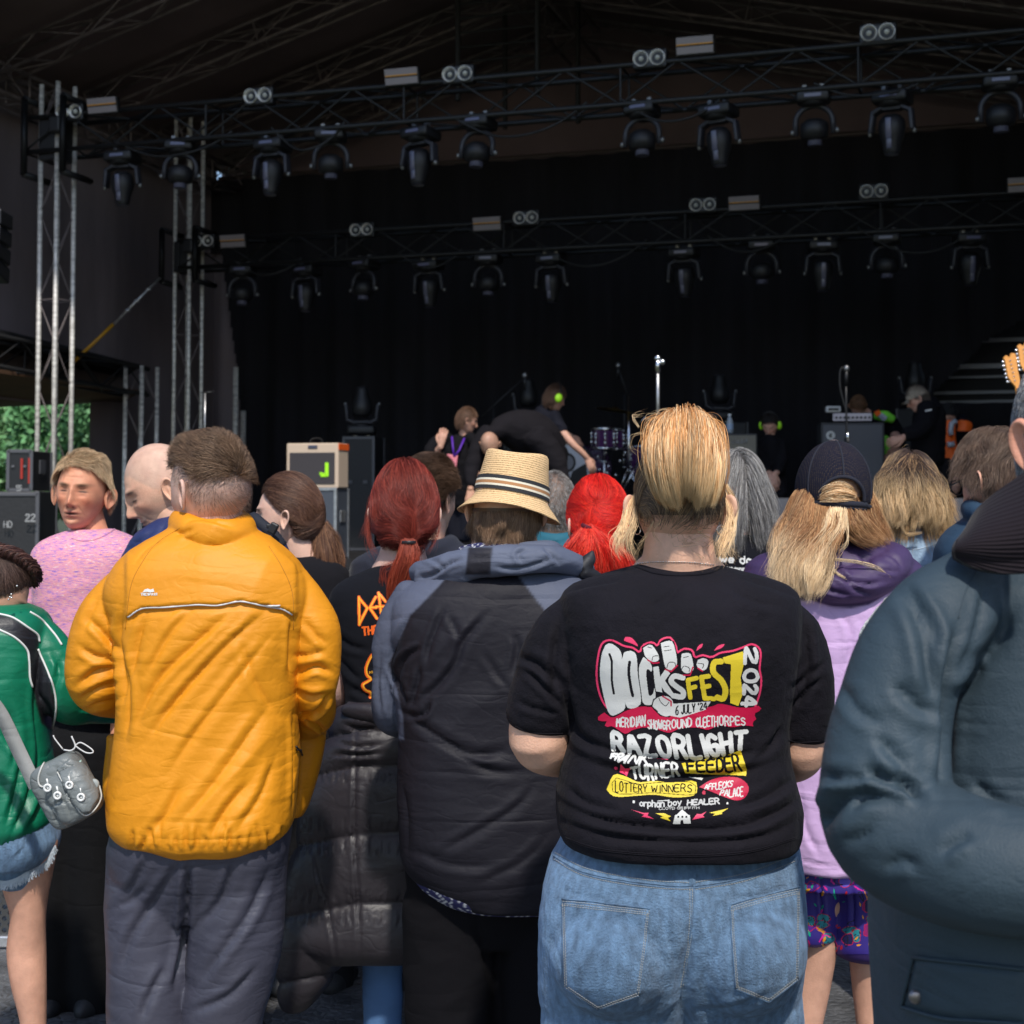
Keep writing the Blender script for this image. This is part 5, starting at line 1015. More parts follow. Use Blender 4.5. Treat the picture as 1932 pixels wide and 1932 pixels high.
for pk_ in (pkL, pkR):
    po = patch(JS, 'back_pocket', pk_, 3.2, .0028, denim2, jeans)
    cen = np.mean(pk_, axis=0); ring = [tuple(np.array(p)+(cen-np.array(p))*.0) for p in pk_]+[pk_[0]]; 
    lines = []; edge = []
    for a, b in zip(ring[:-1], ring[1:]):
        edge.append([a, tuple((np.array(a)+b)/2), b])
        for q in (.035, .075):
            A_, B_ = np.array(a), np.array(b); lines.append([tuple(A_+(cen-A_)*q), tuple((A_+B_)/2+(cen-(A_+B_)/2)*q), tuple(B_+(cen-B_)*q)])
    lines.append([tuple(np.array(ring[0])*.93+np.array(ring[4])*.07), tuple(np.array(ring[1])*.93+np.array(ring[2])*.07)])
    def dash(name, ls, r, m, par, off, on=3.2, gap=1.6):
        mb = MB()
        for l in ls:
            P_ = crm(np.column_stack([np.array(l, float), np.zeros(len(l))]), 60)[:, :2]; Ls = np.concatenate([[0], np.cumsum(np.linalg.norm(np.diff(P_, axis=0), axis=1))]); t = 0
            while t+on < Ls[-1]:
                q = [JS.hit(np.interp(v, Ls, P_[:, 0]), np.interp(v, Ls, P_[:, 1]), off) for v in (t, t+on)]
                if q[0] is not None and q[1] is not None: mb.tube(seg(*q), r, 4)
                t += on+gap
        mb.build(name, m, par, True)
    dash('stitching', lines, .00055, thread, po, .0034); seam(JS, 'pocket_edge', edge, .0012, denim2, po, .0022, 24)
wb = [b3(205, 1288, 330, 1352, 560, 1392, 745, 1402, 940, 1368, 1130, 1290)]
seam(JS, 'waistband_edge', wb+[b3(205, 1296, 330, 1360, 560, 1401, 745, 1411, 940, 1377, 1130, 1300)], .0013, denim2, jeans, .0006, 60)
dash('stitching', [b3(207, 1300, 330, 1366, 560, 1407, 740, 1417), b3(212, 1275, 340, 1338, 560, 1379, 735, 1390), b3(750, 1417, 940, 1383, 1130, 1307), b3(750, 1388, 940, 1354, 1128, 1282), b3(728, 1310, 722, 1600, 690, 1800), b3(738, 1410, 732, 1600, 700, 1790)], .0006, thread, jeans, .0012)
seam(JS, 'centre_seam', b3(745, 1310, 742, 1420, 735, 1560, 715, 1700, 690, 1830), .0016, denim2, jeans, .0004, 60)
patch(JS, 'belt_loop', b3(722, 1312, 750, 1312, 750, 1405, 722, 1405), 3, .004, denim2, jeans)
shoes(D, 1275, 1900, .13, P11, M['blackrough'])
# hair
bl, dk, li = (.80, .40, .15), (.09, .058, .042), (1.0, .72, .42)
up = lambda p, n: np.array([0, -.085, .085])-p
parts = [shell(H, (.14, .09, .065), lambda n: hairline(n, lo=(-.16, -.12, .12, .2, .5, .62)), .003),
         scalp(H, 3800, .12, up, (.15, .10, .07), mask=lambda n: hairline(n, .16, lo=(-.28, -.26, .10, .2, .5, .62)), off=.005, lift=.05, noise=.12, wd=.0006, stick=.03, colargs=dict(hi=(.42, .27, .15), hip=.35, var=.5)),
         scalp(H, 150, .05, lambda p, n: np.array([0, -.03, -.05])-p*np.array([1.2, 0, 0]), (.42, .28, .18), mask=lambda n: (sst(n[:, 2], -.95, -.6)*sst(-n[:, 2], .35, .5)*sst(-n[:, 1], .1, .5)), off=.001, lift=.25, noise=1.2, wd=.00035, seed=5)]
gd = [cq(c5, (1370, 590, .0), (1290, 590, -.02), (1215, 680, -.05), (1180, 820, -.08), (1190, 980, -.085), (1230, 1090, -.08)),
      cq(c5, (1375, 575, .0), (1310, 570, -.05), (1245, 680, -.10), (1230, 860, -.125), (1250, 1040, -.125), (1310, 1170, -.11)),
      cq(c5, (1385, 560, .0), (1345, 560, -.07), (1310, 700, -.13), (1305, 880, -.145), (1335, 1060, -.14), (1375, 1170, -.12)),
      cq(c5, (1400, 555, .0), (1390, 560, -.08), (1380, 700, -.14), (1380, 860, -.15), (1395, 1000, -.145), (1392, 1110, -.125)),
      cq(c5, (1410, 555, .0), (1430, 560, -.08), (1445, 700, -.14), (1450, 860, -.15), (1440, 1000, -.145), (1440, 1090, -.125)),
      cq(c5, (1420, 560, .0), (1475, 565, -.07), (1520, 700, -.13), (1525, 880, -.145), (1510, 1050, -.14), (1490, 1170, -.12)),
      cq(c5, (1430, 575, .0), (1520, 575, -.05), (1590, 690, -.10), (1610, 870, -.12), (1605, 1020, -.12), (1580, 1150, -.11)),
      cq(c5, (1440, 590, .0), (1540, 600, -.02), (1610, 700, -.05), (1650, 860, -.07), (1655, 1000, -.08), (1630, 1120, -.075))]
parts += [sheet(gd, D, 5200, bl, 20, (.004, .009, .008, .004), .00075, .10, colargs=dict(hi=li, hip=.45, tips=((.86, .62, .34), .75), var=.42)),
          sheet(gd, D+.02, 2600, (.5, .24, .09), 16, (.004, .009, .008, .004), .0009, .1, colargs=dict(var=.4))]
def wisps(D, gs, n, col, r=.002, wd=.0004, **k): return [sheet([g], D, n, col, 20, (r*.4, r, r), wd, k.get('jit', .5), wave=k.get('wave', (.0, 1)), fray=k.get('fray', .003), colargs=dict(hi=li, hip=.4)) for g in gs]
parts += wisps(D, [cq(c5, (1090, 1050, 0), (1010, 1160, -.02), (980, 1290, -.03), (945, 1400, -.03), (990, 1490, -.03)), cq(c5, (1080, 1100, 0), (1060, 1250, -.04), (1030, 1380, -.05), (1060, 1540, -.05)),
                   cq(c5, (1070, 1120, .02), (1000, 1230, .01), (960, 1340, 0), (960, 1440, 0)), cq(c5, (1700, 1000, .0), (1760, 1150, 0), (1740, 1300, -.02), (1690, 1430, -.03), (1760, 1495, -.04)), cq(c5, (1690, 1050, 0), (1730, 1200, -.02), (1700, 1380, -.04), (1660, 1520, -.05))], 42, li, .0035, .0005, fray=.006)
parts += wisps(D, [cq(c5, (1300, 520, -.02), (1150, 530, -.03), (1120, 640, -.03)), cq(c5, (1200, 640, -.04), (1060, 660, -.03), (1050, 740, -.02), (1120, 790, -.02)), cq(c5, (1350, 500, 0), (1480, 470, 0), (1600, 560, -.02), (1630, 640, -.02)), cq(c5, (1400, 505, 0), (1300, 475, 0), (1180, 520, 0)),
                   cq(c5, (1100, 600, -.03), (1060, 520, -.02), (1170, 480, 0)), cq(c5, (1450, 1250, -.07), (1520, 1330, -.075), (1600, 1380, -.07), (1660, 1500, -.05), (1600, 1590, -.06)), cq(c5, (1200, 1250, -.07), (1130, 1380, -.06), (1080, 1500, -.05)), cq(c5, (1300, 1220, -.08), (1200, 1300, -.08), (1250, 1440, -.07))], 5, (.5, .33, .18), .002, .0003, fray=.0025)
hair_obj('hair', P11, parts)
for (X, Y) in ((1083, 1312), (1657, 1312)):
    x, y = c5(X, Y)[0]; p = W(x, y, D-.03); m = MB(); a = np.linspace(0, 2*np.pi, 20); m.tube(np.column_stack([p[0]+.0065*np.cos(a), p[1]+.004*np.cos(a), p[2]+.0075*np.sin(a)]), .0011, 6, False); m.build('hoop_earring', M['silver'], P11, True)
m = MB(); BS = Surf(*remesh([neck], .006, 3))
L = BS.line(c5(1090, 1545, 1180, 1532, 1300, 1530, 1450, 1533, 1610, 1552), 60, .001)
for i in range(0, len(L)-1, 2):
    a, b = L[i], L[min(i+1, len(L)-1)]; m.tube(seg(a, b), .0011, 5)
    if i % 4 == 0: m.ell((a+b)/2, (.0022, .001, .0012), 6)
m.build('necklace', M['silver'], P11, True)
# ================= the rest of the crowd =================
PFLOW = lambda tgt: (lambda p, n: np.array(tgt)-p)
DOWN = lambda p, n: np.array([0, -.15, -1.])+0*p
def lowerbody(P, D, cx, hy, col, sp=.1, r=(.1, .075, .055), dy=.02, shoe=None, name='trousers', **k):
    m = mat('trouser_cloth', col, .85, spec=.2, bump=COTTON)
    garment(name, P, legs(D, cx, hy, sp, r, dy=dy)+[ellw(W(cx, hy, D+dy), (.16, .11, .14))], D, m, .012, 4)
    shoes(D, cx, hy, sp, P, shoe or M['blackrough'], dy=dy)
def upper(P, name, rows, tubes, D, m, vox=.007, **k): return garment(name, P, [loft_rows(rows, D)]+[tub(t, D) for t in tubes], D, m, vox, k.pop('sm', 4), **k)

# ---- man in the yellow jacket ----
D = 3.2
P4 = thing('person', 'man in mustard yellow rain jacket and grey waterproof trousers seen from behind', 'man', floor_loc(385, 1900, D))
H = Head(398, 922, D, yaw=52, pitch=8, s_=1.03); sk = SK['pale']
V, F, c = H.mesh(sk, 6, lip=(.5, .2, .16), brow=(.12, .07, .05), stubble=((.3, .18, .12), .25), bald=((.30, .20, .15), .45))
body_mesh('body', P4, [(V, F, c)]+H.ears((.72, .36, .28), 1.05, .5)+[remesh([tub([(402, 950, 0, 54), (402, 1000, .01, 58), (402, 1050, .02, 70)], D), loft_rows([(1040, 340, 470, 0, .06), (1200, 280, 520, 0, .09), (1560, 270, 500, 0, .1)], D)], .008, 4)]+[hand(W(300, 1330, D+.32), (.9, .5, .1), (0, 0, 1), 1, .8, 1), hand(W(500, 1340, D+.32), (-.9, .5, .1), (0, 0, 1), 1, .8, -1)], sk)
crop_f = lambda p, n: np.array([0, .65, .25])+0*p+np.column_stack([0*p[:, 0], 0*p[:, 0], -np.sign(p[:, 2]-.06)*0-.4*(p[:, 1] < -.04)])
topm = lambda n: hairline(n, .12, lo=(.10, .2, .50, .52, .5, .6))
hair_obj('hair', P4, [shell(H, (.10, .06, .04), lambda n: hairline(n, .1, lo=(0.10, .2, .5, .5, .55, .62)), .006),
    scalp(H, 6500, .034, crop_f, (.13, .075, .045), mask=topm, off=.008, lift=.9, noise=.5, wd=.00075, colargs=dict(hi=(.24, .15, .09), hip=.3, var=.45)),
    scalp(H, 2500, .008, DOWN, (.14, .09, .065), mask=lambda n: hairline(n, .2, lo=(-.5, -.45, .0, .2, .5, .7)), off=.0, lift=1., noise=.5, wd=.00035)])
yel = mat('yellow_shell', (.72, .27, .006), .55, spec=.4, bump=SHELL); vary(yel, 3, .93, 1.06)
a = np.linspace(0, 2*np.pi, 14)
ring = [(402+57*math.cos(t), 992+16*math.sin(t)+4*math.cos(t), -.085*math.sin(t)*-1*-1, 24+2*math.sin(t)) for t in a]
collar = tub(ring, D)
jk = [loft_rows([(985, 345, 462, .0, .06), (1008, 310, 492, 0, .085), (1035, 262, 530, 0, .11), (1075, 222, 570, 0, .13), (1130, 205, 585, 0, .145), (1200, 222, 572, 0, .155), (1340, 230, 556, 0, .16), (1450, 222, 557, 0, .17), (1540, 213, 554, 0, .178), (1580, 220, 550, 0, .176), (1602, 245, 530, 0, .165), (1612, 300, 500, 0, .15)], D),
      tub([(258, 1095, 0, 44), (207, 1170, 0, 57), (183, 1245, .0, 54), (184, 1293, .015, 48), (225, 1312, .13, 40), (275, 1320, .26, 34)], D),
      tub([(540, 1100, 0, 44), (588, 1180, 0, 50), (598, 1255, 0, 42), (594, 1300, .015, 38), (590, 1345, .12, 38), (560, 1370, .26, 32)], D),
      loft_rows([(1345, 500, 615, .2, .04), (1400, 500, 612, .2, .045), (1470, 500, 598, .2, .045), (1525, 500, 582, .2, .045), (1545, 505, 570, .2, .04)], D),
      loft_rows([(1390, 205, 260, .15, .03), (1460, 199, 260, .15, .04), (1520, 203, 260, .15, .035)], D), collar]
fy = [(b1(1020, 350, 850, 500, 650, 720, 560, 860), 9, 9), (b1(900, 335, 740, 480, 600, 620, 510, 800), 9, 8, -1), (b1(560, 355, 525, 480, 500, 640), 8, 7), (b1(740, 335, 640, 450, 560, 600), 8, 6), (b1(1060, 420, 900, 620, 760, 800, 640, 980), 10, 7),
      (b1(480, 520, 492, 700, 480, 850), 8, 7, -1), (b1(1040, 700, 900, 900, 760, 1080, 660, 1180), 12, 7), (b1(960, 1000, 860, 1120, 800, 1230), 10, 8), (b1(700, 1000, 640, 1120, 560, 1220), 10, 6), (b1(1060, 900, 1000, 1060, 900, 1200), 10, 6),
      (b1(330, 370, 400, 440, 470, 520), 8, 9), (b1(300, 480, 360, 520, 470, 545), 8, 8), (b1(290, 640, 370, 580, 470, 560), 9, 9, -1), (b1(300, 690, 390, 640, 470, 620), 8, 8, -1), (b1(330, 720, 400, 700, 465, 680), 7, 6), (b1(470, 330, 455, 470, 475, 620, 468, 730), 7, 9), (b1(380, 300, 340, 370, 320, 430), 8, 5),
      (b2(200, 370, 195, 480, 192, 600), 7, 9), (b2(205, 600, 290, 565, 365, 590), 8, 9), (b2(210, 660, 280, 680, 345, 665), 8, 8, -1), (b2(240, 380, 290, 440, 340, 480), 8, 6), (b2(200, 520, 260, 520, 330, 500), 7, 6), (b2(205, 740, 210, 900, 205, 1130), 6, 12), (b2(205, 742, 290, 738, 350, 665), 5, 14), (b2(240, 750, 310, 800, 350, 840), 5, 9), (b1(520, 180, 560, 120, 640, 60), 5, 3), (b2(0, 450, 60, 620, 150, 760), 10, 5),
      (c3(1250, 1300, 1330, 1230, 1480, 1245, 1640, 1300), 6, 6), (c3(1210, 1340, 1270, 1330, 1340, 1300), 6, 5)]
for i, x in enumerate(range(250, 545, 17)): fy.append(([(x+6*math.sin(i*2.1), 1562+14*math.sin(i*1.7)), (x+4*math.sin(i), 1590), (x+5*math.cos(i*3), 1606)], 5.5, 5+2*math.sin(i*1.3), 1 if i % 2 else -1))
_pl = np.array(b1(470, 400, 490, 372, 545, 338, 640, 333, 750, 324, 835, 326, 920, 311, 1010, 327, 1073, 328)+b2(100, 330, 160, 340, 200, 362))
def yoke_flap(V, F):
    Q = PX(V); N = normals(V, F); py = np.interp(Q[:, 0], _pl[:, 0], _pl[:, 1]); fr = sst(-N[:, 1], .1, .4)
    w = sst(py-Q[:, 1], -1.5, 2.5)*sst(Q[:, 0], 232, 246)*sst(-Q[:, 0], -566, -550)*fr*sst(Q[:, 1], 1000, 1080); s_ = np.exp(-((Q[:, 1]-py-7)/6)**2)*fr*sst(Q[:, 0], 240, 252)*sst(-Q[:, 0], -556, -546)
    return V+N*(.0075*w-.004*s_)[:, None]
jacket, YS = garment('jacket', P4, jk, D, yel, .0045, 3, fy, [dict(amp=.008, sc=(2., 2., 10), ang=.95, seed=2, sharp=1.6)], push=yoke_flap)
pipe = [b1(490, 372, 545, 338, 640, 333, 750, 324, 835, 326, 920, 311, 1010, 327, 1073, 328)+b2(100, 330, 160, 340, 200, 362)]
seam(YS, 'reflective_piping', pipe, .0022, mat('reflective_piping', (.6, .6, .6), .4), jacket, .001, 90)
seam(YS, 'raglan_seam', [b1(690, 30, 600, 90, 540, 170, 500, 260, 480, 420), b2(110, 100, 160, 180, 200, 280, 205, 420)], .0007, mat('yellow_seam', (.45, .18, .01), .7), jacket)
I = Ink(960, 1690, 1100, 1775, 2.2)
I.poly([(985, 1742), (1000, 1722), (1020, 1716), (1040, 1722), (1060, 1716), (1066, 1738), (1040, 1742), (1010, 1738)], (.7, .7, .68)); I.text('TRESPASS', [(974, 1763), (1085, 1761)], [(974, 1748), (1085, 1747)], 4.5, (.7, .7, .68), 1.6)
I.build('jacket_print', YS, .0012, M['print'], jacket, lambda x, y: c3(x, y)[0])
m = MB(); 
for l in (b2(210, 868, 225, 885, 240, 902), b2(214, 880, 236, 884)): m.tube(YS.line(l, 8, .003), .0022, 6)
m.build('pocket_zip_pull', M['black'], jacket, True)
tr = mat('grey_waterproof', (.055, .055, .078), .42, spec=.45, bump=SHELL); vary(tr, 4, .85, 1.15)
fg = [(b1(700, 1290, 600, 1450, 500, 1600, 460, 1750), 10, 9), (b1(722, 1290, 714, 1450, 702, 1600, 670, 1800), 8, 22), (b1(560, 1290, 520, 1380, 480, 1440), 8, 7), (b1(900, 1300, 850, 1450, 760, 1560), 9, 8), (b1(1040, 1320, 960, 1500, 860, 1640, 740, 1800), 10, 9, -1), (b1(640, 1700, 560, 1850, 540, 1932), 9, 8), (b1(1000, 1700, 880, 1820, 720, 1890), 9, 7), (b1(440, 1480, 500, 1460, 560, 1400), 8, 6)]
garment('trousers', P4, [loft_rows([(1560, 228, 545, 0, .15), (1620, 214, 540, 0, .14), (1680, 225, 525, 0, .11), (1740, 260, 490, 0, .07)], D), tub([(290, 1600, 0, 82), (284, 1700, 0, 78), (280, 1800, 0, 74), (284, 1932, 0, 72), (300, 2150, .0, 62), (305, 2240, 0, 58)], D), tub([(448, 1600, 0, 92), (446, 1740, 0, 86), (432, 1850, 0, 76), (418, 1932, 0, 72), (425, 2150, 0, 62), (428, 2240, 0, 58)], D)], D, tr, .0065, 4, fg, [dict(amp=.012, sc=(2.5, 2.5, 8), ang=1.2, seed=12, sharp=1.3)])
shoes(D, 372, 1900, .09, P4, M['blackrough'])

# ---- man in the straw hat ----
D = 3.3
P8 = thing('person', 'person in striped straw hat and grey and black hooded jacket seen from behind', 'person', floor_loc(955, 1900, D))
H = Head(957, 958, D, yaw=-8, s_=1.0); sk = SK['fair']
V, F, c = H.mesh(sk, 6, lip=(.45, .16, .13), brow=(.15, .09, .06), stubble=((.3, .2, .15), .3))
body_mesh('body', P8, [(V, F, c)]+H.ears(sk, 1, .5)+[remesh([tub([(953, 970, 0, 56), (953, 1015, .0, 60), (953, 1060, .02, 80)], D), loft_rows([(1060, 890, 1020, 0, .06), (1200, 850, 1060, 0, .09), (1650, 850, 1060, 0, .1)], D)], .008, 4)]+[hand(W(850, 1380, D+.3), (.9, .4, .1), (0, 0, 1), 1, .8, 1), hand(W(1060, 1380, D+.3), (-.9, .4, .1), (0, 0, 1), 1, .8, -1)], sk)
hair_obj('hair', P8, [shell(H, (.17, .10, .06), lambda n: hairline(n, lo=(-.40, -.38, -.10, .05, .5, .62))*(n[:, 2] < .05), .004), scalp(H, 4500, .045, DOWN, (.21, .125, .075), mask=lambda n: hairline(n, lo=(-.5, -.45, -.12, .05, .5, .62))*(n[:, 2] < -.02), off=.006, lift=.35, noise=.55, freq=40, wd=.0007, colargs=dict(hi=(.36, .23, .14), hip=.3))])
# jacket
sl, dkj = (.088, .10, .145), (.0095, .0085, .0135)
shell_m = mat('shell_fabric', attr=True, rough=.62, spec=.25, bump=SHELL); vary(shell_m, 4, .88, 1.12)
jk = [loft_rows([(1058, 895, 1020, .0, .06), (1072, 850, 1065, .01, .09), (1100, 790, 1115, 0, .115), (1140, 748, 1155, 0, .135), (1200, 742, 1165, 0, .15), (1300, 750, 1160, 0, .155), (1390, 757, 1155, 0, .16), (1500, 756, 1148, 0, .17), (1600, 760, 1145, 0, .175), (1655, 770, 1140, 0, .175), (1690, 800, 1120, 0, .17), (1716, 850, 1080, -.01, .15)], D),
      tub([(790, 1130, 0, 44), (752, 1195, 0, 42), (738, 1270, .0, 33), (735, 1345, .02, 28), (765, 1368, .13, 25), (830, 1372, .27, 22)], D), tub([(1120, 1130, 0, 44), (1165, 1195, 0, 42), (1178, 1290, .0, 33), (1178, 1345, .02, 28), (1150, 1368, .13, 25), (1080, 1372, .27, 22)], D)]
fh = [(n7(760, 1040, 560, 1160, 470, 1330, 470, 1500), 6, 10), (n7(1020, 560, 900, 860, 830, 1060, 790, 1300), 7, 6), (n7(1560, 620, 1250, 980, 1150, 1250, 900, 1550, 640, 1740), 8, 8), (n7(720, 1260, 700, 1450, 640, 1660, 600, 1800), 6, 7), (n7(850, 1690, 780, 1850, 640, 1880, 530, 1840), 6, 9, -1), (n7(350, 1260, 440, 1480, 560, 1740), 6, 12), (n7(610, 670, 480, 900, 350, 1250), 6, 7), (n7(1060, 650, 1150, 830, 1220, 1000), 7, 4), (n7(1480, 1100, 1650, 1380, 1800, 1560), 7, 4), (n7(1850, 870, 1900, 1050, 1840, 1400), 7, 6),
      (b2(620, 740, 760, 830, 900, 900, 1030, 880), 9, 10), (b2(640, 790, 800, 880, 960, 960, 1100, 960), 9, 7, -1), (b2(1140, 1000, 1060, 1100, 900, 1200, 740, 1290), 9, 5), (b2(620, 1000, 640, 1150, 640, 1300), 7, 5), (b2(640, 1250, 800, 1320, 1000, 1330), 10, 4), (b2(1200, 1180, 1100, 1300, 900, 1400), 10, 4), (b2(560, 560, 570, 700, 600, 790), 6, 6), (b2(540, 480, 530, 640, 545, 760), 6, 4)]
pl = [[(868, 1060), (824, 1110), (774, 1161), (757, 1200), (733, 1253), (748, 1300), (760, 1350), (762, 1395), (640, 1400), (640, 1050)], [(972, 1060), (975, 1082), (1012, 1132), (1060, 1190), (1100, 1260), (1120, 1400), (1260, 1400), (1260, 1040)]]
jacket, HS = garment('jacket', P8, jk, D, shell_m, .0052, 4, fh, [dict(amp=.009, sc=(2.2, 2.2, 8), ang=.8, seed=21, sharp=1.3)], dkj, [(p, sl) for p in pl])
hood = [tub([(792, 1082, .03, 20), (812, 1080, -.02, 25), (850, 1072, -.07, 28), (905, 1062, -.11, 27), (960, 1057, -.12, 27), (1020, 1053, -.11, 26), (1065, 1060, -.07, 25), (1095, 1073, -.02, 22), (1108, 1082, .03, 16)], D), tub([(800, 1090, -.02, 20), (835, 1092, -.06, 20), (880, 1080, -.10, 18)], D), tub([(880, 1046, -.05, 14), (950, 1044, -.08, 14), (1030, 1036, -.06, 14), (1060, 1045, -.0, 14)], D)]
hood_o, HoS = garment('hood', jacket, hood, D, shell_m, .0045, 3, [(c4(1180, 1650, 1330, 1620, 1450, 1540, 1560, 1500), 5, 8), (c4(1230, 1480, 1350, 1530, 1420, 1600), 5, 4), (c5(80, 1560, 220, 1580, 350, 1560, 520, 1500), 5, 7), (c5(330, 1440, 260, 1480, 300, 1540), 5, 6), (c4(1560, 1500, 1640, 1505, 1740, 1500), 5, 3), (c5(430, 1420, 500, 1490, 560, 1550), 5, 6)], [dict(amp=.006, sc=(8, 8, 14), ang=.2, seed=30)], (.10, .115, .165), [(c4(1575, 1430, 1742, 1430, 1725, 1620, 1555, 1620), (.02, .019, .026))])
g, _ = garment('hood_toggle', jacket, [tub([(1098, 1072, -.06, 12), (1112, 1055, -.05, 13), (1118, 1040, -.05, 4)], D), tub([(1100, 1078, -.06, 13), (1118, 1085, -.04, 12), (1130, 1088, -.02, 8)], D)], D, mat('dark_shell', (.012, .012, .016), .6), .004, 3)
pat = mat('navy_print_shirt', attr=True, rough=.8)
def frond(Q):
    x, y = Q[:, 0], Q[:, 1]; w = np.abs(np.sin((x*.55+y*.9)*.45+2*np.sin(x*.05)))*np.abs(np.sin((x*.7-y*.4)*.33+1.3*np.sin(y*.2+x*.02))); return np.where((w < .13)[:, None], (.6, .6, .62), (.02, .02, .09))
def under_push(V, F): return V
Vc, Fc = remesh([tub([(902+0, 1034, .0, 11), (925, 1036, -.065, 12), (953, 1037, -.082, 12), (985, 1035, -.065, 12), (1004, 1034, .0, 11)], D), tub([(872, 1040, .0, 10), (900, 1036, -.06, 12), (930, 1034, -.075, 12)], D)], .004, 2)
col = frond(PX(Vc)); link('shirt_collar', mesh_data('shirt_collar', Vc, Fc, col), pat, P8)
Vc, Fc = remesh([loft_rows([(1600, 778, 1140, .0, .165), (1655, 770, 1135, 0, .168), (1690, 790, 1125, 0, .168), (1715, 830, 1110, 0, .16), (1722, 862, 1090, 0, .15)], D)], .006, 2)
link('shirt', mesh_data('shirt', Vc, Fc, frond(PX(Vc))), pat, P8)
garment('trousers', P8, [loft_rows([(1640, 765, 1130, 0, .15), (1710, 775, 1110, 0, .12), (1790, 800, 1090, 0, .08)], D), tub([(850, 1700, 0, 88), (848, 1850, 0, 84), (850, 2000, 0, 78), (855, 2220, 0, 62)], D), tub([(1035, 1700, 0, 90), (1030, 1850, 0, 84), (1030, 2000, 0, 78), (1030, 2220, 0, 62)], D)], D, mat('black_trouser', (.005, .0045, .006), .9, spec=.15, bump=COTTON), .009, 4, [(b2(890, 1500, 930, 1650, 980, 1830), 9, 8)], [dict(amp=.006, sc=(5, 5, 9), ang=.4, seed=33)])
shoes(D, 940, 1900, .1, P8, M['blackrough'])
# hat
straw = mat('woven_straw', (.60, .36, .16), .75, spec=.25)
nt = straw.node_tree; N_ = nt.nodes; L_ = nt.links; tc = N_.new('ShaderNodeTexCoord'); wv = N_.new('ShaderNodeTexWave'); wv.bands_direction = 'Z'; wv.inputs['Scale'].default_value = 62; wv.inputs['Distortion'].default_value = .8; wv.inputs['Detail'].default_value = 2
w2 = N_.new('ShaderNodeTexNoise'); w2.inputs['Scale'].default_value = 330; w2.inputs['Detail'].default_value = 3
rp = N_.new('ShaderNodeValToRGB'); rp.color_ramp.elements[0].color = (.26, .13, .05, 1); rp.color_ramp.elements[0].position = .18; rp.color_ramp.elements[1].color = (.80, .54, .28, 1); rp.color_ramp.elements[1].position = .62
mx = N_.new('ShaderNodeMath'); mx.operation = 'MULTIPLY_ADD'; mx.inputs[1].default_value = .5; bp = N_.new('ShaderNodeBump'); bp.inputs['Distance'].default_value = .0016
L_.new(tc.outputs['Object'], wv.inputs[0]); L_.new(tc.outputs['Object'], w2.inputs[0]); L_.new(wv.outputs[1], mx.inputs[0]); L_.new(w2.outputs[0], mx.inputs[2]); mx2 = N_.new('ShaderNodeMath'); mx2.operation = 'ADD'; mx2.inputs[1].default_value = -.12; L_.new(mx.outputs[0], mx2.inputs[0]); L_.new(mx2.outputs[0], rp.inputs[0]); L_.new(rp.outputs[0], N_['Principled BSDF'].inputs['Base Color']); L_.new(mx.outputs[0], bp.inputs['Height']); L_.new(bp.outputs[0], N_['Principled BSDF'].inputs['Normal'])
c = W(964, 947, D); P8h = thing('straw_hat', 'tan straw trilby with black and cream striped band worn above the grey hooded jacket', 'hat', tuple(map(float, c)), absolute=False)
P8h.rotation_euler = (R(-9), R(7), R(-8))
def hatring(r, z, k=1.0, n=96, droop=0, pinch=0):
    a = np.linspace(0, 2*np.pi, n, endpoint=False); x = r*np.cos(a)*.96; y = r*np.sin(a)*1.14
    zz = z+0*a+droop*(.35*np.sin(a)-.65*np.cos(2*a))+pinch*(np.abs(np.cos(a))**2)
    return np.column_stack([x, y, zz])
prof = [(.1205, -.026, .012), (.119, -.0245, .012), (.112, -.019, .010), (.102, -.010, .006), (.093, -.003, .003), (.0875, .003, 0), (.086, .012, 0), (.0845, .03, 0), (.081, .055, 0), (.077, .078, 0), (.0735, .093, 0), (.070, .0985, 0), (.063, .1005, 0), (.054, .099, 0), (.043, .094, 0), (.028, .087, 0), (.012, .083, 0), (.001, .082, 0)]
V = np.vstack([hatring(r, z, droop=d, pinch=(.012 if z > .09 and r > .045 else 0)) for r, z, d in prof]); n = 96; k = len(prof); i = np.arange(k-1)[:, None]*n; j = np.arange(n)[None]; j2 = (j+1) % n
F = np.stack([i+j, i+j2, i+n+j2, i+n+j], -1).reshape(-1, 4)
Vi = V*np.array([.985, .985, 1])+np.array([0, 0, -.0022]); F2 = F[:, ::-1]+len(V); rim = np.stack([j[0], j2[0], j2[0]+len(V), j[0]+len(V)], -1)[:, ::-1]
link('crown_and_brim', mesh_data('crown_and_brim', np.vstack([V, Vi]), [F, F2, rim]), straw, P8h)
m = MB()
for zb, hb, cb in ((.012, .008, (.02, .02, .022)), (.020, .0045, (.72, .66, .52)), (.0245, .007, (.42, .2, .08)), (.0315, .0045, (.72, .66, .52)), (.036, .0085, (.02, .02, .022))):
    r0 = lambda z: np.interp(z, [.003, .012, .03, .055, .078], [.0875, .086, .0845, .081, .077])+.0026
    A = hatring(r0(zb), zb); B = hatring(r0(zb+hb), zb+hb); w_ = .0035*np.sin(np.arctan2(A[:, 1], A[:, 0])*1-1.2); A[:, 2] += w_; B[:, 2] += w_
    m.c = cb; C2 = np.vstack([A, B]); Fb = np.stack([j[0], j2[0], n+j2[0], n+j[0]], -1); m.add(C2, [Fb])
m.build('hat_band', mat('hat_ribbon', attr=True, rough=.8, bump=[('noise', 300., .001)]), P8h, True, True)

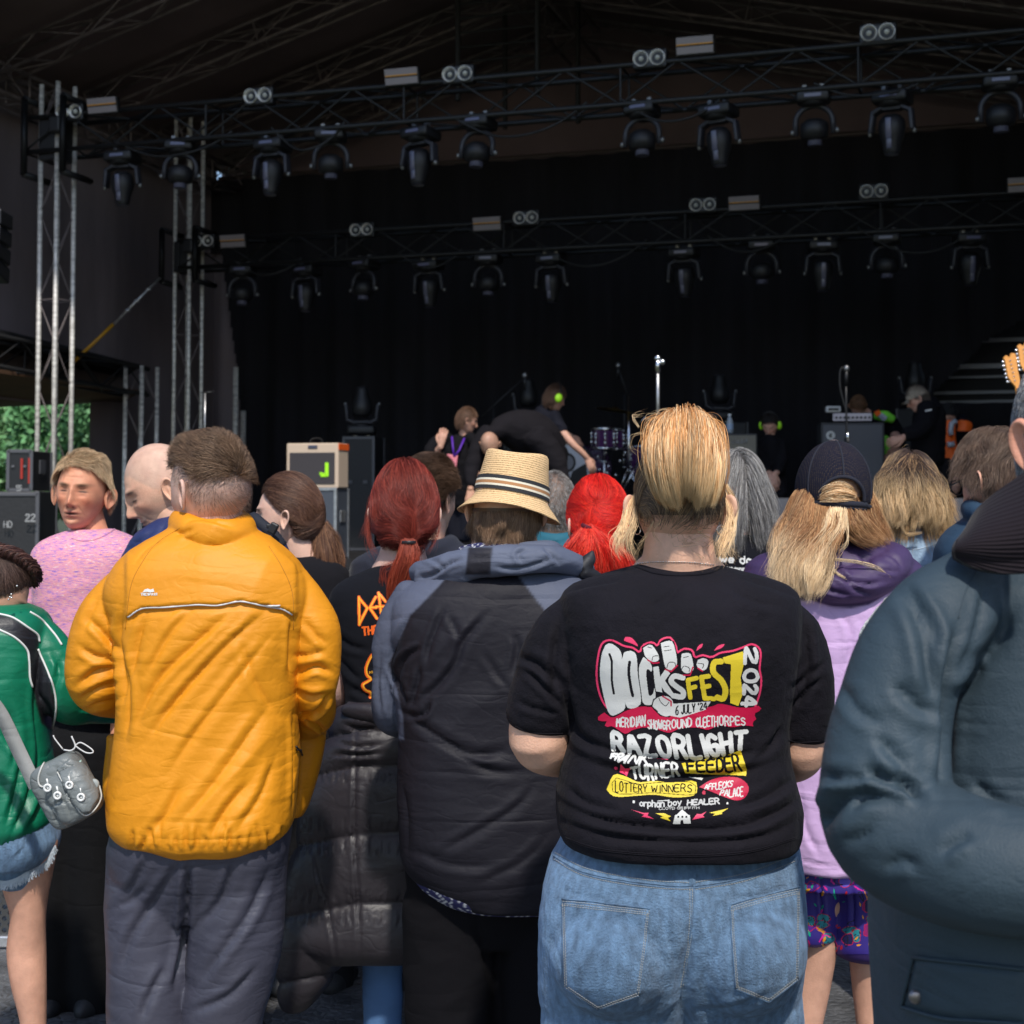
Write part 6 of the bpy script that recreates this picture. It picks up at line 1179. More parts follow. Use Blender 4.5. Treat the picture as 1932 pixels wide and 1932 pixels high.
# ---- woman with dark red ponytail ----
D = 3.8
P6 = thing('person', 'woman with dark red ponytail, orange-lettered T-shirt and puffer coat tied round waist', 'woman', floor_loc(764, 1750, D))
H = Head(764, 966, D, s_=1.03); sk = SK['pale']
V, F, c = H.mesh(sk, 6, lip=(.5, .15, .13), brow=(.2, .08, .05))
body_mesh('body', P6, [(V, F, c)]+H.ears(sk, .95, .5)+[remesh([tub([(762, 990, 0, 42), (760, 1040, .0, 43), (758, 1080, .01, 60)], D), loft_rows([(1070, 720, 800, 0, .06), (1330, 690, 830, 0, .09)], D)], .008, 4), remesh([tub([(648, 1210, 0, 30), (640, 1270, .0, 27), (636, 1310, .02, 24), (655, 1320, .1, 22), (700, 1300, .25, 18)], D)], .006, 3), hand(W(715, 1295, D+.28), (.9, .4, .1), (0, 0, 1), .9, .8, 1)], sk)
bt = PFLOW((0.012, -.118, -.078)); rc, rh = (.17, .022, .014), (.30, .05, .03)
parts = [shell(H, (.12, .015, .01), lambda n: hairline(n, lo=(-.5, -.5, -.05, .1, .5, .62)), .006), scalp(H, 7000, .17, bt, rc, mask=lambda n: hairline(n, lo=(-.6, -.6, -.10, .05, .5, .62)), off=.011, lift=.1, noise=.12, wd=.00085, stick=.05, jit=.005, colargs=dict(hi=rh, hip=.35, var=.45))]
tl = [cq(c4, (1135, 1390, -.125), (1110, 1500, -.135), (1060, 1640, -.13), (1040, 1790, -.12)), cq(c4, (1165, 1395, -.13), (1165, 1500, -.145), (1120, 1640, -.14), (1090, 1800, -.13)), cq(c4, (1195, 1390, -.125), (1220, 1500, -.135), (1180, 1620, -.13), (1120, 1760, -.12))]
parts += [sheet(tl, D, 2200, (.30, .045, .022), 16, (.003, .006, .005), .0008, .2, colargs=dict(hi=(.45, .09, .045), hip=.35))]
parts += [sheet([g], D, 26, rh, 16, (.003, .006, .006), .0005, .4, fray=.004) for g in (cq(c4, (1050, 960, 0), (930, 1080, .0), (890, 1250, 0), (845, 1370, 0)), cq(c4, (960, 1060, -.02), (900, 1200, -.02), (900, 1380, -.03), (960, 1500, -.04)), cq(c4, (1340, 1150, 0), (1350, 1300, -.02), (1330, 1420, -.03), (1290, 1480, -.04)), cq(c4, (1100, 1530, -.1), (990, 1570, -.1), (985, 1670, -.1), (1020, 1740, -.1)))]
hair_obj('hair', P6, parts)
m = MB(); p = W(*c4(1165, 1396)[0], D-.13); m.lathe([(.0165, -.004), (.0185, 0), (.0165, .004)], p, 16, Matrix.Rotation(R(0), 3, 'X')); m.build('hair_tie', M['black'], P6, True)
tee6 = mat('black_tee', (.007, .0075, .011), .9, spec=.15, sheen=.02, bump=COTTON)
ts6, S6 = upper(P6, 't_shirt', [(1062, 730, 800, 0, .05), (1074, 705, 845, 0, .075), (1100, 645, 885, 0, .1), (1135, 622, 900, 0, .115), (1200, 632, 895, 0, .125), (1260, 642, 885, 0, .125), (1330, 655, 880, 0, .13), (1400, 650, 880, 0, .13)], [[(665, 1130, 0, 36), (652, 1180, 0, 34), (650, 1245, 0, 31)], [(865, 1130, 0, 36), (880, 1180, 0, 34), (885, 1245, 0, 31)]], D, tee6, .006, folds=[(b2(340, 420, 420, 480, 500, 500), 7, 6), (b2(420, 640, 480, 670, 520, 690), 7, 6), (b2(370, 520, 430, 590, 470, 620), 7, 6)], wr=[dict(amp=.004, sc=(5, 5, 10), seed=41)])
I = Ink(-60, 370, 1000, 1680, 5.0); og, yo = (.85, .13, .01), (.9, .45, .03)
for w_, cl in ((40, og), (16, yo)):
    for P_ in ([(-10, 460), (90, 580), (-5, 770)], [(-12, 450), (-5, 780)], [(190, 450), (118, 578), (205, 705)], [(130, 572), (195, 575)], [(225, 400), (268, 730)], [(225, 402), (308, 500)], [(195, 565), (340, 560)], [(400, 450), (395, 700), (480, 690)], [(600, 450), (520, 580), (600, 700)], [(520, 575), (590, 575)], [(680, 450), (700, 700)], [(680, 450), (750, 520), (690, 580)]): I.stroke(P_, w_, cl)
I.text('THE', [(40, 905), (215, 885)], [(30, 815), (215, 795)], 24, og, 1.8); I.text('WORLD', [(265, 880), (560, 880)], [(260, 795), (560, 795)], 24, og, 1.8)
for w_, cl, o in ((38, og, 0), (16, yo, 8)): I.stroke([(215+o, 1080+o), (130+o, 1170), (75+o, 1300), (85+o, 1390), (130+o, 1440), (35+o, 1505), (65+o, 1570), (130+o, 1600), (125+o, 1660)], w_, cl, 3)
I.text('KR', [(118, 1370), (170, 1368)], [(118, 1345), (170, 1343)], 6, yo, 1.6)
I.build('t_shirt_print', S6, .0012, M['print'], ts6, lambda x, y: n7(x, y)[0])
puff = mat('black_puffer_nylon', (.023, .0195, .0245), .48, spec=.45, bump=[('ridge', (14., 14., 22.), .006), ('noise', 60., .001)])
fp = [(b2(442, 760, 440, 950, 438, 1200, 452, 1480, 458, 1715), 4, 6), (b2(285, 1262, 300, 1380, 335, 1480, 370, 1700), 4, 6), (b2(360, 850, 450, 870, 540, 860), 5, 10), (b2(390, 780, 450, 800, 530, 800), 5, 10), (b2(340, 900, 440, 900, 560, 895), 5, 8)]
for i in range(34):
    x = 200+i*13; s_ = 8*math.sin(i*2.7)
    for y0, y1 in ((1215, 1290), (1488, 1560), (955, 1010), (1130, 1200), (1400, 1470)): fp.append((b2(x+s_, y0+10, x+s_*2, (y0+y1)/2, x+6*math.cos(i*5+y0), y1), 3.2, 2.2*abs(math.sin(i*1.9+y0))+.6))
Vp, Fp = remesh([loft_rows([(1318, 655, 800, 0, .10), (1350, 640, 860, 0, .15), (1400, 622, 880, 0, .16), (1460, 597, 890, 0, .165), (1570, 570, 895, 0, .175), (1640, 558, 895, 0, .18), (1720, 546, 890, 0, .185), (1780, 545, 880, 0, .19), (1815, 600, 860, 0, .17)], D), loft_rows([(1600, 566, 700, -.05, .09), (1700, 546, 690, -.05, .1), (1790, 532, 665, -.05, .1), (1850, 528, 635, -.05, .09), (1885, 532, 600, -.05, .07), (1900, 540, 580, -.05, .05)], D), tub([(655, 1330, -.12, 14), (740, 1345, -.15, 16), (830, 1335, -.12, 16)], D)], .0055, 3)
Vp = wrinkle(Vp, Fp, .005, (5, 5, 10), seed=51); Q_ = PX(Vp); N_p = normals(Vp, Fp); ys = Q_[:, 1]-np.interp(Q_[:, 0], [530, 600, 670, 760], [26, 14, 0, -2]); lv = np.array([1322, 1380, 1446, 1575, 1706, 1830, 1940]); i_ = np.clip(np.searchsorted(lv, ys)-1, 0, 5); fq = np.clip((ys-lv[i_])/(lv[i_+1]-lv[i_]), 0, 1)
Vp = Vp+N_p*(.020*np.abs(np.sin(np.pi*fq))**.45-.010)[:, None]; Vp = fold(Vp, Fp, fp)
link('puffer_coat', mesh_data('puffer_coat', Vp, Fp), puff, P6)
garment('jeans', P6, [tub([(722, 1650, 0, 46), (722, 1800, 0, 38), (722, 1900, 0, 36), (725, 2080, 0, 28)], D), tub([(815, 1650, 0, 46), (815, 1800, 0, 38), (815, 1900, 0, 36), (812, 2080, 0, 28)], D), ellw(W(768, 1500, D), (.15, .11, .16))], D, vary(mat('blue_denim', (.075, .16, .33), .85, bump=COTTON), 6, .8, 1.25), .009, 4, [], [dict(amp=.004, sc=(6, 6, 14), seed=52)])
shoes(D, 768, 1800, .07, P6, M['blackrough'])

# ---- man facing the camera in the pink top ----
D = 4.3
P2 = thing('person', 'sun-tanned fair-haired man in pink marl long-sleeved top facing the camera', 'man', floor_loc(160, 1600, D))
H = Head(155, 929, D, yaw=178, pitch=-2, roll=-4, s_=.98); sk = (.66, .29, .17)
V, F, c = H.mesh(sk, 6, lip=(.5, .15, .11), brow=(.24, .14, .08), eyes='squint', mouth=1., stubble=((.5, .26, .18), .35), nose=1.1, wide=.95)
body_mesh('body', P2, [(V, F, c)]+H.ears((.62, .25, .14), 1.05, .8)+[remesh([tub([(164, 955, .03, 26), (170, 1000, .03, 33), (174, 1045, .03, 48)], D), loft_rows([(1030, 130, 220, 0, .06), (1300, 110, 240, 0, .09)], D)], .008, 4), remesh([tub([(238, 1280, 0, 22), (230, 1330, -.02, 19), (222, 1390, -.04, 15), (218, 1430, -.05, 14)], D)], .006, 3), hand(W(218, 1425, D-.05), (-.1, -.1, -1), (-1, 0, 0), .95, .4, 1)], sk)
side = lambda p, n: np.array([-.75, .1, -.25])+0*p-np.column_stack([0*p[:, 0], 0*p[:, 0], .8*(np.abs(p[:, 0]) > .055)])
hair_obj('hair', P2, [shell(H, (.26, .16, .09), lambda n: hairline(n, lo=(-.4, -.3, .15, .4, .62, .68)), .004), scalp(H, 5500, .042, side, (.42, .27, .15), mask=lambda n: hairline(n, lo=(-.3, -.25, .2, .45, .6, .66)), off=.009, lift=.8, noise=.8, wd=.0008, colargs=dict(hi=(.78, .58, .36), hip=.45))])
marl = mat('pink_marl_knit', (.8, .2, .4), .85, sheen=.1, bump=COTTON); nt = marl.node_tree; N_ = nt.nodes; L_ = nt.links; tc = N_.new('ShaderNodeTexCoord'); mp = N_.new('ShaderNodeMapping'); mp.inputs['Scale'].default_value = (60, 60, 380); tn = N_.new('ShaderNodeTexNoise'); tn.inputs['Scale'].default_value = 1; tn.inputs['Detail'].default_value = 2.5; rp = N_.new('ShaderNodeValToRGB'); cr = rp.color_ramp
cr.elements[0].position = .30; cr.elements[0].color = (.22, .12, .42, 1); cr.elements[1].position = .72; cr.elements[1].color = (.80, .66, .72, 1)
for p_, c_ in ((.38, (.45, .24, .50)), (.46, (.68, .24, .36)), (.54, (.72, .38, .48)), (.60, (.74, .25, .22)), (.66, (.72, .46, .48))): e = cr.elements.new(p_); e.color = (*c_, 1)
L_.new(tc.outputs['Object'], mp.inputs[0]); L_.new(mp.outputs[0], tn.inputs[0]); L_.new(tn.outputs[0], rp.inputs[0]); L_.new(rp.outputs[0], N_['Principled BSDF'].inputs['Base Color'])
t2, S2 = upper(P2, 'top', [(1000, 133, 210, .0, .055), (1010, 105, 235, 0, .08), (1025, 78, 262, 0, .1), (1050, 64, 278, 0, .12), (1100, 68, 272, 0, .13), (1200, 80, 262, 0, .13), (1290, 88, 256, 0, .13), (1340, 92, 252, 0, .13)], [[(85, 1055, 0, 27), (72, 1120, 0, 27), (72, 1200, 0, 24), (90, 1290, -.05, 20), (120, 1330, -.1, 17)], [(258, 1060, 0, 26), (268, 1150, 0, 26), (258, 1230, 0, 24), (240, 1295, -.0, 23)]], D, marl, .007, wr=[dict(amp=.006, sc=(4, 4, 9), ang=.3, seed=61)])
seam(S2, 'neckband', c3(495, 1368, 560, 1385, 640, 1380, 720, 1350, 790, 1305), .003, marl, t2)
m = MB(); p = W(221, 1393, D-.04); m.lathe([(.023, -.009), (.0255, -.006), (.0255, .006), (.023, .009)], p, 20); m.build('wristband', M['black'], P2, True)
lowerbody(P2, D, 142, 1400, (.005, .005, .006), sp=.065, r=(.12, .085, .07))

# ---- bald man in navy ----
D = 4.0
P3 = thing('person', 'bald man in navy jacket looking down to the left beside the yellow jacket', 'man', floor_loc(385, 1600, D))
H = Head(308, 917, D, yaw=104, pitch=26, s_=1.04); sk = (.74, .42, .29)
V, F, c = H.mesh(sk, 6, lip=(.5, .2, .16), brow=(.13, .08, .06), eyes='down', stubble=((.34, .22, .17), .5), bald=((.45, .32, .26), .5), nose=1.15)
body_mesh('body', P3, [(V, F, c)]+H.ears((.72, .32, .22), 1.05, .4)+[remesh([tub([(322, 960, 0, 40), (345, 1005, .0, 42), (370, 1050, .02, 60)], D), loft_rows([(1050, 330, 440, 0, .06), (1400, 310, 460, 0, .09)], D)], .008, 4)], sk)
nav = mat('navy_shell', (.014, .024, .10), .6, bump=SHELL)
t3, S3 = upper(P3, 'jacket', [(970, 318, 440, .0, .06), (985, 292, 485, 0, .085), (1005, 260, 520, 0, .11), (1038, 240, 540, 0, .12), (1090, 230, 545, 0, .13), (1300, 240, 535, 0, .14), (1500, 240, 530, 0, .14), (1530, 250, 520, 0, .13)], [[(262, 1060, 0, 34), (248, 1150, 0, 34), (250, 1300, .1, 28)], [(505, 1060, 0, 34), (528, 1150, 0, 34), (520, 1300, .1, 28)]], D, nav, .007, folds=[(c3(850, 1480, 960, 1390, 1080, 1310), 5, 6), (c3(1090, 1420, 1110, 1330, 1150, 1260), 5, 4)], wr=[dict(amp=.006, sc=(4, 4, 9), ang=.5, seed=71)])
m = MB(); L = S3.line(c3(1740, 1240, 1800, 1290, 1870, 1350, 1930, 1430), 14, .006); m.tube(L, .017, 8); m.build('bag_strap', mat('dark_webbing', (.01, .012, .02), .8), P3, True)
m = MB(); m.box(W(*c3(1885, 1300)[0], D-.11), (.022, .02, .03), Matrix.Rotation(.5, 3, 'Y'), .004); m.box(W(*c3(1865, 1285)[0], D-.11), (.02, .012, .012), None, .003); m.build('strap_buckle', M['black'], P3)
lowerbody(P3, D, 385, 1500, (.02, .02, .03))

# ---- woman with brown ponytail in profile ----
D = 4.5
P5 = thing('person', 'woman in profile with long brown ponytail and black top', 'woman', floor_loc(560, 1600, D))
H = Head(546, 972, D, yaw=84, pitch=2, s_=1.02); sk = (.74, .46, .35)
V, F, c = H.mesh(sk, 6, lip=(.55, .2, .17), brow=(.12, .07, .05), nose=1.15)
body_mesh('body', P5, [(V, F, c)]+H.ears((.74, .4, .3), 1., .35)+[remesh([tub([(560, 1010, 0, 32), (570, 1045, .0, 33), (578, 1080, .02, 45)], D), loft_rows([(1070, 545, 610, 0, .05), (1400, 520, 640, 0, .08)], D)], .008, 4)], sk)
pt, ph = (.085, .038, .024), (.19, .095, .055)
parts = [shell(H, (.06, .03, .02), lambda n: hairline(n, lo=(-.5, -.48, -.0, .25, .6, .68)), .006), scalp(H, 6000, .2, PFLOW((0, -.118, -.022)), pt, mask=lambda n: hairline(n, lo=(-.55, -.5, -.02, .22, .56, .66)), off=.009, lift=.1, noise=.08, wd=.0008, stick=.04, colargs=dict(hi=ph, hip=.3)),
         sheet([cq(c4, (550, 1262, -.02), (520, 1380, -.02), (510, 1540, -.03), (590, 1780, -.03)), cq(c4, (565, 1265, 0), (590, 1400, -.02), (600, 1560, -.03), (640, 1770, -.03)), cq(c4, (580, 1265, .0), (650, 1380, .0), (690, 1540, 0), (690, 1690, 0))], D, 2600, (.12, .055, .033), 18, (.004, .008, .006), .0009, .2, (.004, 1.6), colargs=dict(hi=(.3, .15, .08), hip=.3))]
hair_obj('hair', P5, parts); m = MB(); p = W(*c4(560, 1262)[0], D); m.lathe([(.015, -.007), (.019, 0), (.015, .007)], p, 16, Matrix.Rotation(R(-35), 3, 'Y')); m.build('hair_tie', mat('grey_elastic', (.1, .11, .13), .8), P5, True)
upper(P5, 'top', [(1048, 552, 600, 0, .045), (1062, 520, 640, 0, .08), (1085, 500, 660, 0, .1), (1150, 498, 668, 0, .11), (1300, 510, 660, 0, .12), (1460, 505, 662, 0, .12)], [[(515, 1090, 0, 26), (508, 1180, 0, 25), (515, 1300, .05, 22)], [(648, 1090, 0, 26), (655, 1180, 0, 25), (650, 1300, .05, 22)]], D, M['blackcloth'], .01)
lowerbody(P5, D, 582, 1450, (.01, .01, .012), sp=.09, r=(.09, .065, .05))

# ---- boy in the navy hoodie ----
D = 4.5
P7 = thing('person', 'young man with swept brown hair and navy hoodie behind the dark red ponytail', 'man', floor_loc(800, 1600, D))
H = Head(806, 943, D, yaw=-36, pitch=4, s_=1.03); sk = (.72, .40, .28)
V, F, c = H.mesh(sk, 6, lip=(.5, .2, .16), brow=(.12, .07, .05))
body_mesh('body', P7, [(V, F, c)]+H.ears((.72, .36, .24), 1.05, .5)+[remesh([tub([(806, 975, 0, 38), (800, 1020, .0, 40), (800, 1060, .02, 50)], D), loft_rows([(1050, 760, 840, 0, .06), (1400, 740, 860, 0, .09)], D)], .009, 4)], sk)
sw = lambda p, n: np.array([.8, -.35, .05])+0*p
hair_obj('hair', P7, [shell(H, (.075, .045, .03), lambda n: hairline(n, lo=(-.35, -.3, .0, .2, .5, .62)), .012), scalp(H, 5200, .06, sw, (.11, .065, .042), mask=lambda n: hairline(n, lo=(.0, .0, .2, .3, .5, .62)), off=.018, lift=.5, noise=.35, freq=14, wd=.0009, colargs=dict(hi=(.22, .13, .085), hip=.35)), scalp(H, 3000, .025, DOWN, (.085, .05, .033), mask=lambda n: hairline(n, lo=(-.5, -.45, -.1, .1, .5, .62)), off=.008, lift=.4, noise=.3, wd=.0007)])
hoo = mat('navy_fleece', (.012, .014, .026), .92, sheen=.1, bump=COTTON)
upper(P7, 'hoodie', [(1018, 768, 836, 0, .06), (1030, 725, 880, 0, .09), (1050, 680, 915, 0, .11), (1080, 662, 930, 0, .12), (1200, 670, 925, 0, .13), (1420, 675, 920, 0, .13)], [[(695, 1080, 0, 34), (672, 1160, 0, 34), (680, 1300, .08, 28)], [(900, 1080, 0, 34), (925, 1160, 0, 34), (915, 1300, .08, 28)], [(760, 1025, .06, 13), (765, 1030, -.05, 17), (802, 1040, -.09, 19), (845, 1030, -.05, 17), (850, 1022, .06, 13)]], D, hoo, .008, folds=[(c4(880, 1500, 940, 1560, 1000, 1560), 5, 6)], wr=[dict(amp=.006, sc=(5, 5, 9), seed=81)])
lowerbody(P7, D, 800, 1440, (.02, .02, .025))

# ---- grey haired man in teal ----
D = 4.6
P9 = thing('person', 'man with cropped grey hair and teal jacket between straw hat and scarlet ponytail', 'man', floor_loc(1042, 1500, D))
H = Head(1046, 958, D, yaw=6, s_=.94); sk = (.62, .32, .2)
V, F, c = H.mesh(sk, 5, lip=(.45, .18, .14), brow=(.2, .2, .2), bald=((.2, .17, .15), .6))
body_mesh('body', P9, [(V, F, c)]+H.ears((.66, .28, .17), 1.05, .6)+[remesh([tub([(1048, 985, 0, 38), (1048, 1030, .0, 42)], D), loft_rows([(1030, 1010, 1080, 0, .06), (1400, 990, 1100, 0, .09)], D)], .01, 4)], sk)
hair_obj('hair', P9, [scalp(H, 5000, .016, DOWN, (.16, .14, .125), mask=lambda n: hairline(n, lo=(-.5, -.45, -.1, .1, .5, .62)), off=.004, lift=.8, noise=.5, wd=.0008, colargs=dict(hi=(.42, .40, .38), hip=.4))])
upper(P9, 'jacket', [(1008, 1018, 1078, 0, .06), (1022, 985, 1105, 0, .09), (1045, 955, 1128, 0, .11), (1100, 945, 1138, 0, .12), (1400, 955, 1130, 0, .13)], [[(965, 1065, 0, 28), (952, 1150, 0, 28), (958, 1280, .08, 24)], [(1120, 1065, 0, 28), (1132, 1150, 0, 28), (1126, 1280, .08, 24)], [(1015, 1012, .05, 12), (1020, 1015, -.05, 13), (1050, 1018, -.08, 13), (1078, 1014, -.05, 13)]], D, mat('teal_cloth', (.012, .11, .16), .8, bump=SHELL), .01, wr=[dict(amp=.006, sc=(5, 5, 9), seed=91)])
lowerbody(P9, D, 1042, 1380, (.02, .03, .05))

# ---- bright red ponytail ----
D = 4.0
P10 = thing('person', 'woman with bright scarlet ponytail in front of the drum kit', 'woman', floor_loc(1130, 1600, D))
H = Head(1128, 988, D, yaw=18, s_=1.0); sk = SK['pale']
V, F, c = H.mesh(sk, 5, lip=(.5, .15, .13), brow=(.2, .05, .04))
body_mesh('body', P10, [(V, F, c)]+H.ears(sk, 1, .5)+[remesh([tub([(1130, 1010, 0, 36), (1130, 1060, .0, 40)], D), loft_rows([(1060, 1090, 1170, 0, .06), (1400, 1070, 1190, 0, .09)], D)], .01, 4)], sk)
hr, hh = (.62, .006, .006), (.9, .045, .02)
parts = [shell(H, (.4, .004, .005), lambda n: hairline(n, lo=(-.5, -.5, -.05, .1, .5, .62)), .006), scalp(H, 6500, .16, PFLOW((-.03, -.118, -.012)), hr, mask=lambda n: hairline(n, lo=(-.6, -.6, -.10, .05, .5, .62)), off=.010, lift=.1, noise=.1, wd=.0009, stick=.05, jit=.005, colargs=dict(hi=hh, hip=.45, var=.45)),
         sheet([cq(c5, (725, 1295, -.125), (680, 1380, -.13), (620, 1470, -.13), (570, 1560, -.12)), cq(c5, (740, 1300, -.13), (730, 1400, -.15), (690, 1500, -.15), (660, 1640, -.14)), cq(c5, (750, 1300, -.13), (800, 1400, -.15), (830, 1520, -.15), (830, 1650, -.14)), cq(c5, (760, 1295, -.125), (850, 1390, -.13), (930, 1500, -.13), (960, 1620, -.12)), cq(c5, (765, 1290, -.12), (880, 1380, -.11), (990, 1490, -.1), (1050, 1580, -.1))], D, 4200, (.75, .02, .012), 16, (.003, .008, .007), .0009, .3, colargs=dict(hi=(.95, .09, .05), hip=.4))]
hair_obj('hair', P10, parts); m = MB(); m.lathe([(.017, -.005), (.0195, 0), (.017, .005)], W(*c5(742, 1292)[0], D-.125), 16, Matrix.Rotation(R(25), 3, 'Y')); m.build('hair_tie', mat('maroon_elastic', (.1, .004, .015), .8), P10, True)
upper(P10, 'top', [(1050, 1098, 1162, 0, .05), (1068, 1050, 1205, 0, .09), (1100, 1030, 1230, 0, .11), (1200, 1035, 1225, 0, .12), (1420, 1040, 1220, 0, .12)], [[(1045, 1100, 0, 28), (1032, 1200, 0, 26), (1045, 1310, .1, 22)], [(1215, 1100, 0, 28), (1228, 1200, 0, 26), (1215, 1310, .1, 22)]], D, mat('plum_cloth', (.05, .015, .06), .85, bump=COTTON), .01)
lowerbody(P10, D, 1130, 1430, (.02, .02, .03), sp=.09)

# ---- man with long grey hair ----
D = 4.4
P12 = thing('person', 'balding man with shoulder-length grey hair and black T-shirt with white slogan', 'man', floor_loc(1388, 1600, D))
H = Head(1386, 930, D, yaw=12, s_=1.03); sk = (.72, .36, .26)
V, F, c = H.mesh(sk, 6, lip=(.45, .2, .16), brow=(.3, .3, .3))
body_mesh('body', P12, [(V, F, c)]+H.ears(sk, 1, .4)+[remesh([tub([(1386, 960, 0, 38), (1386, 1020, .0, 42)], D), loft_rows([(1030, 1350, 1420, 0, .06), (1400, 1330, 1440, 0, .09)], D)], .01, 4)], sk)
gm = lambda n: hairline(n, lo=(-.5, -.45, -.1, .05, .5, .6))*(((n[:, 0]+.35)**2+(n[:, 1]+.72)**2/1.0+(n[:, 2]-.28)**2*.9) > .11)
parts = [shell(H, (.13, .12, .115), gm, .007), scalp(H, 5200, .14, lambda p, n: np.column_stack([np.sign(p[:, 0])*.25+2*p[:, 0], -.25+0*p[:, 0], -1+0*p[:, 0]]), (.15, .14, .135), mask=gm, off=.012, lift=.3, noise=.2, wd=.0009, grav=.8, colargs=dict(hi=(.48, .46, .44), hip=.4))]
hair_obj('hair', P12, parts)
t12, S12 = upper(P12, 't_shirt', [(1008, 1358, 1416, 0, .055), (1020, 1318, 1462, 0, .09), (1042, 1285, 1492, 0, .11), (1090, 1275, 1502, 0, .12), (1250, 1285, 1495, 0, .13), (1440, 1285, 1495, 0, .13)], [[(1298, 1080, 0, 32), (1280, 1150, 0, 32), (1284, 1200, 0, 30)], [(1478, 1080, 0, 32), (1496, 1150, 0, 32), (1492, 1200, 0, 30)]], D, tee6, .008, wr=[dict(amp=.005, sc=(5, 5, 9), seed=95)])
I = Ink(1380, 1460, 1900, 1660, 5.); I.text('what we do', [(1400, 1532), (1650, 1530), (1868, 1542)], [(1405, 1492), (1650, 1488), (1870, 1497)], 13, (.62, .62, .6), 1.5); I.text('when encore', [(1400, 1600), (1700, 1600), (1868, 1604)], [(1405, 1562), (1700, 1558), (1868, 1562)], 13, (.62, .62, .6), 1.5)
I.build('t_shirt_print', S12, .0012, M['print'], t12, lambda x, y: c5(x, y)[0]); lowerbody(P12, D, 1388, 1440, (.02, .03, .05))
# ---- young woman in cap and purple and lilac jacket ----
D = 3.5
P13 = thing('person', 'girl in purple and lilac jacket and patterned shorts, long fair hair under cap', 'girl', floor_loc(1575, 1800, D))
H = Head(1573, 936, D, pitch=-2, s_=.94); sk = SK['fair']
V, F, c = H.mesh(sk, 5, lip=(.5, .15, .13), brow=(.2, .12, .08))
calf = [tub([(1548, 1700, 0, 44), (1543, 1800, .0, 34), (1530, 1860, .01, 36), (1517, 1960, .0, 29), (1512, 2060, 0, 21), (1512, 2105, -.02, 22)], D), tub([(1640, 1700, 0, 44), (1636, 1800, .0, 34), (1645, 1870, .01, 36), (1648, 1960, .0, 29), (1646, 2060, 0, 21), (1646, 2105, -.02, 22)], D)]
body_mesh('body', P13, [(V, F, c)]+[remesh([tub([(1573, 950, 0, 40), (1573, 1050, .0, 46)], D), loft_rows([(1060, 1540, 1610, 0, .06), (1600, 1510, 1640, 0, .09)], D)], .01, 4), remesh(calf, .006, 4)], (.60, .33, .23))
g1, g2, g3 = (.36, .17, .07), (.62, .36, .17), (.9, .68, .42)
parts = [shell(H, (.25, .13, .06), lambda n: hairline(n, lo=(-.7, -.7, -.3, .0, .5, .62))*(n[:, 2] < .05), .006)]
Lg = [cq(c6, (420, 1120, .02), (350, 1230, .01), (325, 1370, .0), (250, 1560, -.06), (190, 1780, -.13)), cq(c6, (450, 1140, -.04), (400, 1250, -.06), (370, 1400, -.08), (300, 1600, -.12), (210, 1850, -.15)), cq(c6, (480, 1280, -.09), (440, 1450, -.12), (330, 1650, -.15), (260, 1880, -.16)), cq(c6, (560, 1300, -.10), (540, 1450, -.13), (430, 1680, -.16), (380, 1900, -.17)), cq(c6, (640, 1310, -.105), (650, 1420, -.14), (560, 1640, -.165), (460, 1920, -.17))]
Rg = [cq(c6, (700, 1300, -.10), (730, 1420, -.12), (790, 1500, -.12), (900, 1530, -.10)), cq(c6, (770, 1150, -.05), (810, 1260, -.06), (845, 1370, -.07), (900, 1470, -.07), (945, 1560, -.06)), cq(c6, (810, 1120, -.0), (880, 1230, .0), (915, 1330, .0), (925, 1420, .0), (940, 1540, .0))]
ca = dict(hi=g2, hip=.35, tips=(g3, .7), var=.5)
parts += [sheet(Lg, D, 4600, g1, 20, (.002, .006, .010, .006), .00085, .4, (.006, 1.2), colargs=ca, cutv=.4, fray=.006), sheet(Rg, D, 2800, g1, 16, (.002, .006, .008), .00085, .25, (.004, 1.), colargs=dict(hi=g2, hip=.35, var=.4), cutv=.35, fray=.005),
          sheet([cq(c6, (600, 1310, -.11), (560, 1440, -.14), (430, 1700, -.17), (400, 1930, -.17)), cq(c6, (690, 1310, -.11), (640, 1500, -.15), (560, 1700, -.17), (470, 1920, -.17))], D, 700, g3, 20, (.003, .006, .008, .006), .0009, .4, (.008, 1.3), colargs=dict(var=.3))]
parts += [sheet([g], D, 9, g3, 22, (.0012, .002, .002), .0007, .3) for g in (cq(c6, (690, 1310, -.11), (650, 1500, -.16), (590, 1640, -.17), (640, 1750, -.17), (780, 1800, -.17), (980, 1790, -.15)), cq(c6, (700, 1310, -.11), (710, 1450, -.15), (700, 1540, -.165), (640, 1600, -.17)), cq(c6, (620, 1650, -.17), (780, 1670, -.17), (920, 1710, -.165), (1010, 1780, -.15)))]
parts += [sheet([cq(c6, (550, 1190, -.08), (575, 1160, -.098), (640, 1140, -.104), (710, 1165, -.100), (735, 1220, -.09)), cq(c6, (540, 1220, -.088), (600, 1185, -.105), (680, 1185, -.106), (745, 1225, -.09), (710, 1255, -.095)), cq(c6, (545, 1240, -.09), (600, 1235, -.105), (680, 1240, -.104), (740, 1235, -.092))], D, 1300, g2, 14, (.003, .004, .004), .0009, .1, colargs=dict(hi=g3, hip=.4))]
hair_obj('hair', P13, parts)
sh_m = mat('two_tone_shell', attr=True, rough=.6, bump=SHELL)
pu, lc = (.050, .026, .088), (.56, .37, .62)
upl = [(1380, 1000), (1400, 1130)]+b4(170, 530, 240, 552, 300, 556, 360, 545, 440, 500)+[(1700, 1110), (1745, 1080), (1745, 1000)]
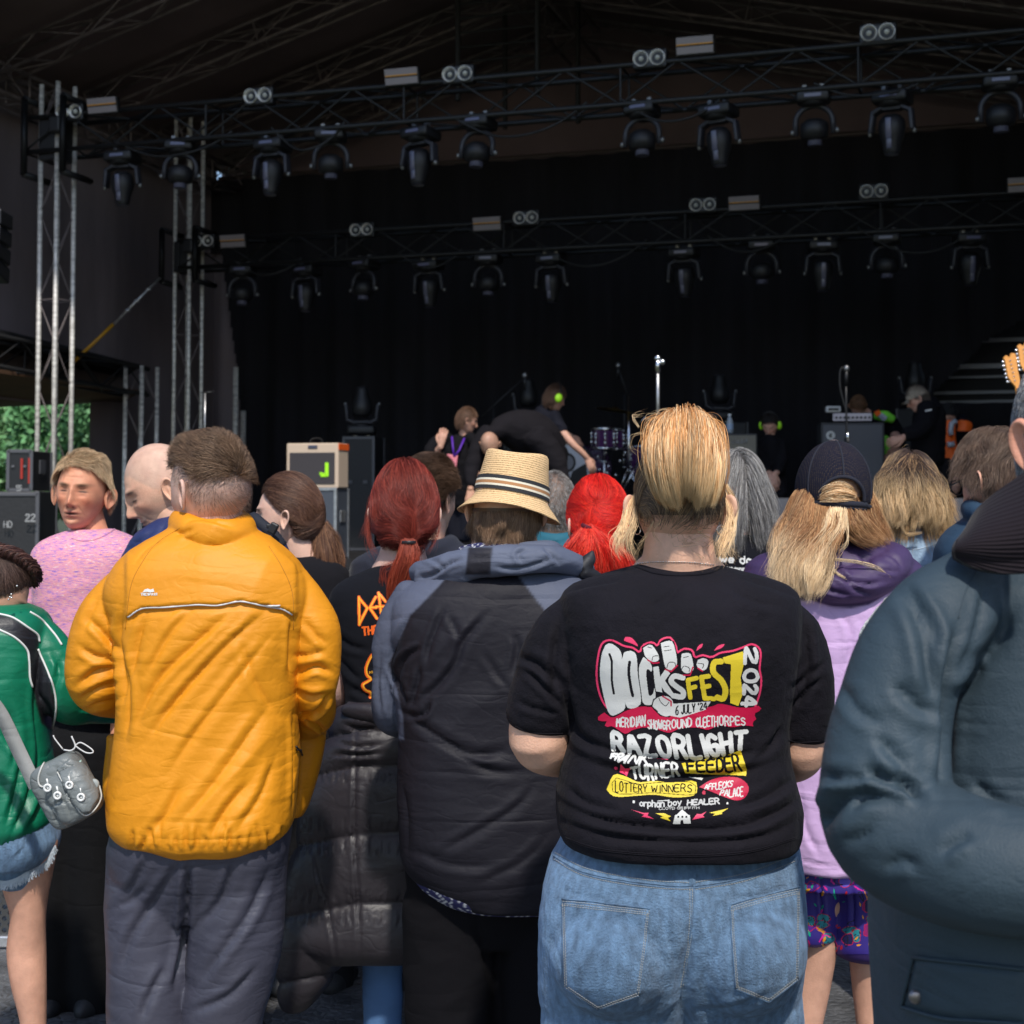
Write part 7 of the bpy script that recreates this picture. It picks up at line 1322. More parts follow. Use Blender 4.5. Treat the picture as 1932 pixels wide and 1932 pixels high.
jk = [loft_rows([(1015, 1545, 1610, .02, .05), (1032, 1490, 1668, 0, .085), (1055, 1425, 1718, 0, .11), (1085, 1405, 1738, 0, .125), (1140, 1412, 1735, 0, .135), (1300, 1432, 1722, 0, .145), (1500, 1440, 1712, 0, .155), (1610, 1448, 1706, 0, .165), (1648, 1460, 1700, 0, .165)], D),
      tub([(1430, 1100, 0, 32), (1412, 1180, 0, 34), (1412, 1290, .0, 30), (1440, 1330, .12, 27), (1490, 1335, .25, 22)], D), tub([(1712, 1100, 0, 32), (1735, 1180, 0, 34), (1738, 1290, .0, 30), (1710, 1330, .12, 27), (1650, 1335, .25, 22)], D),
      tub([(1500, 1040, .03, 22), (1490, 1062, -.06, 32), (1530, 1092, -.12, 34), (1590, 1105, -.14, 34), (1650, 1092, -.12, 34), (1690, 1062, -.06, 32), (1670, 1040, .03, 22)], D)]
f13 = [(c6(560, 1720, 700, 1790, 860, 1820, 980, 1800), 5, 8), (c6(500, 1650, 640, 1720, 760, 1850, 900, 1900), 5, 8, -1), (c6(760, 1560, 820, 1640, 960, 1720, 1080, 1740), 5, 7), (c6(460, 1800, 600, 1870, 740, 1900), 5, 8), (c6(950, 1600, 1040, 1640, 1100, 1720), 4, 5),
       (b4(200, 620, 220, 800, 210, 1000), 8, 5), (b4(130, 1150, 150, 1280, 200, 1380), 7, 5), (b4(125, 1385, 180, 1402, 240, 1412), 4, 4), (b4(260, 560, 300, 640, 290, 760), 7, 5)]
jo, S13 = garment('jacket', P13, jk, D, sh_m, .0055, 4, f13, [dict(amp=.006, sc=(3, 3, 9), ang=.6, seed=101, sharp=1.4)], lc, [(upl, pu)])
sho, SS = garment('shorts', P13, [loft_rows([(1600, 1480, 1690, 0, .14), (1680, 1470, 1690, 0, .15)], D), tub([(1528, 1660, 0, 56), (1524, 1755, 0, 54)], D), tub([(1632, 1660, 0, 58), (1632, 1780, 0, 66)], D)], D, mat('shorts_cloth', (.03, .012, .11), .75), .006, 3, [(b4(200, 1440, 205, 1550, 215, 1640), 4, 7), (b4(300, 1450, 310, 1560, 300, 1660), 5, 4)])
I = Ink(110, 1415, 420, 1700, 1.9); rs = random.Random(5); I.a[:] = True; I.rgb[:] = (.035, .02, .2)
for q in range(26):
    cx, cy = rs.uniform(120, 410), rs.uniform(1425, 1690); P_ = [(cx+rs.uniform(12, 30)*math.cos(t), cy+rs.uniform(12, 26)*math.sin(t)) for t in np.linspace(0, 6.28, 7)[:-1]]
    cl = rs.choice([(.08, .015, .22), (.012, .01, .07), (.25, .008, .12), (.12, .08, .5), (.02, .22, .26), (.02, .22, .26)]); I.poly(P_, cl, 3); I.stroke(P_+P_[:1], 2.5, (.45, .01, .06), 3)
    if cl[1] == .22:
        for _ in range(14): X, Y = cx+rs.uniform(-18, 18), cy+rs.uniform(-16, 16); I.stroke([(X, Y), (X+.1, Y+1)], 3.6, (.02, .02, .05))
for q in range(60):
    cx, cy, an = rs.uniform(120, 410), rs.uniform(1425, 1690), rs.uniform(0, 3.1); L = rs.uniform(5, 11); dx, dy = math.cos(an), math.sin(an); w_ = L*.38
    I.poly([(cx-L*dx, cy-L*dy), (cx-w_*dy, cy+w_*dx), (cx+L*dx, cy+L*dy), (cx+w_*dy, cy-w_*dx)], rs.choice([(.8, .33, .01), (.8, .33, .01), (.0, .35, .2), (.5, .01, .02), (.6, .02, .25)]), 3)
for q in range(16):
    cx, cy = rs.uniform(120, 410), rs.uniform(1425, 1690); I.stroke([(cx+rs.uniform(-22, 22), cy+rs.uniform(-22, 22)) for _ in range(4)], 3.2, rs.choice([(.8, .3, .01), (.0, .4, .22), (.7, .01, .3), (.01, .01, .03)]), 4)
I.build('shorts_print', SS, .0012, M['print'], sho, lambda x, y: b4(x, y)[0])
shoes(D, 1580, 1900, .085, P13, M['white'])
# cap
cc = W(1573, 925, D); CP = thing('trucker_cap', 'dark navy mesh-back baseball cap worn backwards of the stage with fair hair through the opening', 'cap', tuple(map(float, cc)), absolute=False)
CP['label'] = 'dark navy mesh-backed cap with fair hair showing through its rear opening'
CP.rotation_euler = (R(-6), R(2), 0)
capm = mat('cap_mesh', (.03, .03, .045), .95, spec=.1); nt = capm.node_tree; N_ = nt.nodes; L_ = nt.links; tc = N_.new('ShaderNodeTexCoord'); vo = N_.new('ShaderNodeTexVoronoi'); vo.inputs['Scale'].default_value = 260; vo.feature = 'F1'; vo.inputs['Randomness'].default_value = .2; rp = N_.new('ShaderNodeValToRGB'); rp.color_ramp.elements[0].position = .12; rp.color_ramp.elements[0].color = (.07, .052, .036, 1); rp.color_ramp.elements[1].position = .42; rp.color_ramp.elements[1].color = (.012, .012, .022, 1)
L_.new(tc.outputs['Object'], vo.inputs[0]); L_.new(vo.outputs[0], rp.inputs[0]); L_.new(rp.outputs[0], N_['Principled BSDF'].inputs['Base Color'])
n, F = ico(6); ax = np.array([.089, .107, .116]); zl = -.32-.06*(n[:, 1] < 0)*0; keep = n[:, 2] > -.30-.12*sst(-n[:, 1], 0, 1)
V = n*ax*(1+.012*sst(n[:, 2], .4, .9))[:, None]; az = np.arctan2(n[:, 0], -n[:, 1]); el = n[:, 2]
opening = (np.abs(az) < .62) & (((az/.62)**2+((el+.30)/.46)**2) < 1) & (el > -.30)
fk = (keep & ~opening)[F].all(1); F1 = F[fk]; u, iv = np.unique(F1, return_inverse=True)
col_ = np.tile(np.array([1., 1, 1]), (len(u), 1))
crown_m = [capm]
bm_V = np.vstack([V[u], V[u]*.975]); Fi = iv.reshape(F1.shape)
link('crown', mesh_data('crown', bm_V, [np.vstack([Fi, Fi[:, ::-1]+len(u)])]), capm, CP)
capc = mat('cap_cloth', (.012, .013, .024), .9, bump=COTTON)
def capline(name, pts, r, w=None):
    m = MB(); P = np.array([np.array([math.sin(a_)*math.sqrt(max(0, 1-e_*e_)), -math.cos(a_)*math.sqrt(max(0, 1-e_*e_)), e_])*ax*1.012 for a_, e_ in pts]); m.tube(P, r, 8); m.build(name, capc, CP, True)
capline('opening_trim', [(.64*math.cos(t), -.31+.475*math.sin(t)) for t in np.linspace(0, math.pi, 24)], .0042)
capline('back_strap', [(a_, -.36+.02*a_*a_) for a_ in np.linspace(-.75, .75, 16)], .0075); capline('back_strap', [(a_, -.43+.02*a_*a_) for a_ in np.linspace(-.75, .75, 16)], .0065)
for a0 in (0., .95, -.95, 2.0, -2.0): capline('seam_tape', [(a0, e_) for e_ in np.linspace(.17 if a0 == 0 else -.3, .98, 18)], .0022)
capline('crown_edge', [(a_, -.36) for a_ in np.linspace(.72, 5.56, 40)], .006)
m = MB(); m.ell((0, 0, .116), (.012, .012, .006), 12); m.build('top_button', mat('brown_button', (.06, .045, .045), .7), CP, True)
m = MB(); a_ = np.linspace(-1.1, 1.1, 20); A = np.column_stack([.078*np.sin(a_), .094*np.cos(a_)*1., -.035+0*a_]); B = np.column_stack([.082*np.sin(a_), .094*np.cos(a_)+.075*np.cos(a_*.9), -.045-.0*a_-.02*np.sin(a_)**2]); i = np.arange(19)
m.add(np.vstack([A, B, A-[0, 0, .004], B-[0, 0, .004]]), [np.stack([i, i+1, i+21, i+20], -1), np.stack([i+41, i+40, i+60, i+61], -1), np.stack([i+20, i+21, i+61, i+60], -1)]); m.build('peak', capc, CP, True)

# ---- woman with ombre hair and denim jacket ----
D = 4.3
P14 = thing('person', 'woman with brown hair fading to blonde tips in a pale denim jacket', 'woman', floor_loc(1722, 1600, D))
H = Head(1716, 935, D, yaw=-8, s_=1.03); sk = SK['fair']
V, F, c = H.mesh(sk, 5, lip=(.5, .15, .13), brow=(.1, .06, .04))
body_mesh('body', P14, [(V, F, c)]+[remesh([tub([(1718, 970, 0, 34), (1720, 1020, .0, 40)], D), loft_rows([(1030, 1690, 1750, 0, .06), (1400, 1660, 1780, 0, .09)], D)], .01, 4)], sk)
fl = lambda p, n: np.column_stack([np.sign(p[:, 0]-.005)*.18+3.5*p[:, 0], -.2+0*p[:, 0], -1+0*p[:, 0]])
parts = [shell(H, (.05, .03, .022), lambda n: hairline(n, lo=(-.6, -.6, -.3, .0, .5, .62)), .010), scalp(H, 3800, .15, fl, (.075, .045, .035), mask=lambda n: hairline(n, lo=(-.3, -.3, -.1, .05, .5, .62)), off=.012, lift=.15, noise=.2, wd=.0011, grav=.5, Lvar=.6, colargs=dict(tips=((.62, .40, .20), .6), var=.4))]
gs = [cq(c6, (1100, 960, -.02), (960, 1100, -.03), (905, 1300, -.05), (940, 1420, -.08)), cq(c6, (1130, 950, -.05), (1020, 1100, -.09), (990, 1300, -.12), (960, 1410, -.13)), cq(c6, (1150, 950, -.06), (1110, 1120, -.115), (1110, 1300, -.14), (1060, 1440, -.15)), cq(c6, (1170, 950, -.06), (1200, 1120, -.12), (1230, 1300, -.145), (1200, 1470, -.15)),
      cq(c6, (1190, 955, -.05), (1290, 1120, -.10), (1330, 1320, -.12), (1330, 1490, -.12)), cq(c6, (1210, 965, -.02), (1350, 1150, -.04), (1400, 1330, -.06), (1460, 1490, -.07))]
parts += [sheet(gs, D, 3400, (.07, .042, .03), 18, (.004, .008, .009, .005), .0010, .4, (.010, 1.3), colargs=dict(tips=((.72, .50, .27), .52), hi=(.4, .24, .12), hip=.25, var=.45), cutv=.35, fray=.004), sheet([cq(c6, (1120, 1200, -.13), (1090, 1400, -.15), (1120, 1480, -.15), (1230, 1460, -.15))], D, 50, (.7, .48, .26), 18, (.002, .002, .002), .0009, .3)]
hair_obj('hair', P14, parts)
dn = vary(mat('pale_denim', (.30, .42, .56), .85, sheen=.1, bump=[('noise', 260., .002), ('noise', 40., .004)]), (40, 40, 25), .75, 1.2)
ja, SJ = upper(P14, 'denim_jacket', [(985, 1690, 1746, .0, .06), (998, 1662, 1785, 0, .085), (1020, 1625, 1815, 0, .11), (1060, 1608, 1830, 0, .12), (1200, 1615, 1825, 0, .13), (1400, 1620, 1820, 0, .13)], [[(1635, 1060, 0, 32), (1615, 1160, 0, 32), (1622, 1300, .1, 28)], [(1800, 1060, 0, 32), (1824, 1160, 0, 32), (1815, 1300, .1, 28)], [(1690, 990, .04, 12), (1696, 994, -.05, 14), (1722, 1000, -.08, 14), (1750, 994, -.04, 13)]], D, dn, .007, folds=[(c6(1000, 1440, 1080, 1500, 1200, 1520), 4, 4), (c6(1300, 1470, 1350, 1560, 1340, 1620), 4, 4)], wr=[dict(amp=.005, sc=(6, 6, 9), seed=111)])
seam(SJ, 'seam', c6(940, 1480, 1060, 1560, 1200, 1580, 1400, 1510), .0012, mat('denim_seam', (.5, .6, .7), .8), ja)
lowerbody(P14, D, 1722, 1440, (.02, .02, .025), sp=.09)

# ---- bearded man with glasses at the right ----
D = 3.9
P15 = thing('person', 'bearded man with messy brown hair, thinning crown and dark-rimmed glasses in blue jacket', 'man', floor_loc(1880, 1700, D))
H = Head(1882, 903, D, yaw=36, pitch=14, s_=1.06); sk = (.72, .38, .27)
V, F, c = H.mesh(sk, 6, lip=(.5, .2, .16), brow=(.12, .07, .05), stubble=((.07, .045, .035), .7))
body_mesh('body', P15, [(V, F, c)]+H.ears((.76, .36, .24), 1.05, .7)+[remesh([tub([(1880, 950, 0, 44), (1885, 1000, .0, 48)], D), loft_rows([(1010, 1840, 1940, 0, .06), (1400, 1830, 1950, 0, .09)], D)], .01, 4)], sk)
thin = lambda n: hairline(n, lo=(-.5, -.45, -.1, .1, .5, .62))*(1-.85*np.exp(-((n[:, 0]-.25)**2+(n[:, 1]+.55)**2+(n[:, 2]-.75)**2)/.05))
parts = [scalp(H, 6000, .062, lambda p, n: np.column_stack([.5*np.sign(p[:, 0])+0*p[:, 0], .1+0*p[:, 0], -.75+0*p[:, 0]]), (.115, .07, .05), mask=thin, off=.014, lift=.6, noise=.75, freq=26, wd=.0008, grav=.3, colargs=dict(hi=(.25, .17, .12), hip=.3)), shell(H, (.09, .055, .04), lambda n: thin(n)-.15, .006),
         scalp(H, 1800, .018, lambda p, n: np.array([0, .6, -1.])+0*p, (.05, .035, .03), mask=lambda n: sst(-n[:, 2], .25, .4)*sst(n[:, 1], .1, .4), off=.004, lift=.7, noise=.8, wd=.0006)]
hair_obj('hair', P15, parts)
m = MB()
for s_ in (-1, 1):
    m.tube(H.w(np.array([(s_*.079, -.012, .004), (s_*.08, .05, .008), (s_*.07, .093, .006)])), .0022, 6); t = np.linspace(0, 2*np.pi, 16); m.tube(H.w(np.column_stack([s_*.034+.026*np.cos(t), .103-.012*np.cos(t)*s_*0+0*t, .002+.019*np.sin(t)])), .0018, 6, False)
m.build('glasses', M['black'], P15, True)
tb = mat('petrol_blue_cloth', (.016, .045, .085), .75, bump=SHELL)
upper(P15, 'jacket', [(962, 1850, 1935, .0, .07), (985, 1818, 1968, 0, .1), (1010, 1786, 2000, 0, .12), (1060, 1765, 2020, 0, .135), (1200, 1770, 2015, 0, .14), (1450, 1775, 2010, 0, .14)], [[(1800, 1070, 0, 34), (1775, 1180, 0, 34), (1785, 1330, .1, 28)], [(1985, 1070, 0, 34), (2008, 1180, 0, 34), (2000, 1330, .1, 28)], [(1830, 958, .05, 16), (1840, 965, -.06, 19), (1880, 975, -.1, 20), (1925, 968, -.06, 19), (1945, 958, .05, 16)]], D, tb, .008, wr=[dict(amp=.006, sc=(5, 5, 9), seed=121)])
lowerbody(P15, D, 1890, 1480, (.02, .02, .03))

# ---- person in white fleece, mostly hidden ----
D = 2.25
P17 = thing('person', 'person in white fleece showing as a narrow strip behind the waxed jacket shoulder', 'person', floor_loc(1830, 1900, D))
H = Head(2010, 985, D, s_=.98); V, F, c = H.mesh(SK['fair'], 5, lip=(.5, .15, .13), brow=(.2, .12, .08))
body_mesh('body', P17, [(V, F, c)]+H.ears(SK['fair'])+[remesh([tub([(2000, 1030, 0, 60), (1985, 1110, 0, 70)], D), loft_rows([(1120, 1900, 2060, 0, .08), (1700, 1860, 2080, 0, .11)], D)], .012, 4)], SK['fair'])
hair_obj('hair', P17, [shell(H, (.12, .07, .05), hairline, .008), scalp(H, 1500, .12, DOWN, (.15, .09, .06), off=.012, grav=.5)])
garment('fleece', P17, [loft_rows([(1085, 1850, 2080, 0, .09), (1120, 1790, 2150, 0, .12), (1300, 1760, 2180, 0, .15), (1700, 1760, 2180, 0, .17), (1800, 1770, 2170, 0, .16)], D), tub([(1800, 1120, 0, 50), (1718, 1170, 0, 56), (1660, 1270, 0, 56), (1670, 1420, .02, 52), (1720, 1480, .15, 44)], D)], D, mat('white_fleece', (.72, .70, .66), .95, sheen=.3, bump=[('noise', 120., .008)]), .008, 3, [], [dict(amp=.008, sc=(22, 22, 22), seed=131)])
lowerbody(P17, D, 1960, 1790, (.02, .02, .03))

# ---- man in the waxed jacket, arms folded, right edge ----
D = 1.62
P16 = thing('person', 'grey-haired man with folded arms in blue-grey waxed jacket at the right edge', 'man', floor_loc(1980, 1900, D+.1))
H = Head(2064, 818, D+.04, yaw=-168, pitch=0, s_=1.03); sk = (.66, .30, .2)
V, F, c = H.mesh(sk, 6, lip=(.5, .2, .16), brow=(.2, .2, .2), stubble=((.3, .28, .27), .5), bald=((.16, .16, .165), .8))
H.C = Vector(H.C); 
earw = Head(2030, 822, D+.08, yaw=-58, s_=1.03)
body_mesh('body', P16, [(V, F, c)]+H.ears((.62, .25, .16), 1.0, .35)+[remesh([tub([(2025, 900, .08, 100), (2025, 1060, .1, 115)], D), loft_rows([(1100, 1960, 2100, .1, .08), (1900, 1860, 2150, .1, .12)], D)], .01, 4), hand(W(2290, 1622, D+.10), (-.1, 1, .1), (1, 0, .2), 1, .5, 1)], sk)
hair_obj('hair', P16, [scalp(H, 9000, .016, lambda p, n: np.array([0, .3, -.8])+0*p, (.16, .16, .17), mask=lambda n: hairline(n, lo=(-.55, -.5, -.1, .1, .5, .62)), off=.003, lift=.8, noise=.4, wd=.0007, colargs=dict(hi=(.5, .5, .5), hip=.35))])
wax = mat('waxed_cotton', (.030, .050, .067), .62, spec=.4, bump=SHELL+[('noise', 420., .0006)]); vary(wax, 5, .85, 1.18)
fa = [(b6(430, 180, 560, 260, 700, 310, 830, 390), 9, 14), (b6(650, 180, 720, 280, 830, 385), 9, 12, -1), (b6(120, 240, 300, 260, 520, 250), 9, 10), (b6(110, 700, 150, 560, 300, 400, 560, 310), 12, 14, -1), (b6(330, 500, 430, 400, 640, 370), 9, 9, -1), (b6(1180, 660, 1080, 680, 940, 770), 10, 6, -1), (b6(560, 880, 700, 820, 830, 880), 10, 5), (b6(500, 600, 400, 660, 300, 690), 9, 5),
      (b4(450, 490, 520, 590, 560, 740, 580, 900), 12, 10), (b4(480, 480, 560, 600, 590, 700), 9, 7, -1), (b4(380, 970, 460, 1060, 560, 1150), 10, 8), (b4(430, 790, 520, 880, 600, 900), 11, 6), (b4(655, 600, 620, 800, 612, 1000, 598, 1180), 9, 14), (b4(745, 735, 690, 800, 640, 860), 9, 9), (b4(745, 440, 720, 600, 640, 800), 6, 4), (b4(260, 800, 330, 900, 420, 940), 10, 5), (b4(840, 560, 780, 680, 700, 760), 14, 8), (b4(640, 935, 700, 940, 760, 950), 4, 4), (b4(700, 1120, 760, 1180, 830, 1200), 9, 6)]
jb = [loft_rows([(1020, 1900, 2120, .13, .08), (1060, 1810, 2180, .12, .12), (1110, 1760, 2220, .11, .15), (1200, 1740, 2250, .11, .16), (1400, 1720, 2270, .11, .17), (1600, 1690, 2280, .11, .18), (1700, 1665, 2290, .10, .19), (1800, 1670, 2295, .09, .2), (1950, 1674, 2300, .09, .2), (2250, 1690, 2290, .10, .2), (2350, 1700, 2280, .1, .19)], D),
      tub([(1850, 1122, .05, 80), (1790, 1160, .01, 94), (1722, 1240, -.02, 98), (1690, 1340, -.03, 102), (1672, 1450, -.04, 114), (1680, 1545, -.05, 124), (1765, 1605, -.09, 120), (1880, 1640, -.14, 116), (2020, 1655, -.16, 110), (2150, 1648, -.13, 92), (2250, 1635, -.03, 76), (2290, 1625, .06, 66)], D)]
jo, S16 = garment('jacket', P16, jb, D, wax, .0045, 6, [(f[0], f[1]*1.45, f[2]*.95)+tuple(f[3:]) for f in fa], [dict(amp=.007, sc=(2.5, 2.5, 6), ang=.7, seed=141, sharp=1.3)])
seam(S16, 'sleeve_seam', [b4(655, 590, 690, 480, 745, 400)], .0009, wax, jo)
flp = b6(792, 1478, 1535, 1560, 1535, 1925, 980, 1885, 716, 1812)
pf = patch(S16, 'pocket_flap', flp, 6, .006, wax, jo)
seam(S16, 'flap_edge', [b6(792, 1478, 1160, 1515, 1535, 1560), b6(716, 1812, 980, 1885, 1250, 1905, 1535, 1925), b6(792, 1478, 755, 1640, 716, 1812)], .0022, wax, pf, .005, 40)
h = S16.hit(*b6(835, 1742)[0], .009); m = MB(); dr = Matrix.Rotation(R(90), 3, 'X'); m.lathe([(.0001, .002), (.005, .0018), (.0072, .0005), (.0075, -.002)], h, 20, dr); m.build('press_stud', mat('dull_brass_stud', (.28, .25, .25), .35, .8), pf, True)
cord = mat('corduroy', (.014, .009, .012), .75, spec=.2, sheen=.08)
# corduroy ribs are modelled: the collar is one curved leaf with raised wales
def cord_leaf():
    top = crm(np.array([(1960, 868, 0), (1925, 897, 0), (1885, 925, 0), (1848, 958, 0), (1822, 1002, 0)], float), 70)[:, :2]
    bot = crm(np.array([(1960, 1078, 0), (1925, 1081, 0), (1880, 1080, 0), (1838, 1070, 0), (1804, 1053, 0)], float), 70)[:, :2]
    nv = 150; V = []; nt = 70
    for i in range(nt):
        u = i/(nt-1)
        for j in range(nv):
            v = j/(nv-1); x, y = top[i]*(1-v)+bot[i]*v; x -= 10*math.sin(v*3.14)*u; dd = D-.02-.075*math.sin(min(1, v*1.15)*math.pi*.62)+.05*u-.04*(1-v)*0
            ph = (v*21+u*3.0)*2*math.pi; V.append(W(x, y, dd-.0011*max(0, math.sin(ph))))
    V = np.array(V); i, j = np.meshgrid(np.arange(nt-1), np.arange(nv-1), indexing='ij'); a_ = (i*nv+j).ravel(); F = np.stack([a_, a_+1, a_+nv+1, a_+nv], -1)
    V2 = V+np.array([0, .012, -.002]); b = np.concatenate([np.arange(nv-1), ]); 
    E = np.concatenate([np.arange(nt)*nv+nv-1]); e = np.stack([E[:-1], E[1:], E[1:]+len(V), E[:-1]+len(V)], -1); l = (nt-1)*nv+np.arange(nv); e2 = np.stack([l[1:], l[:-1], l[:-1]+len(V), l[1:]+len(V)], -1)
    return np.vstack([V, V2]), [F, F[:, ::-1]+len(V), e, e2]
Vc, Fc = cord_leaf(); link('collar', mesh_data('collar', Vc, Fc), cord, jo)
garment('collar_stand', jo, [tub([(2030+118*math.cos(q), 985+10*math.sin(q), .1-.085*math.sin(q), 46) for q in np.linspace(-2.6, 2.9, 12)], D)], D, cord, .007, 3)
garment('trousers', P16, [tub([(1900, 2300, .1, 130), (1900, 2900, .1, 100), (1900, 3450, .1, 85)], D), tub([(2120, 2300, .1, 130), (2120, 2900, .1, 100), (2120, 3450, .1, 85)], D)], D, M['blackcloth'], .014, 3)
shoes(D+.1, 2000, 2300, .075, P16, M['blackrough'])

# ---- girl in the green jacket ----
D = 3.4
P1 = thing('person', 'girl with braided dark hair in green and black tracksuit top and frayed denim shorts', 'girl', floor_loc(30, 1900, D))
H = Head(-22, 1122, D, yaw=-66, pitch=30, s_=.90); sk = (.60, .32, .22)
V, F, c = H.mesh(sk, 6, lip=(.5, .18, .15), brow=(.07, .04, .03), eyes='down')
lg = [tub([(52, 1590, 0, 56), (50, 1660, 0, 46), (53, 1725, 0, 33), (50, 1790, .01, 36), (54, 1850, .0, 33), (63, 1930, 0, 24), (66, 2050, 0, 18), (66, 2145, -.01, 17)], D), tub([(-70, 1590, 0, 56), (-68, 1660, 0, 46), (-66, 1725, 0, 33), (-68, 1790, .01, 36), (-66, 1850, .0, 33), (-62, 1930, 0, 24), (-60, 2050, 0, 18), (-60, 2145, -.01, 17)], D)]
body_mesh('body', P1, [(V, F, c)]+H.ears((.64, .33, .22), 1.1, .6)+[remesh([tub([(0, 1130, 0, 38), (-5, 1170, .0, 44)], D), loft_rows([(1180, -40, 40, 0, .06), (1600, -60, 60, 0, .09)], D)], .01, 4), remesh(lg, .006, 5), remesh([tub([(190, 1340, .16, 20), (240, 1350, .26, 17)], D)], .008, 2), hand(W(235, 1350, D+.26), (.8, .4, .1), (0, 0, 1), .9, .7, 1)], sk)
bm_ = lambda n: hairline(n, lo=(-.45, -.4, -.05, .1, .5, .6))
parts = [shell(H, (.04, .022, .018), bm_, .004), scalp(H, 4800, .10, lambda p, n: np.array([0, -.05, .12])-p, (.055, .03, .024), mask=bm_, off=.006, lift=.05, noise=.06, wd=.0007, stick=.04, colargs=dict(hi=(.16, .10, .08), hip=.3))]
br = crm(np.array([(-.02, .09, .085), (.03, .06, .112), (.05, .0, .122), (.045, -.06, .105), (.03, -.1, .07), (.01, -.12, .03)]), 120)
for ph in (0, 2.09, 4.19):
    t = np.linspace(0, 1, 120); P = br+np.column_stack([.010*np.sin(t*40+ph), .006*np.cos(t*80+ph*2), .010*np.cos(t*40+ph)]); m = MB(); m.tube(H.w(P), .0085*H.s, 8); parts.append(loop_part(m.V[0], m.F[4][0], (.05, .02, .018)))
    Q = np.repeat(P[None], 110, 0)+RNG.normal(size=(110, 1, 3))*.0045; Q = H.w(Q.reshape(-1, 3)).reshape(Q.shape); parts.append(strand_mesh(Q, np.full(Q.shape[:2], .0007), mixcol((.07, .03, .025), RNG.random(110), np.zeros(Q.shape[:2]), hi=(.17, .08, .06), hip=.3)))
hair_obj('hair', P1, parts)
m = MB()
for (X, Y) in ((103, 398), (68, 448), (70, 468), (52, 480), (60, 465)):
    x, y = n4(X, Y)[0]; m.ell(W(x, y, D-.115), (.0025,)*3, 6)
m.build('ear_studs', M['silver'], P1, True)
grn, blk = (.002, .165, .085), (.012, .012, .016)
gm_ = mat('tracksuit_nylon', attr=True, rough=.42, spec=.45, bump=SHELL); vary(gm_, 4, .85, 1.15)
pan = n4(-300, 540, 0, 570, 80, 590, 170, 650, 225, 690, 238, 735, 228, 780, 270, 870, 310, 970, 335, 1080, 335, 1180, 310, 1270, 250, 1230, 215, 1100, 195, 1010, 180, 950, 175, 850, 160, 780, 90, 710, 0, 665, -300, 600)
jk = [loft_rows([(1146, -60, 50, .0, .06), (1158, -90, 72, 0, .085), (1185, -115, 88, 0, .11), (1240, -122, 88, 0, .125), (1350, -120, 84, 0, .13), (1460, -118, 90, 0, .14), (1550, -115, 97, 0, .15), (1575, -112, 92, 0, .148), (1600, -108, 55, 0, .14), (1612, -100, 10, 0, .13)], D),
      tub([(55, 1185, 0, 34), (88, 1230, 0, 42), (112, 1290, .0, 48), (135, 1325, .03, 42), (175, 1335, .13, 28), (215, 1340, .22, 22)], D), tub([(-90, 1190, 0, 36), (-125, 1290, 0, 36), (-110, 1380, .05, 32), (-60, 1400, .2, 26)], D)]
f1 = [(b1(20, 700, 60, 800, 50, 960), 7, 8), (b1(150, 560, 135, 700, 150, 900, 120, 1100), 7, 9), (b1(90, 900, 60, 1050, 20, 1180), 8, 10), (b1(130, 950, 100, 1090, 40, 1210), 8, 10, -1), (b1(180, 960, 160, 1080, 110, 1180), 7, 7), (b1(200, 500, 230, 580, 210, 660), 6, 7), (b1(240, 520, 210, 620, 220, 720), 6, 6), (b1(300, 720, 350, 730, 400, 735), 5, 6), (b1(140, 660, 170, 700, 200, 760), 5, 6), (b1(0, 760, 40, 860, 90, 900), 7, 6)]
for i in range(20): x = -20+i*11; f1.append((b1(x, 1235-.35*x+8*math.sin(i), x+2, 1262-.38*x), 2.2, 3, 1 if i % 2 else -1))
jo, S1 = garment('tracksuit_top', P1, jk, D, gm_, .0048, 4, f1, [dict(amp=.009, sc=(2.4, 2.4, 8), ang=1.1, seed=151, sharp=1.4)], grn, [(pan, blk)])
wp = mat('white_piping', (.7, .7, .68), .5)
for l in (n4(-60, 560, 0, 570, 80, 592, 170, 650, 225, 692, 238, 735), n4(-60, 640, 0, 665, 90, 710, 160, 780, 175, 850, 180, 950, 195, 1010), n4(228, 780, 270, 870, 310, 970, 335, 1080, 336, 1180, 312, 1268), n4(180, 556, 250, 602, 330, 692, 372, 755)): seam(S1, 'piping', l, .0026, wp, jo, .001, 50)
dsh, SD = garment('denim_shorts', P1, [loft_rows([(1560, -110, 96, 0, .13), (1600, -112, 104, 0, .14), (1625, -112, 100, 0, .135), (1645, -110, 84, 0, .13)], D), tub([(38, 1610, 0, 60), (30, 1650, 0, 56)], D), tub([(-70, 1610, 0, 54), (-72, 1650, 0, 54)], D)], D, denim, .006, 3, [(n5(250, 300, 200, 430, 100, 520), 5, 4)], [dict(amp=.003, sc=(8, 8, 9), seed=161)])
fr = []
for x, y in crm(np.array([(-10, 700, 0), (60, 705, 0), (140, 680, 0), (240, 620, 0), (330, 575, 0), (400, 520, 0), (470, 400, 0)], float), 150)[:, :2]:
    for _ in range(3):
        a, b_ = n5(x+random.uniform(-4, 4), y-12)[0]; h = SD.hit(a, b_, .002)
        if h is not None: fr.append([h, h+np.array([random.uniform(-.004, .004), -.002, -.006]), h+np.array([random.uniform(-.008, .008), -.003, -.008-.014*random.random()])])
if fr: Q = np.array(fr); link('frayed_hem', mesh_data('frayed_hem', *[z for z in strand_mesh(Q, np.full(Q.shape[:2], .0007), np.full((*Q.shape[:2], 3), .55))[:2]]), mat('white_thread', (.5, .56, .62), .8), dsh)
shoes(D, 2, 1900, .075, P1, M['white'])
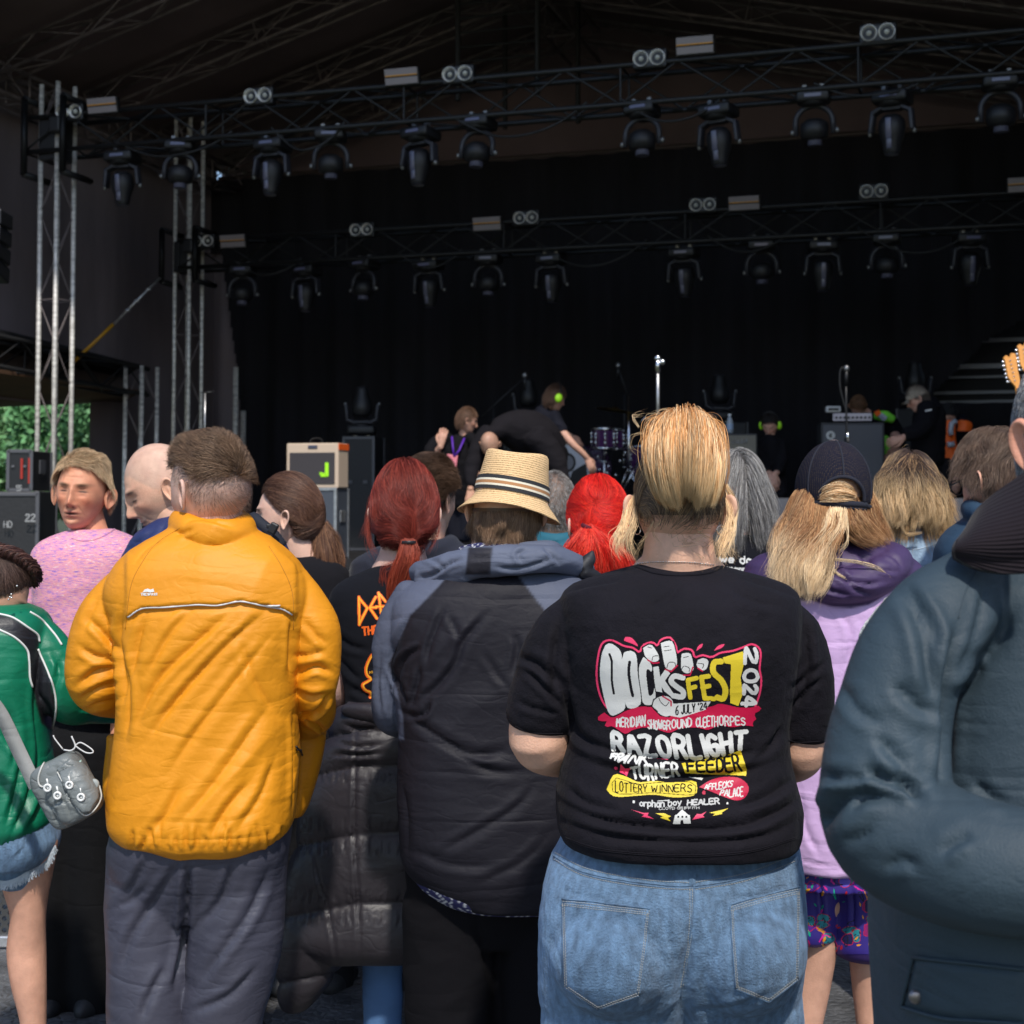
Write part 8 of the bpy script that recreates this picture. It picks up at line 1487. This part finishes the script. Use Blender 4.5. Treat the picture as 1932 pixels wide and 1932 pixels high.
# grey crossbody bag
D = 3.12
BG = thing('crossbody_bag', 'grey nylon crossbody bag with white ring zip pulls hanging against the green tracksuit top', 'bag', tuple(map(float, W(130, 1560, D))))
bagm = mat('grey_nylon', (.15, .165, .165), .4, spec=.5, bump=[('ridge', (24., 24., 40.), .01), ('noise', 500., .0005)]); vary(bagm, 8, .8, 1.2)
def boxy(c, h, rot, e=3.2, n_=5):
    n, F = ico(n_); V = np.sign(n)*np.abs(n)**(2/e); V = V/np.maximum(1e-6, (np.abs(V)**e).sum(1)**(1/e))[:, None]*np.array(h); M_ = np.array(Matrix.Rotation(rot, 3, 'Y')); return V @ M_.T+np.array(c), [F]
bb, SB = garment('pouch', BG, [boxy(W(126, 1490, D), (.055, .042, .070), R(-28), 5), boxy(W(140, 1500, D-.02), (.045, .04, .052), R(-28), 4)], D, bagm, .0035, 4, [(n4(300, 1740, 380, 1700, 430, 1810), 3, 5), (n4(380, 1560, 420, 1680, 500, 1760), 3, 5), (n4(260, 1700, 330, 1760, 340, 1840), 4, 4)], [dict(amp=.003, sc=(9, 9, 16), seed=171)])
fl_ = patch(SB, 'front_pocket', n4(345, 1500, 420, 1440, 500, 1480, 575, 1600, 585, 1680, 545, 1760, 500, 1765, 440, 1700, 400, 1620), 1.6, .010, bagm, bb)
mp_ = mat('light_grey_piping', (.5, .5, .47), .5)
seam(SB, 'piping', n4(400, 1390, 330, 1420, 270, 1470, 235, 1550, 245, 1605, 300, 1612), .0022, mp_, bb, .002, 40); seam(SB, 'pocket_piping', n4(590, 1610, 600, 1680, 560, 1750, 510, 1775, 450, 1720, 400, 1630, 350, 1520), .0018, mp_, fl_, .004, 40)
seam(SB, 'zip', n4(385, 1590, 430, 1530, 480, 1460), .0028, mat('mint_zip', (.35, .5, .46), .5), bb, .004, 20)
for X, Y in ((305, 1617), (358, 1658), (428, 1598), (495, 1668)):
    p = SB.hit(*n4(X, Y)[0], .008)
    if p is None: continue
    m = MB(); t = np.linspace(0, 2*np.pi, 18); m.tube(p+np.column_stack([.0065*np.cos(t), -.004+0*t, .0065*np.sin(t)]), .0026, 6, False); m.ell(p, (.004, .003, .004), 8); m.tube(seg(p+np.array([0, 0, .006]), p+np.array([-.003, 0, .018])), .002, 6); m.build('zip_pull', M['white'], bb, True)
p = SB.hit(*n4(550, 1605)[0], .006); m = MB(); m.lathe([(.0001, .002), (.009, .002), (.011, .0), (.011, -.004)], p, 20, Matrix.Rotation(R(90), 3, 'X')); m.build('round_badge', mat('grey_badge', (.3, .33, .32), .5), bb, True)
m = MB(); P = np.vstack([W(*n4(-120, 1010)[0], D-.02), W(*n4(0, 1165)[0], D+.0), W(*n4(110, 1390)[0], D+.01), W(*n4(215, 1610)[0], D+.0)]); P = crm(P, 30)
dirn = np.gradient(P, axis=0); dirn /= np.linalg.norm(dirn, axis=1)[:, None]; sd_ = np.cross(dirn, (0, 1, 0)); A = P-sd_*.015; B = P+sd_*.015; i = np.arange(29)
m.add(np.vstack([A, B, A+[0, .003, 0], B+[0, .003, 0]]), [np.stack([i, i+1, i+31, i+30], -1), np.stack([i+61, i+60, i+90, i+91], -1), np.stack([i+30, i+31, i+91, i+90], -1), np.stack([i+1, i, i+60, i+61], -1)]); m.build('shoulder_strap', mat('grey_webbing', (.27, .27, .26), .7, bump=COTTON), BG, True)
m = MB(); m.tube(crm(np.array([W(*n4(X, Y)[0], D-.01) for X, Y in ((380, 1385), (330, 1320), (322, 1300))]), 10), .0015, 5); m.tube(crm(np.array([W(*n4(X, Y)[0], D-.01) for X, Y in ((385, 1388), (430, 1392), (455, 1365), (432, 1305))]), 12), .0018, 5); m.tube(crm(np.array([W(*n4(X, Y)[0], D-.01) for X, Y in ((455, 1360), (490, 1345), (555, 1385), (560, 1405), (520, 1405), (470, 1375), (455, 1360))]), 30), .0016, 5, False); m.build('cord_loop', mat('pale_cord', (.6, .6, .6), .6), BG, True)
# ================= people working on the stage =================
def crew(label, cat, D, head, torso, arms, legs_, top, trs, hair=None, skin=(.6, .33, .24), z0=.92, bald=None, mtl=None):
    p = W(head[0], 900, D); P = thing('person', label, cat, (p[0], p[1], z0), group='stage crew at work'); H = Head(head[0], head[1], D+(head[5] if len(head) > 5 else 0), yaw=head[2], pitch=head[3], s_=head[4])
    V, F, c = H.mesh(skin, 5, lip=(.45, .18, .15), brow=(.1, .06, .05), eyes='down' if head[3] > 20 else 'open', bald=bald, nose=1.15); pcs = [(V, F, c)]+H.ears(skin, 1.05, .5)
    if torso: pcs.append(remesh([tub([(head[0], head[1], torso[0][2], 8), (torso[0][0], torso[0][1], torso[0][2], 9)], D)], .012, 2))
    sk_ = []
    for a in arms:
        if a['skin']: sk_.append(tub(a['skin'], D))
        if a.get('hand'):
            q = a['hand']; e = (a['skin'] or a['sleeve'])[-1]; pcs.append(hand(W(e[0], e[1], D+e[2]), q, (q[1], -1, .3), 1.05, .7, 1))
    if sk_: pcs.append(remesh(sk_, .009, 3))
    body_mesh('body', P, pcs, skin)
    tp = ([tub(torso, D)] if torso else [])+[tub(a['sleeve'], D) for a in arms if a.get('sleeve')]
    if tp: jo, _ = garment('top', P, tp, D, top, .013, 3, [], [dict(amp=.012, sc=(5, 5, 9), seed=int(head[0]))])
    if legs_: garment('trousers', P, [tub(l, D) for l in legs_], D, trs, .016, 3)
    if hair: hair_obj('hair', P, [shell(H, tuple(x*.7 for x in hair[0]), lambda n: hairline(n, lo=hair[2] if len(hair) > 2 else (-.62, -.55, -.12, .05, .5, .62)), .006), scalp(H, 2200, hair[1], DOWN, hair[0], mask=lambda n: hairline(n, lo=hair[2] if len(hair) > 2 else (-.62, -.55, -.12, .05, .5, .62)), off=.012, lift=.5, noise=.5, wd=.0016)])
    return P, H
kt = mat('crew_black', (.007, .0065, .0085), .9, spec=.15, bump=COTTON); kg = mat('crew_grey', (.011, .0095, .012), .9, spec=.15, bump=COTTON); kn = mat('crew_navy', (.009, .0095, .016), .85, spec=.15, bump=COTTON)
N = lambda f, *p: [(*f(a, b)[0], c, r) for a, b, c, r in p]
P, H = crew('young crew man with purple lanyard and pink badge looking right', 'man', 13.6, (880, 793, -78, 14, 1.0), N(n1, (765, 560, .02, 8), (745, 590, .02, 17), (730, 680, .02, 27), (735, 800, .05, 28), (745, 950, .1, 28)),
    [dict(sleeve=N(n1, (680, 560, .0, 12), (590, 610, 0, 12), (570, 660, -.1, 10), (610, 650, -.25, 7)), skin=N(n1, (612, 645, -.25, 6), (632, 612, -.3, 5)), hand=(.2, 0, 1)), dict(sleeve=N(n1, (800, 560, .0, 11), (850, 620, -.05, 11), (850, 720, -.15, 9)), skin=N(n1, (850, 720, -.15, 6), (840, 760, -.2, 5)), hand=(0, 0, -1))],
    [N(n1, (720, 900, .1, 19), (700, 1050, .1, 15), (720, 1180, .1, 12)), N(n1, (770, 900, .1, 19), (780, 1050, .1, 15), (780, 1180, .1, 12))], kt, kn, ((.17, .09, .055), .03))
m = MB(); g = lambda x, y, d=-.16: W(*n1(x, y)[0], 13.6+d); m.tube(np.array([g(700, 560, -.1), g(705, 620), g(712, 680)]), .010, 6); m.tube(np.array([g(775, 570, -.1), g(745, 640), g(715, 680)]), .010, 6); m.build('lanyard', mat('purple_ribbon', (.10, .02, .38), .6), P, True); m = MB(); m.box(g(697, 711), (.10, .008, .13), Matrix.Rotation(.15, 3, 'Y'), .004); m.build('badge', mat('pink_card', (.75, .22, .28), .5), P)
P, H = crew('bald crew man bending low in charcoal top behind the straw hat', 'man', 13.0, (924, 838, 165, 55, 1.05, -.15), N(n1, (960, 540, -.02, 14), (1010, 510, .05, 26), (1100, 520, .15, 40), (1200, 560, .25, 44), (1270, 640, .35, 40)),
    [dict(sleeve=N(n1, (920, 530, .0, 18), (860, 640, -.05, 17), (820, 760, -.1, 14), (815, 850, -.15, 10)), skin=N(n1, (815, 850, -.15, 7), (812, 880, -.16, 6)), hand=(-.1, -.1, -1)), dict(sleeve=N(n1, (1210, 560, .0, 26), (1310, 680, 0, 22), (1350, 790, -.02, 17), (1380, 860, -.04, 13)), skin=N(n1, (1378, 850, -.04, 10), (1420, 930, -.05, 8), (1450, 980, -.06, 7)), hand=(.3, 0, -1))],
    [N(n1, (1180, 640, .4, 36), (1150, 850, .35, 26), (1140, 1180, .4, 17)), N(n1, (1290, 660, .4, 36), (1300, 850, .35, 26), (1310, 1180, .4, 17))], kg, kt, None, (.62, .33, .22), bald=((.2, .15, .13), .35))
EAR = mat('fluoro_ear_cup', (.45, .95, .03), .5)
def defenders(P, H, m_=EAR):
    for s in (-1, 1): m = MB(); m.ell(H.w(np.array([(s*.088, -.005, -.012)]))[0], (.026*H.s, .04*H.s, .046*H.s), 16, H.R); m.build('ear_cup', m_, P, True)
    a = np.linspace(0, np.pi, 20); m = MB(); m.tube(H.w(np.column_stack([.096*np.cos(a), 0*a-.005, .0+.14*np.sin(a)])), .007, 6); m.build('headband', M['black'], P, True)
P, H = crew('crew man in black T-shirt and lime ear defenders reaching to the drums', 'man', 14.0, (1047, 750, -62, 18, 1.02), N(n1, (1275, 390, .03, 9), (1255, 420, .02, 20), (1270, 520, .05, 27), (1260, 650, .15, 28), (1230, 760, .3, 28)),
    [dict(sleeve=N(n1, (1310, 430, -.02, 13), (1350, 500, -.06, 12), (1365, 530, -.08, 11)), skin=N(n1, (1360, 525, -.08, 9), (1430, 605, -.12, 7), (1490, 660, -.1, 6), (1515, 690, -.08, 5)), hand=(.5, .1, -1)), dict(sleeve=N(n1, (1240, 420, .06, 12), (1290, 500, .2, 12)), skin=N(n1, (1290, 500, .2, 8), (1420, 560, .3, 6)), hand=(.6, .1, -.6))],
    [N(n1, (1230, 760, .3, 22), (1250, 900, .3, 17), (1250, 935, .35, 12)), N(n1, (1280, 760, .3, 22), (1310, 900, .3, 17), (1320, 935, .35, 12))], kn, kt, ((.10, .055, .035), .06), z0=1.5)
defenders(P, H)
P, H = crew('dark-haired crew man with lime ear defenders crouching beside the beige cabinet', 'man', 14.2, (1453, 801, 160, 32, 1.0), N(n2, (690, 560, .0, 10), (690, 590, .0, 20), (695, 690, .05, 26), (690, 800, .1, 27)),
    [dict(sleeve=N(n2, (630, 600, .0, 12), (625, 700, -.02, 11), (670, 770, -.15, 9)), skin=N(n2, (672, 770, -.15, 6), (690, 790, -.2, 5)), hand=(.3, -.2, -1)), dict(sleeve=N(n2, (750, 600, .0, 12), (760, 700, -.05, 11), (735, 770, -.15, 9)), skin=N(n2, (735, 768, -.15, 6), (718, 790, -.2, 5)), hand=(-.2, -.1, -1))],
    [N(n2, (660, 820, .1, 18), (660, 900, -.1, 16), (680, 935, .1, 12)), N(n2, (730, 820, .1, 18), (740, 900, -.1, 16), (720, 935, .1, 12))], kt, kg, ((.02, .015, .013), .03), z0=1.5)
defenders(P, H)
hv = mat('lime_hi_vis', (.22, .75, .05), .6); ho = mat('orange_hi_vis', (.95, .14, .01), .6); rf = mat('reflective_tape', (.42, .45, .5), .35)
P, H = crew('brown-haired crew member in lime and orange hi-vis bending behind the bass cabinet', 'person', 14.6, (1619, 766, 175, 60, 1.0), N(n2, (1290, 430, .1, 10), (1330, 460, .1, 20), (1400, 520, .12, 26), (1420, 640, .15, 27)),
    [dict(sleeve=N(n2, (1430, 500, -.0, 14), (1440, 540, -.05, 12)), skin=N(n2, (1440, 540, -.05, 10), (1450, 600, -.15, 9), (1410, 660, -.25, 8)), hand=(-.6, -.3, -1))], [N(n2, (1400, 660, .1, 18), (1400, 800, .0, 15), (1410, 935, .05, 12)), N(n2, (1450, 660, .1, 18), (1460, 800, .0, 15), (1470, 935, .05, 12))], kt, kt, ((.2, .1, .05), .03), z0=1.5)
garment('hi_vis_vest', P, [tub(N(n2, (1325, 432, -.02, 8), (1380, 436, -.03, 11), (1430, 455, -.03, 8)), 14.5), tub(N(n2, (1385, 560, -.12, 6), (1395, 640, -.12, 8), (1400, 690, -.12, 7)), 14.5)], 14.5, hv, .013, 2)
m = MB(); g = lambda x, y, d=-.2: W(*n2(x, y)[0], 14.6+d); m.tube(seg(g(1350, 425), g(1385, 455)), .03, 6); m.build('reflective_band', rf, P); m = MB(); m.tube(seg(g(1330, 405), g(1345, 430)), .03, 6); m.tube(seg(g(1395, 600), g(1405, 660)), .03, 6); m.build('orange_band', ho, P)
P, H = crew('bearded crew man in beige cap and black jacket bending left by the bass cabinet', 'man', 13.6, (1732, 752, 80, 22, 1.02), N(n2, (1610, 350, .03, 12), (1630, 350, .04, 18), (1650, 420, .06, 29), (1645, 560, .08, 31), (1640, 700, .1, 31)),
    [dict(sleeve=N(n2, (1640, 390, -.06, 20), (1620, 480, -.15, 18), (1570, 530, -.22, 15), (1510, 545, -.25, 12)), skin=N(n2, (1515, 548, -.25, 7), (1495, 565, -.25, 6)), hand=(-1, 0, -.3))],
    [N(n2, (1650, 720, .1, 24), (1650, 900, .1, 19), (1650, 1090, .1, 14)), N(n2, (1720, 720, .15, 24), (1720, 900, .15, 19), (1715, 1090, .1, 14))], kt, kg, ((.12, .09, .07), .02))
capb = mat('beige_cap_cloth', (.40, .33, .25), .85); n_, F_ = ico(4); kp = (n_[:, 2] > .12)[F_].all(1); uu, iv = np.unique(F_[kp], return_inverse=True); V_ = n_[uu]*np.array([.086, .108, .125]); m = MB(); m.add(H.w(V_), [iv.reshape(-1, 3)]); P_ = H.w(np.array([(x, .09+.07*math.sqrt(max(0, 1-(x/.075)**2)), .008-.02*(x/.075)**2) for x in np.linspace(-.074, .074, 15)]+[(x, .085, .02) for x in np.linspace(.074, -.074, 15)])); m.add(P_, [np.arange(30)[None]]); m.add(P_+[0, 0, .006], [np.arange(30)[None]]); o = m.build('cap', capb, P, True)
m = MB(); m.box(g(1645, 400, -1.28), (.06, .004, .012), Matrix.Rotation(-.2, 3, 'Y')); m.build('sleeve_logo', M['white'], P)
P, H = crew('crew member in orange hi-vis vest with silver bands bending beside the cap wearer', 'person', 14.6, (1788, 780, -150, 50, .95), N(n2, (1790, 450, .1, 14), (1810, 480, .1, 24), (1830, 560, .1, 28), (1820, 700, .12, 26)),
    [dict(sleeve=N(n2, (1860, 520, -.05, 14), (1865, 620, -.1, 12), (1840, 740, -.15, 10), (1815, 790, -.2, 8)), skin=N(n2, (1812, 800, -.2, 7), (1805, 825, -.2, 6)), hand=(-.2, -.1, -1))], [N(n2, (1790, 720, .1, 20), (1790, 860, .1, 16), (1790, 935, .1, 12)), N(n2, (1850, 720, .1, 20), (1850, 860, .1, 16), (1850, 935, .1, 12))], kn, kt, ((.02, .018, .02), .03), z0=1.5)
g = lambda x, y, d=-.26: W(*n2(x, y)[0], 14.6+d); m = MB(); Pv = crm(np.array([g(1868, 525), g(1872, 480), g(1830, 460), g(1780, 470), g(1772, 540), g(1778, 610), g(1790, 670), g(1796, 715)]), 40)
A = Pv+np.array([-.075, 0, 0]); B = Pv+np.array([.06, 0, 0]); i = np.arange(39); m.add(np.vstack([A, B, A+[0, .03, 0], B+[0, .03, 0]]), [np.stack([i, i+1, i+41, i+40], -1), np.stack([i+81, i+80, i+120, i+121], -1), np.stack([i+1, i, i+80, i+81], -1), np.stack([i+40, i+41, i+121, i+120], -1)]); hvv = m.build('hi_vis_vest', ho, P, True)
m = MB(); m.tube(np.array([g(1812, 462, -.29), g(1785, 480, -.29), g(1778, 530, -.29), g(1785, 550, -.29)]), .028, 6); m.tube(seg(g(1760, 608, -.29), g(1800, 605, -.29)), .03, 6); m.build('reflective_band', rf, hvv, True)
# guitar carrier and guitars at the right edge
P, H = crew('stagehand in black holding up two guitars behind the grey-haired man', 'man', 9.2, (2010, 760, 150, 10, 1.0), [(2010, 800, .02, 14), (2005, 830, .02, 45), (2005, 930, .02, 55), (2005, 1050, .03, 52)], [dict(sleeve=[(1965, 840, 0, 20), (1950, 890, -.1, 18), (1955, 860, -.25, 14)], skin=[(1955, 860, -.25, 11), (1956, 835, -.28, 9)], hand=(.1, 0, 1)), dict(sleeve=[(2045, 840, 0, 20), (2070, 930, -.05, 18), (2050, 960, -.2, 14)], skin=[(2050, 960, -.2, 11), (2040, 965, -.25, 9)], hand=(-1, 0, 0))], [[(1985, 1040, .02, 32), (1985, 1120, .0, 24)], [(2030, 1040, .02, 32), (2030, 1120, .0, 24)]], kt, kt, ((.05, .03, .025), .03))
maple = mat('maple_neck', (.72, .30, .05), .35, coat=.5); fb = mat('rosewood', (.16, .06, .025), .4)
def guitar(u, y, D_, tilt, label, col, yaw):
    p = W(u, y, D_); T = thing('electric_guitar', label, 'guitar', tuple(p), absolute=False); T.rotation_euler = (R(-6), R(tilt), R(yaw))
    hs = [(-.016, -.19), (-.018, -.165), (-.036, -.135), (-.05, -.10), (-.048, -.06), (-.045, -.01), (-.05, .012), (-.03, .022), (-.012, .005), (.004, .03), (.026, .025), (.030, .0), (.026, -.03), (.02, -.08), (.019, -.13), (.017, -.19)]
    m = MB(); V = [(x, -.007, z) for x, z in hs]+[(x, .007, z) for x, z in hs]; n = len(hs); k = np.arange(n); m.add(V, [np.arange(n)[None], (2*n-1-np.arange(n))[None], np.stack([(k+1) % n, k, k+n, (k+1) % n+n], -1)]); m.build('headstock', maple, T)
    m = MB(); m.tube(np.array([(0, 0, -.18), (0, .004, -.5), (0, .006, -.82)]), [.019, .021, .026], 12); m.build('neck', maple, T, True); m = MB(); m.box((0, -.016, -.5), (.04, .006, .64), None, .002); m.build('fretboard', fb, T)
    for i in range(6): m = MB(); z = -.012-i*.024; x = -.046-.0*i; m.tube(seg((x+.03, -.016, z), (x+.03, .006, z)), .004, 8); m.ell((x-.010, 0, z), (.011, .006, .008), 8); m.tube(seg((x-.006, .0, z), (x+.02, .008, z)), .004, 6); m.build('tuning_peg', M['chrome'], T, True)
    bd = [(-.02, -.80), (-.09, -.74), (-.13, -.80), (-.12, -.90), (-.10, -.95), (-.14, -1.05), (-.15, -1.13), (-.08, -1.2), (.06, -1.2), (.15, -1.12), (.14, -1.03), (.1, -.96), (.12, -.88), (.12, -.80), (.08, -.77), (.03, -.82)]
    q = crm(np.array([(x, z, 0) for x, z in bd+bd[:1]]), 64)[:-1, :2]; n = len(q); m = MB(); V = [(x, -.022, z) for x, z in q]+[(x, .022, z) for x, z in q]; k = np.arange(n); m.add(V, [np.arange(n)[None], (2*n-1-np.arange(n))[None], np.stack([(k+1) % n, k, k+n, (k+1) % n+n], -1)]); m.build('guitar_body', mat('guitar_lacquer', col, .2, coat=1), T)
    m = MB(); m.box((0, -.028, -.95), (.07, .012, .03), None, .003); m.box((0, -.028, -1.05), (.07, .012, .03), None, .003); m.box((0, -.03, -1.12), (.08, .014, .02), None, .003); m.build('pickups_and_bridge', M['chrome'], T)
guitar(1908, 676, 8.6, -10, 'nearer of the two guitars held upright, whole headstock and tuners showing', (.5, .25, .05), 10); guitar(1934, 655, 8.8, -7, 'farther of the two guitars held upright, cut by the right edge', (.3, .02, .02), 4)
for o in scene.objects:
    for k in ('_abs',):
        if k in o: del o[k]
for m_ in bpy.data.materials:
    if '_c' in m_: del m_['_c']
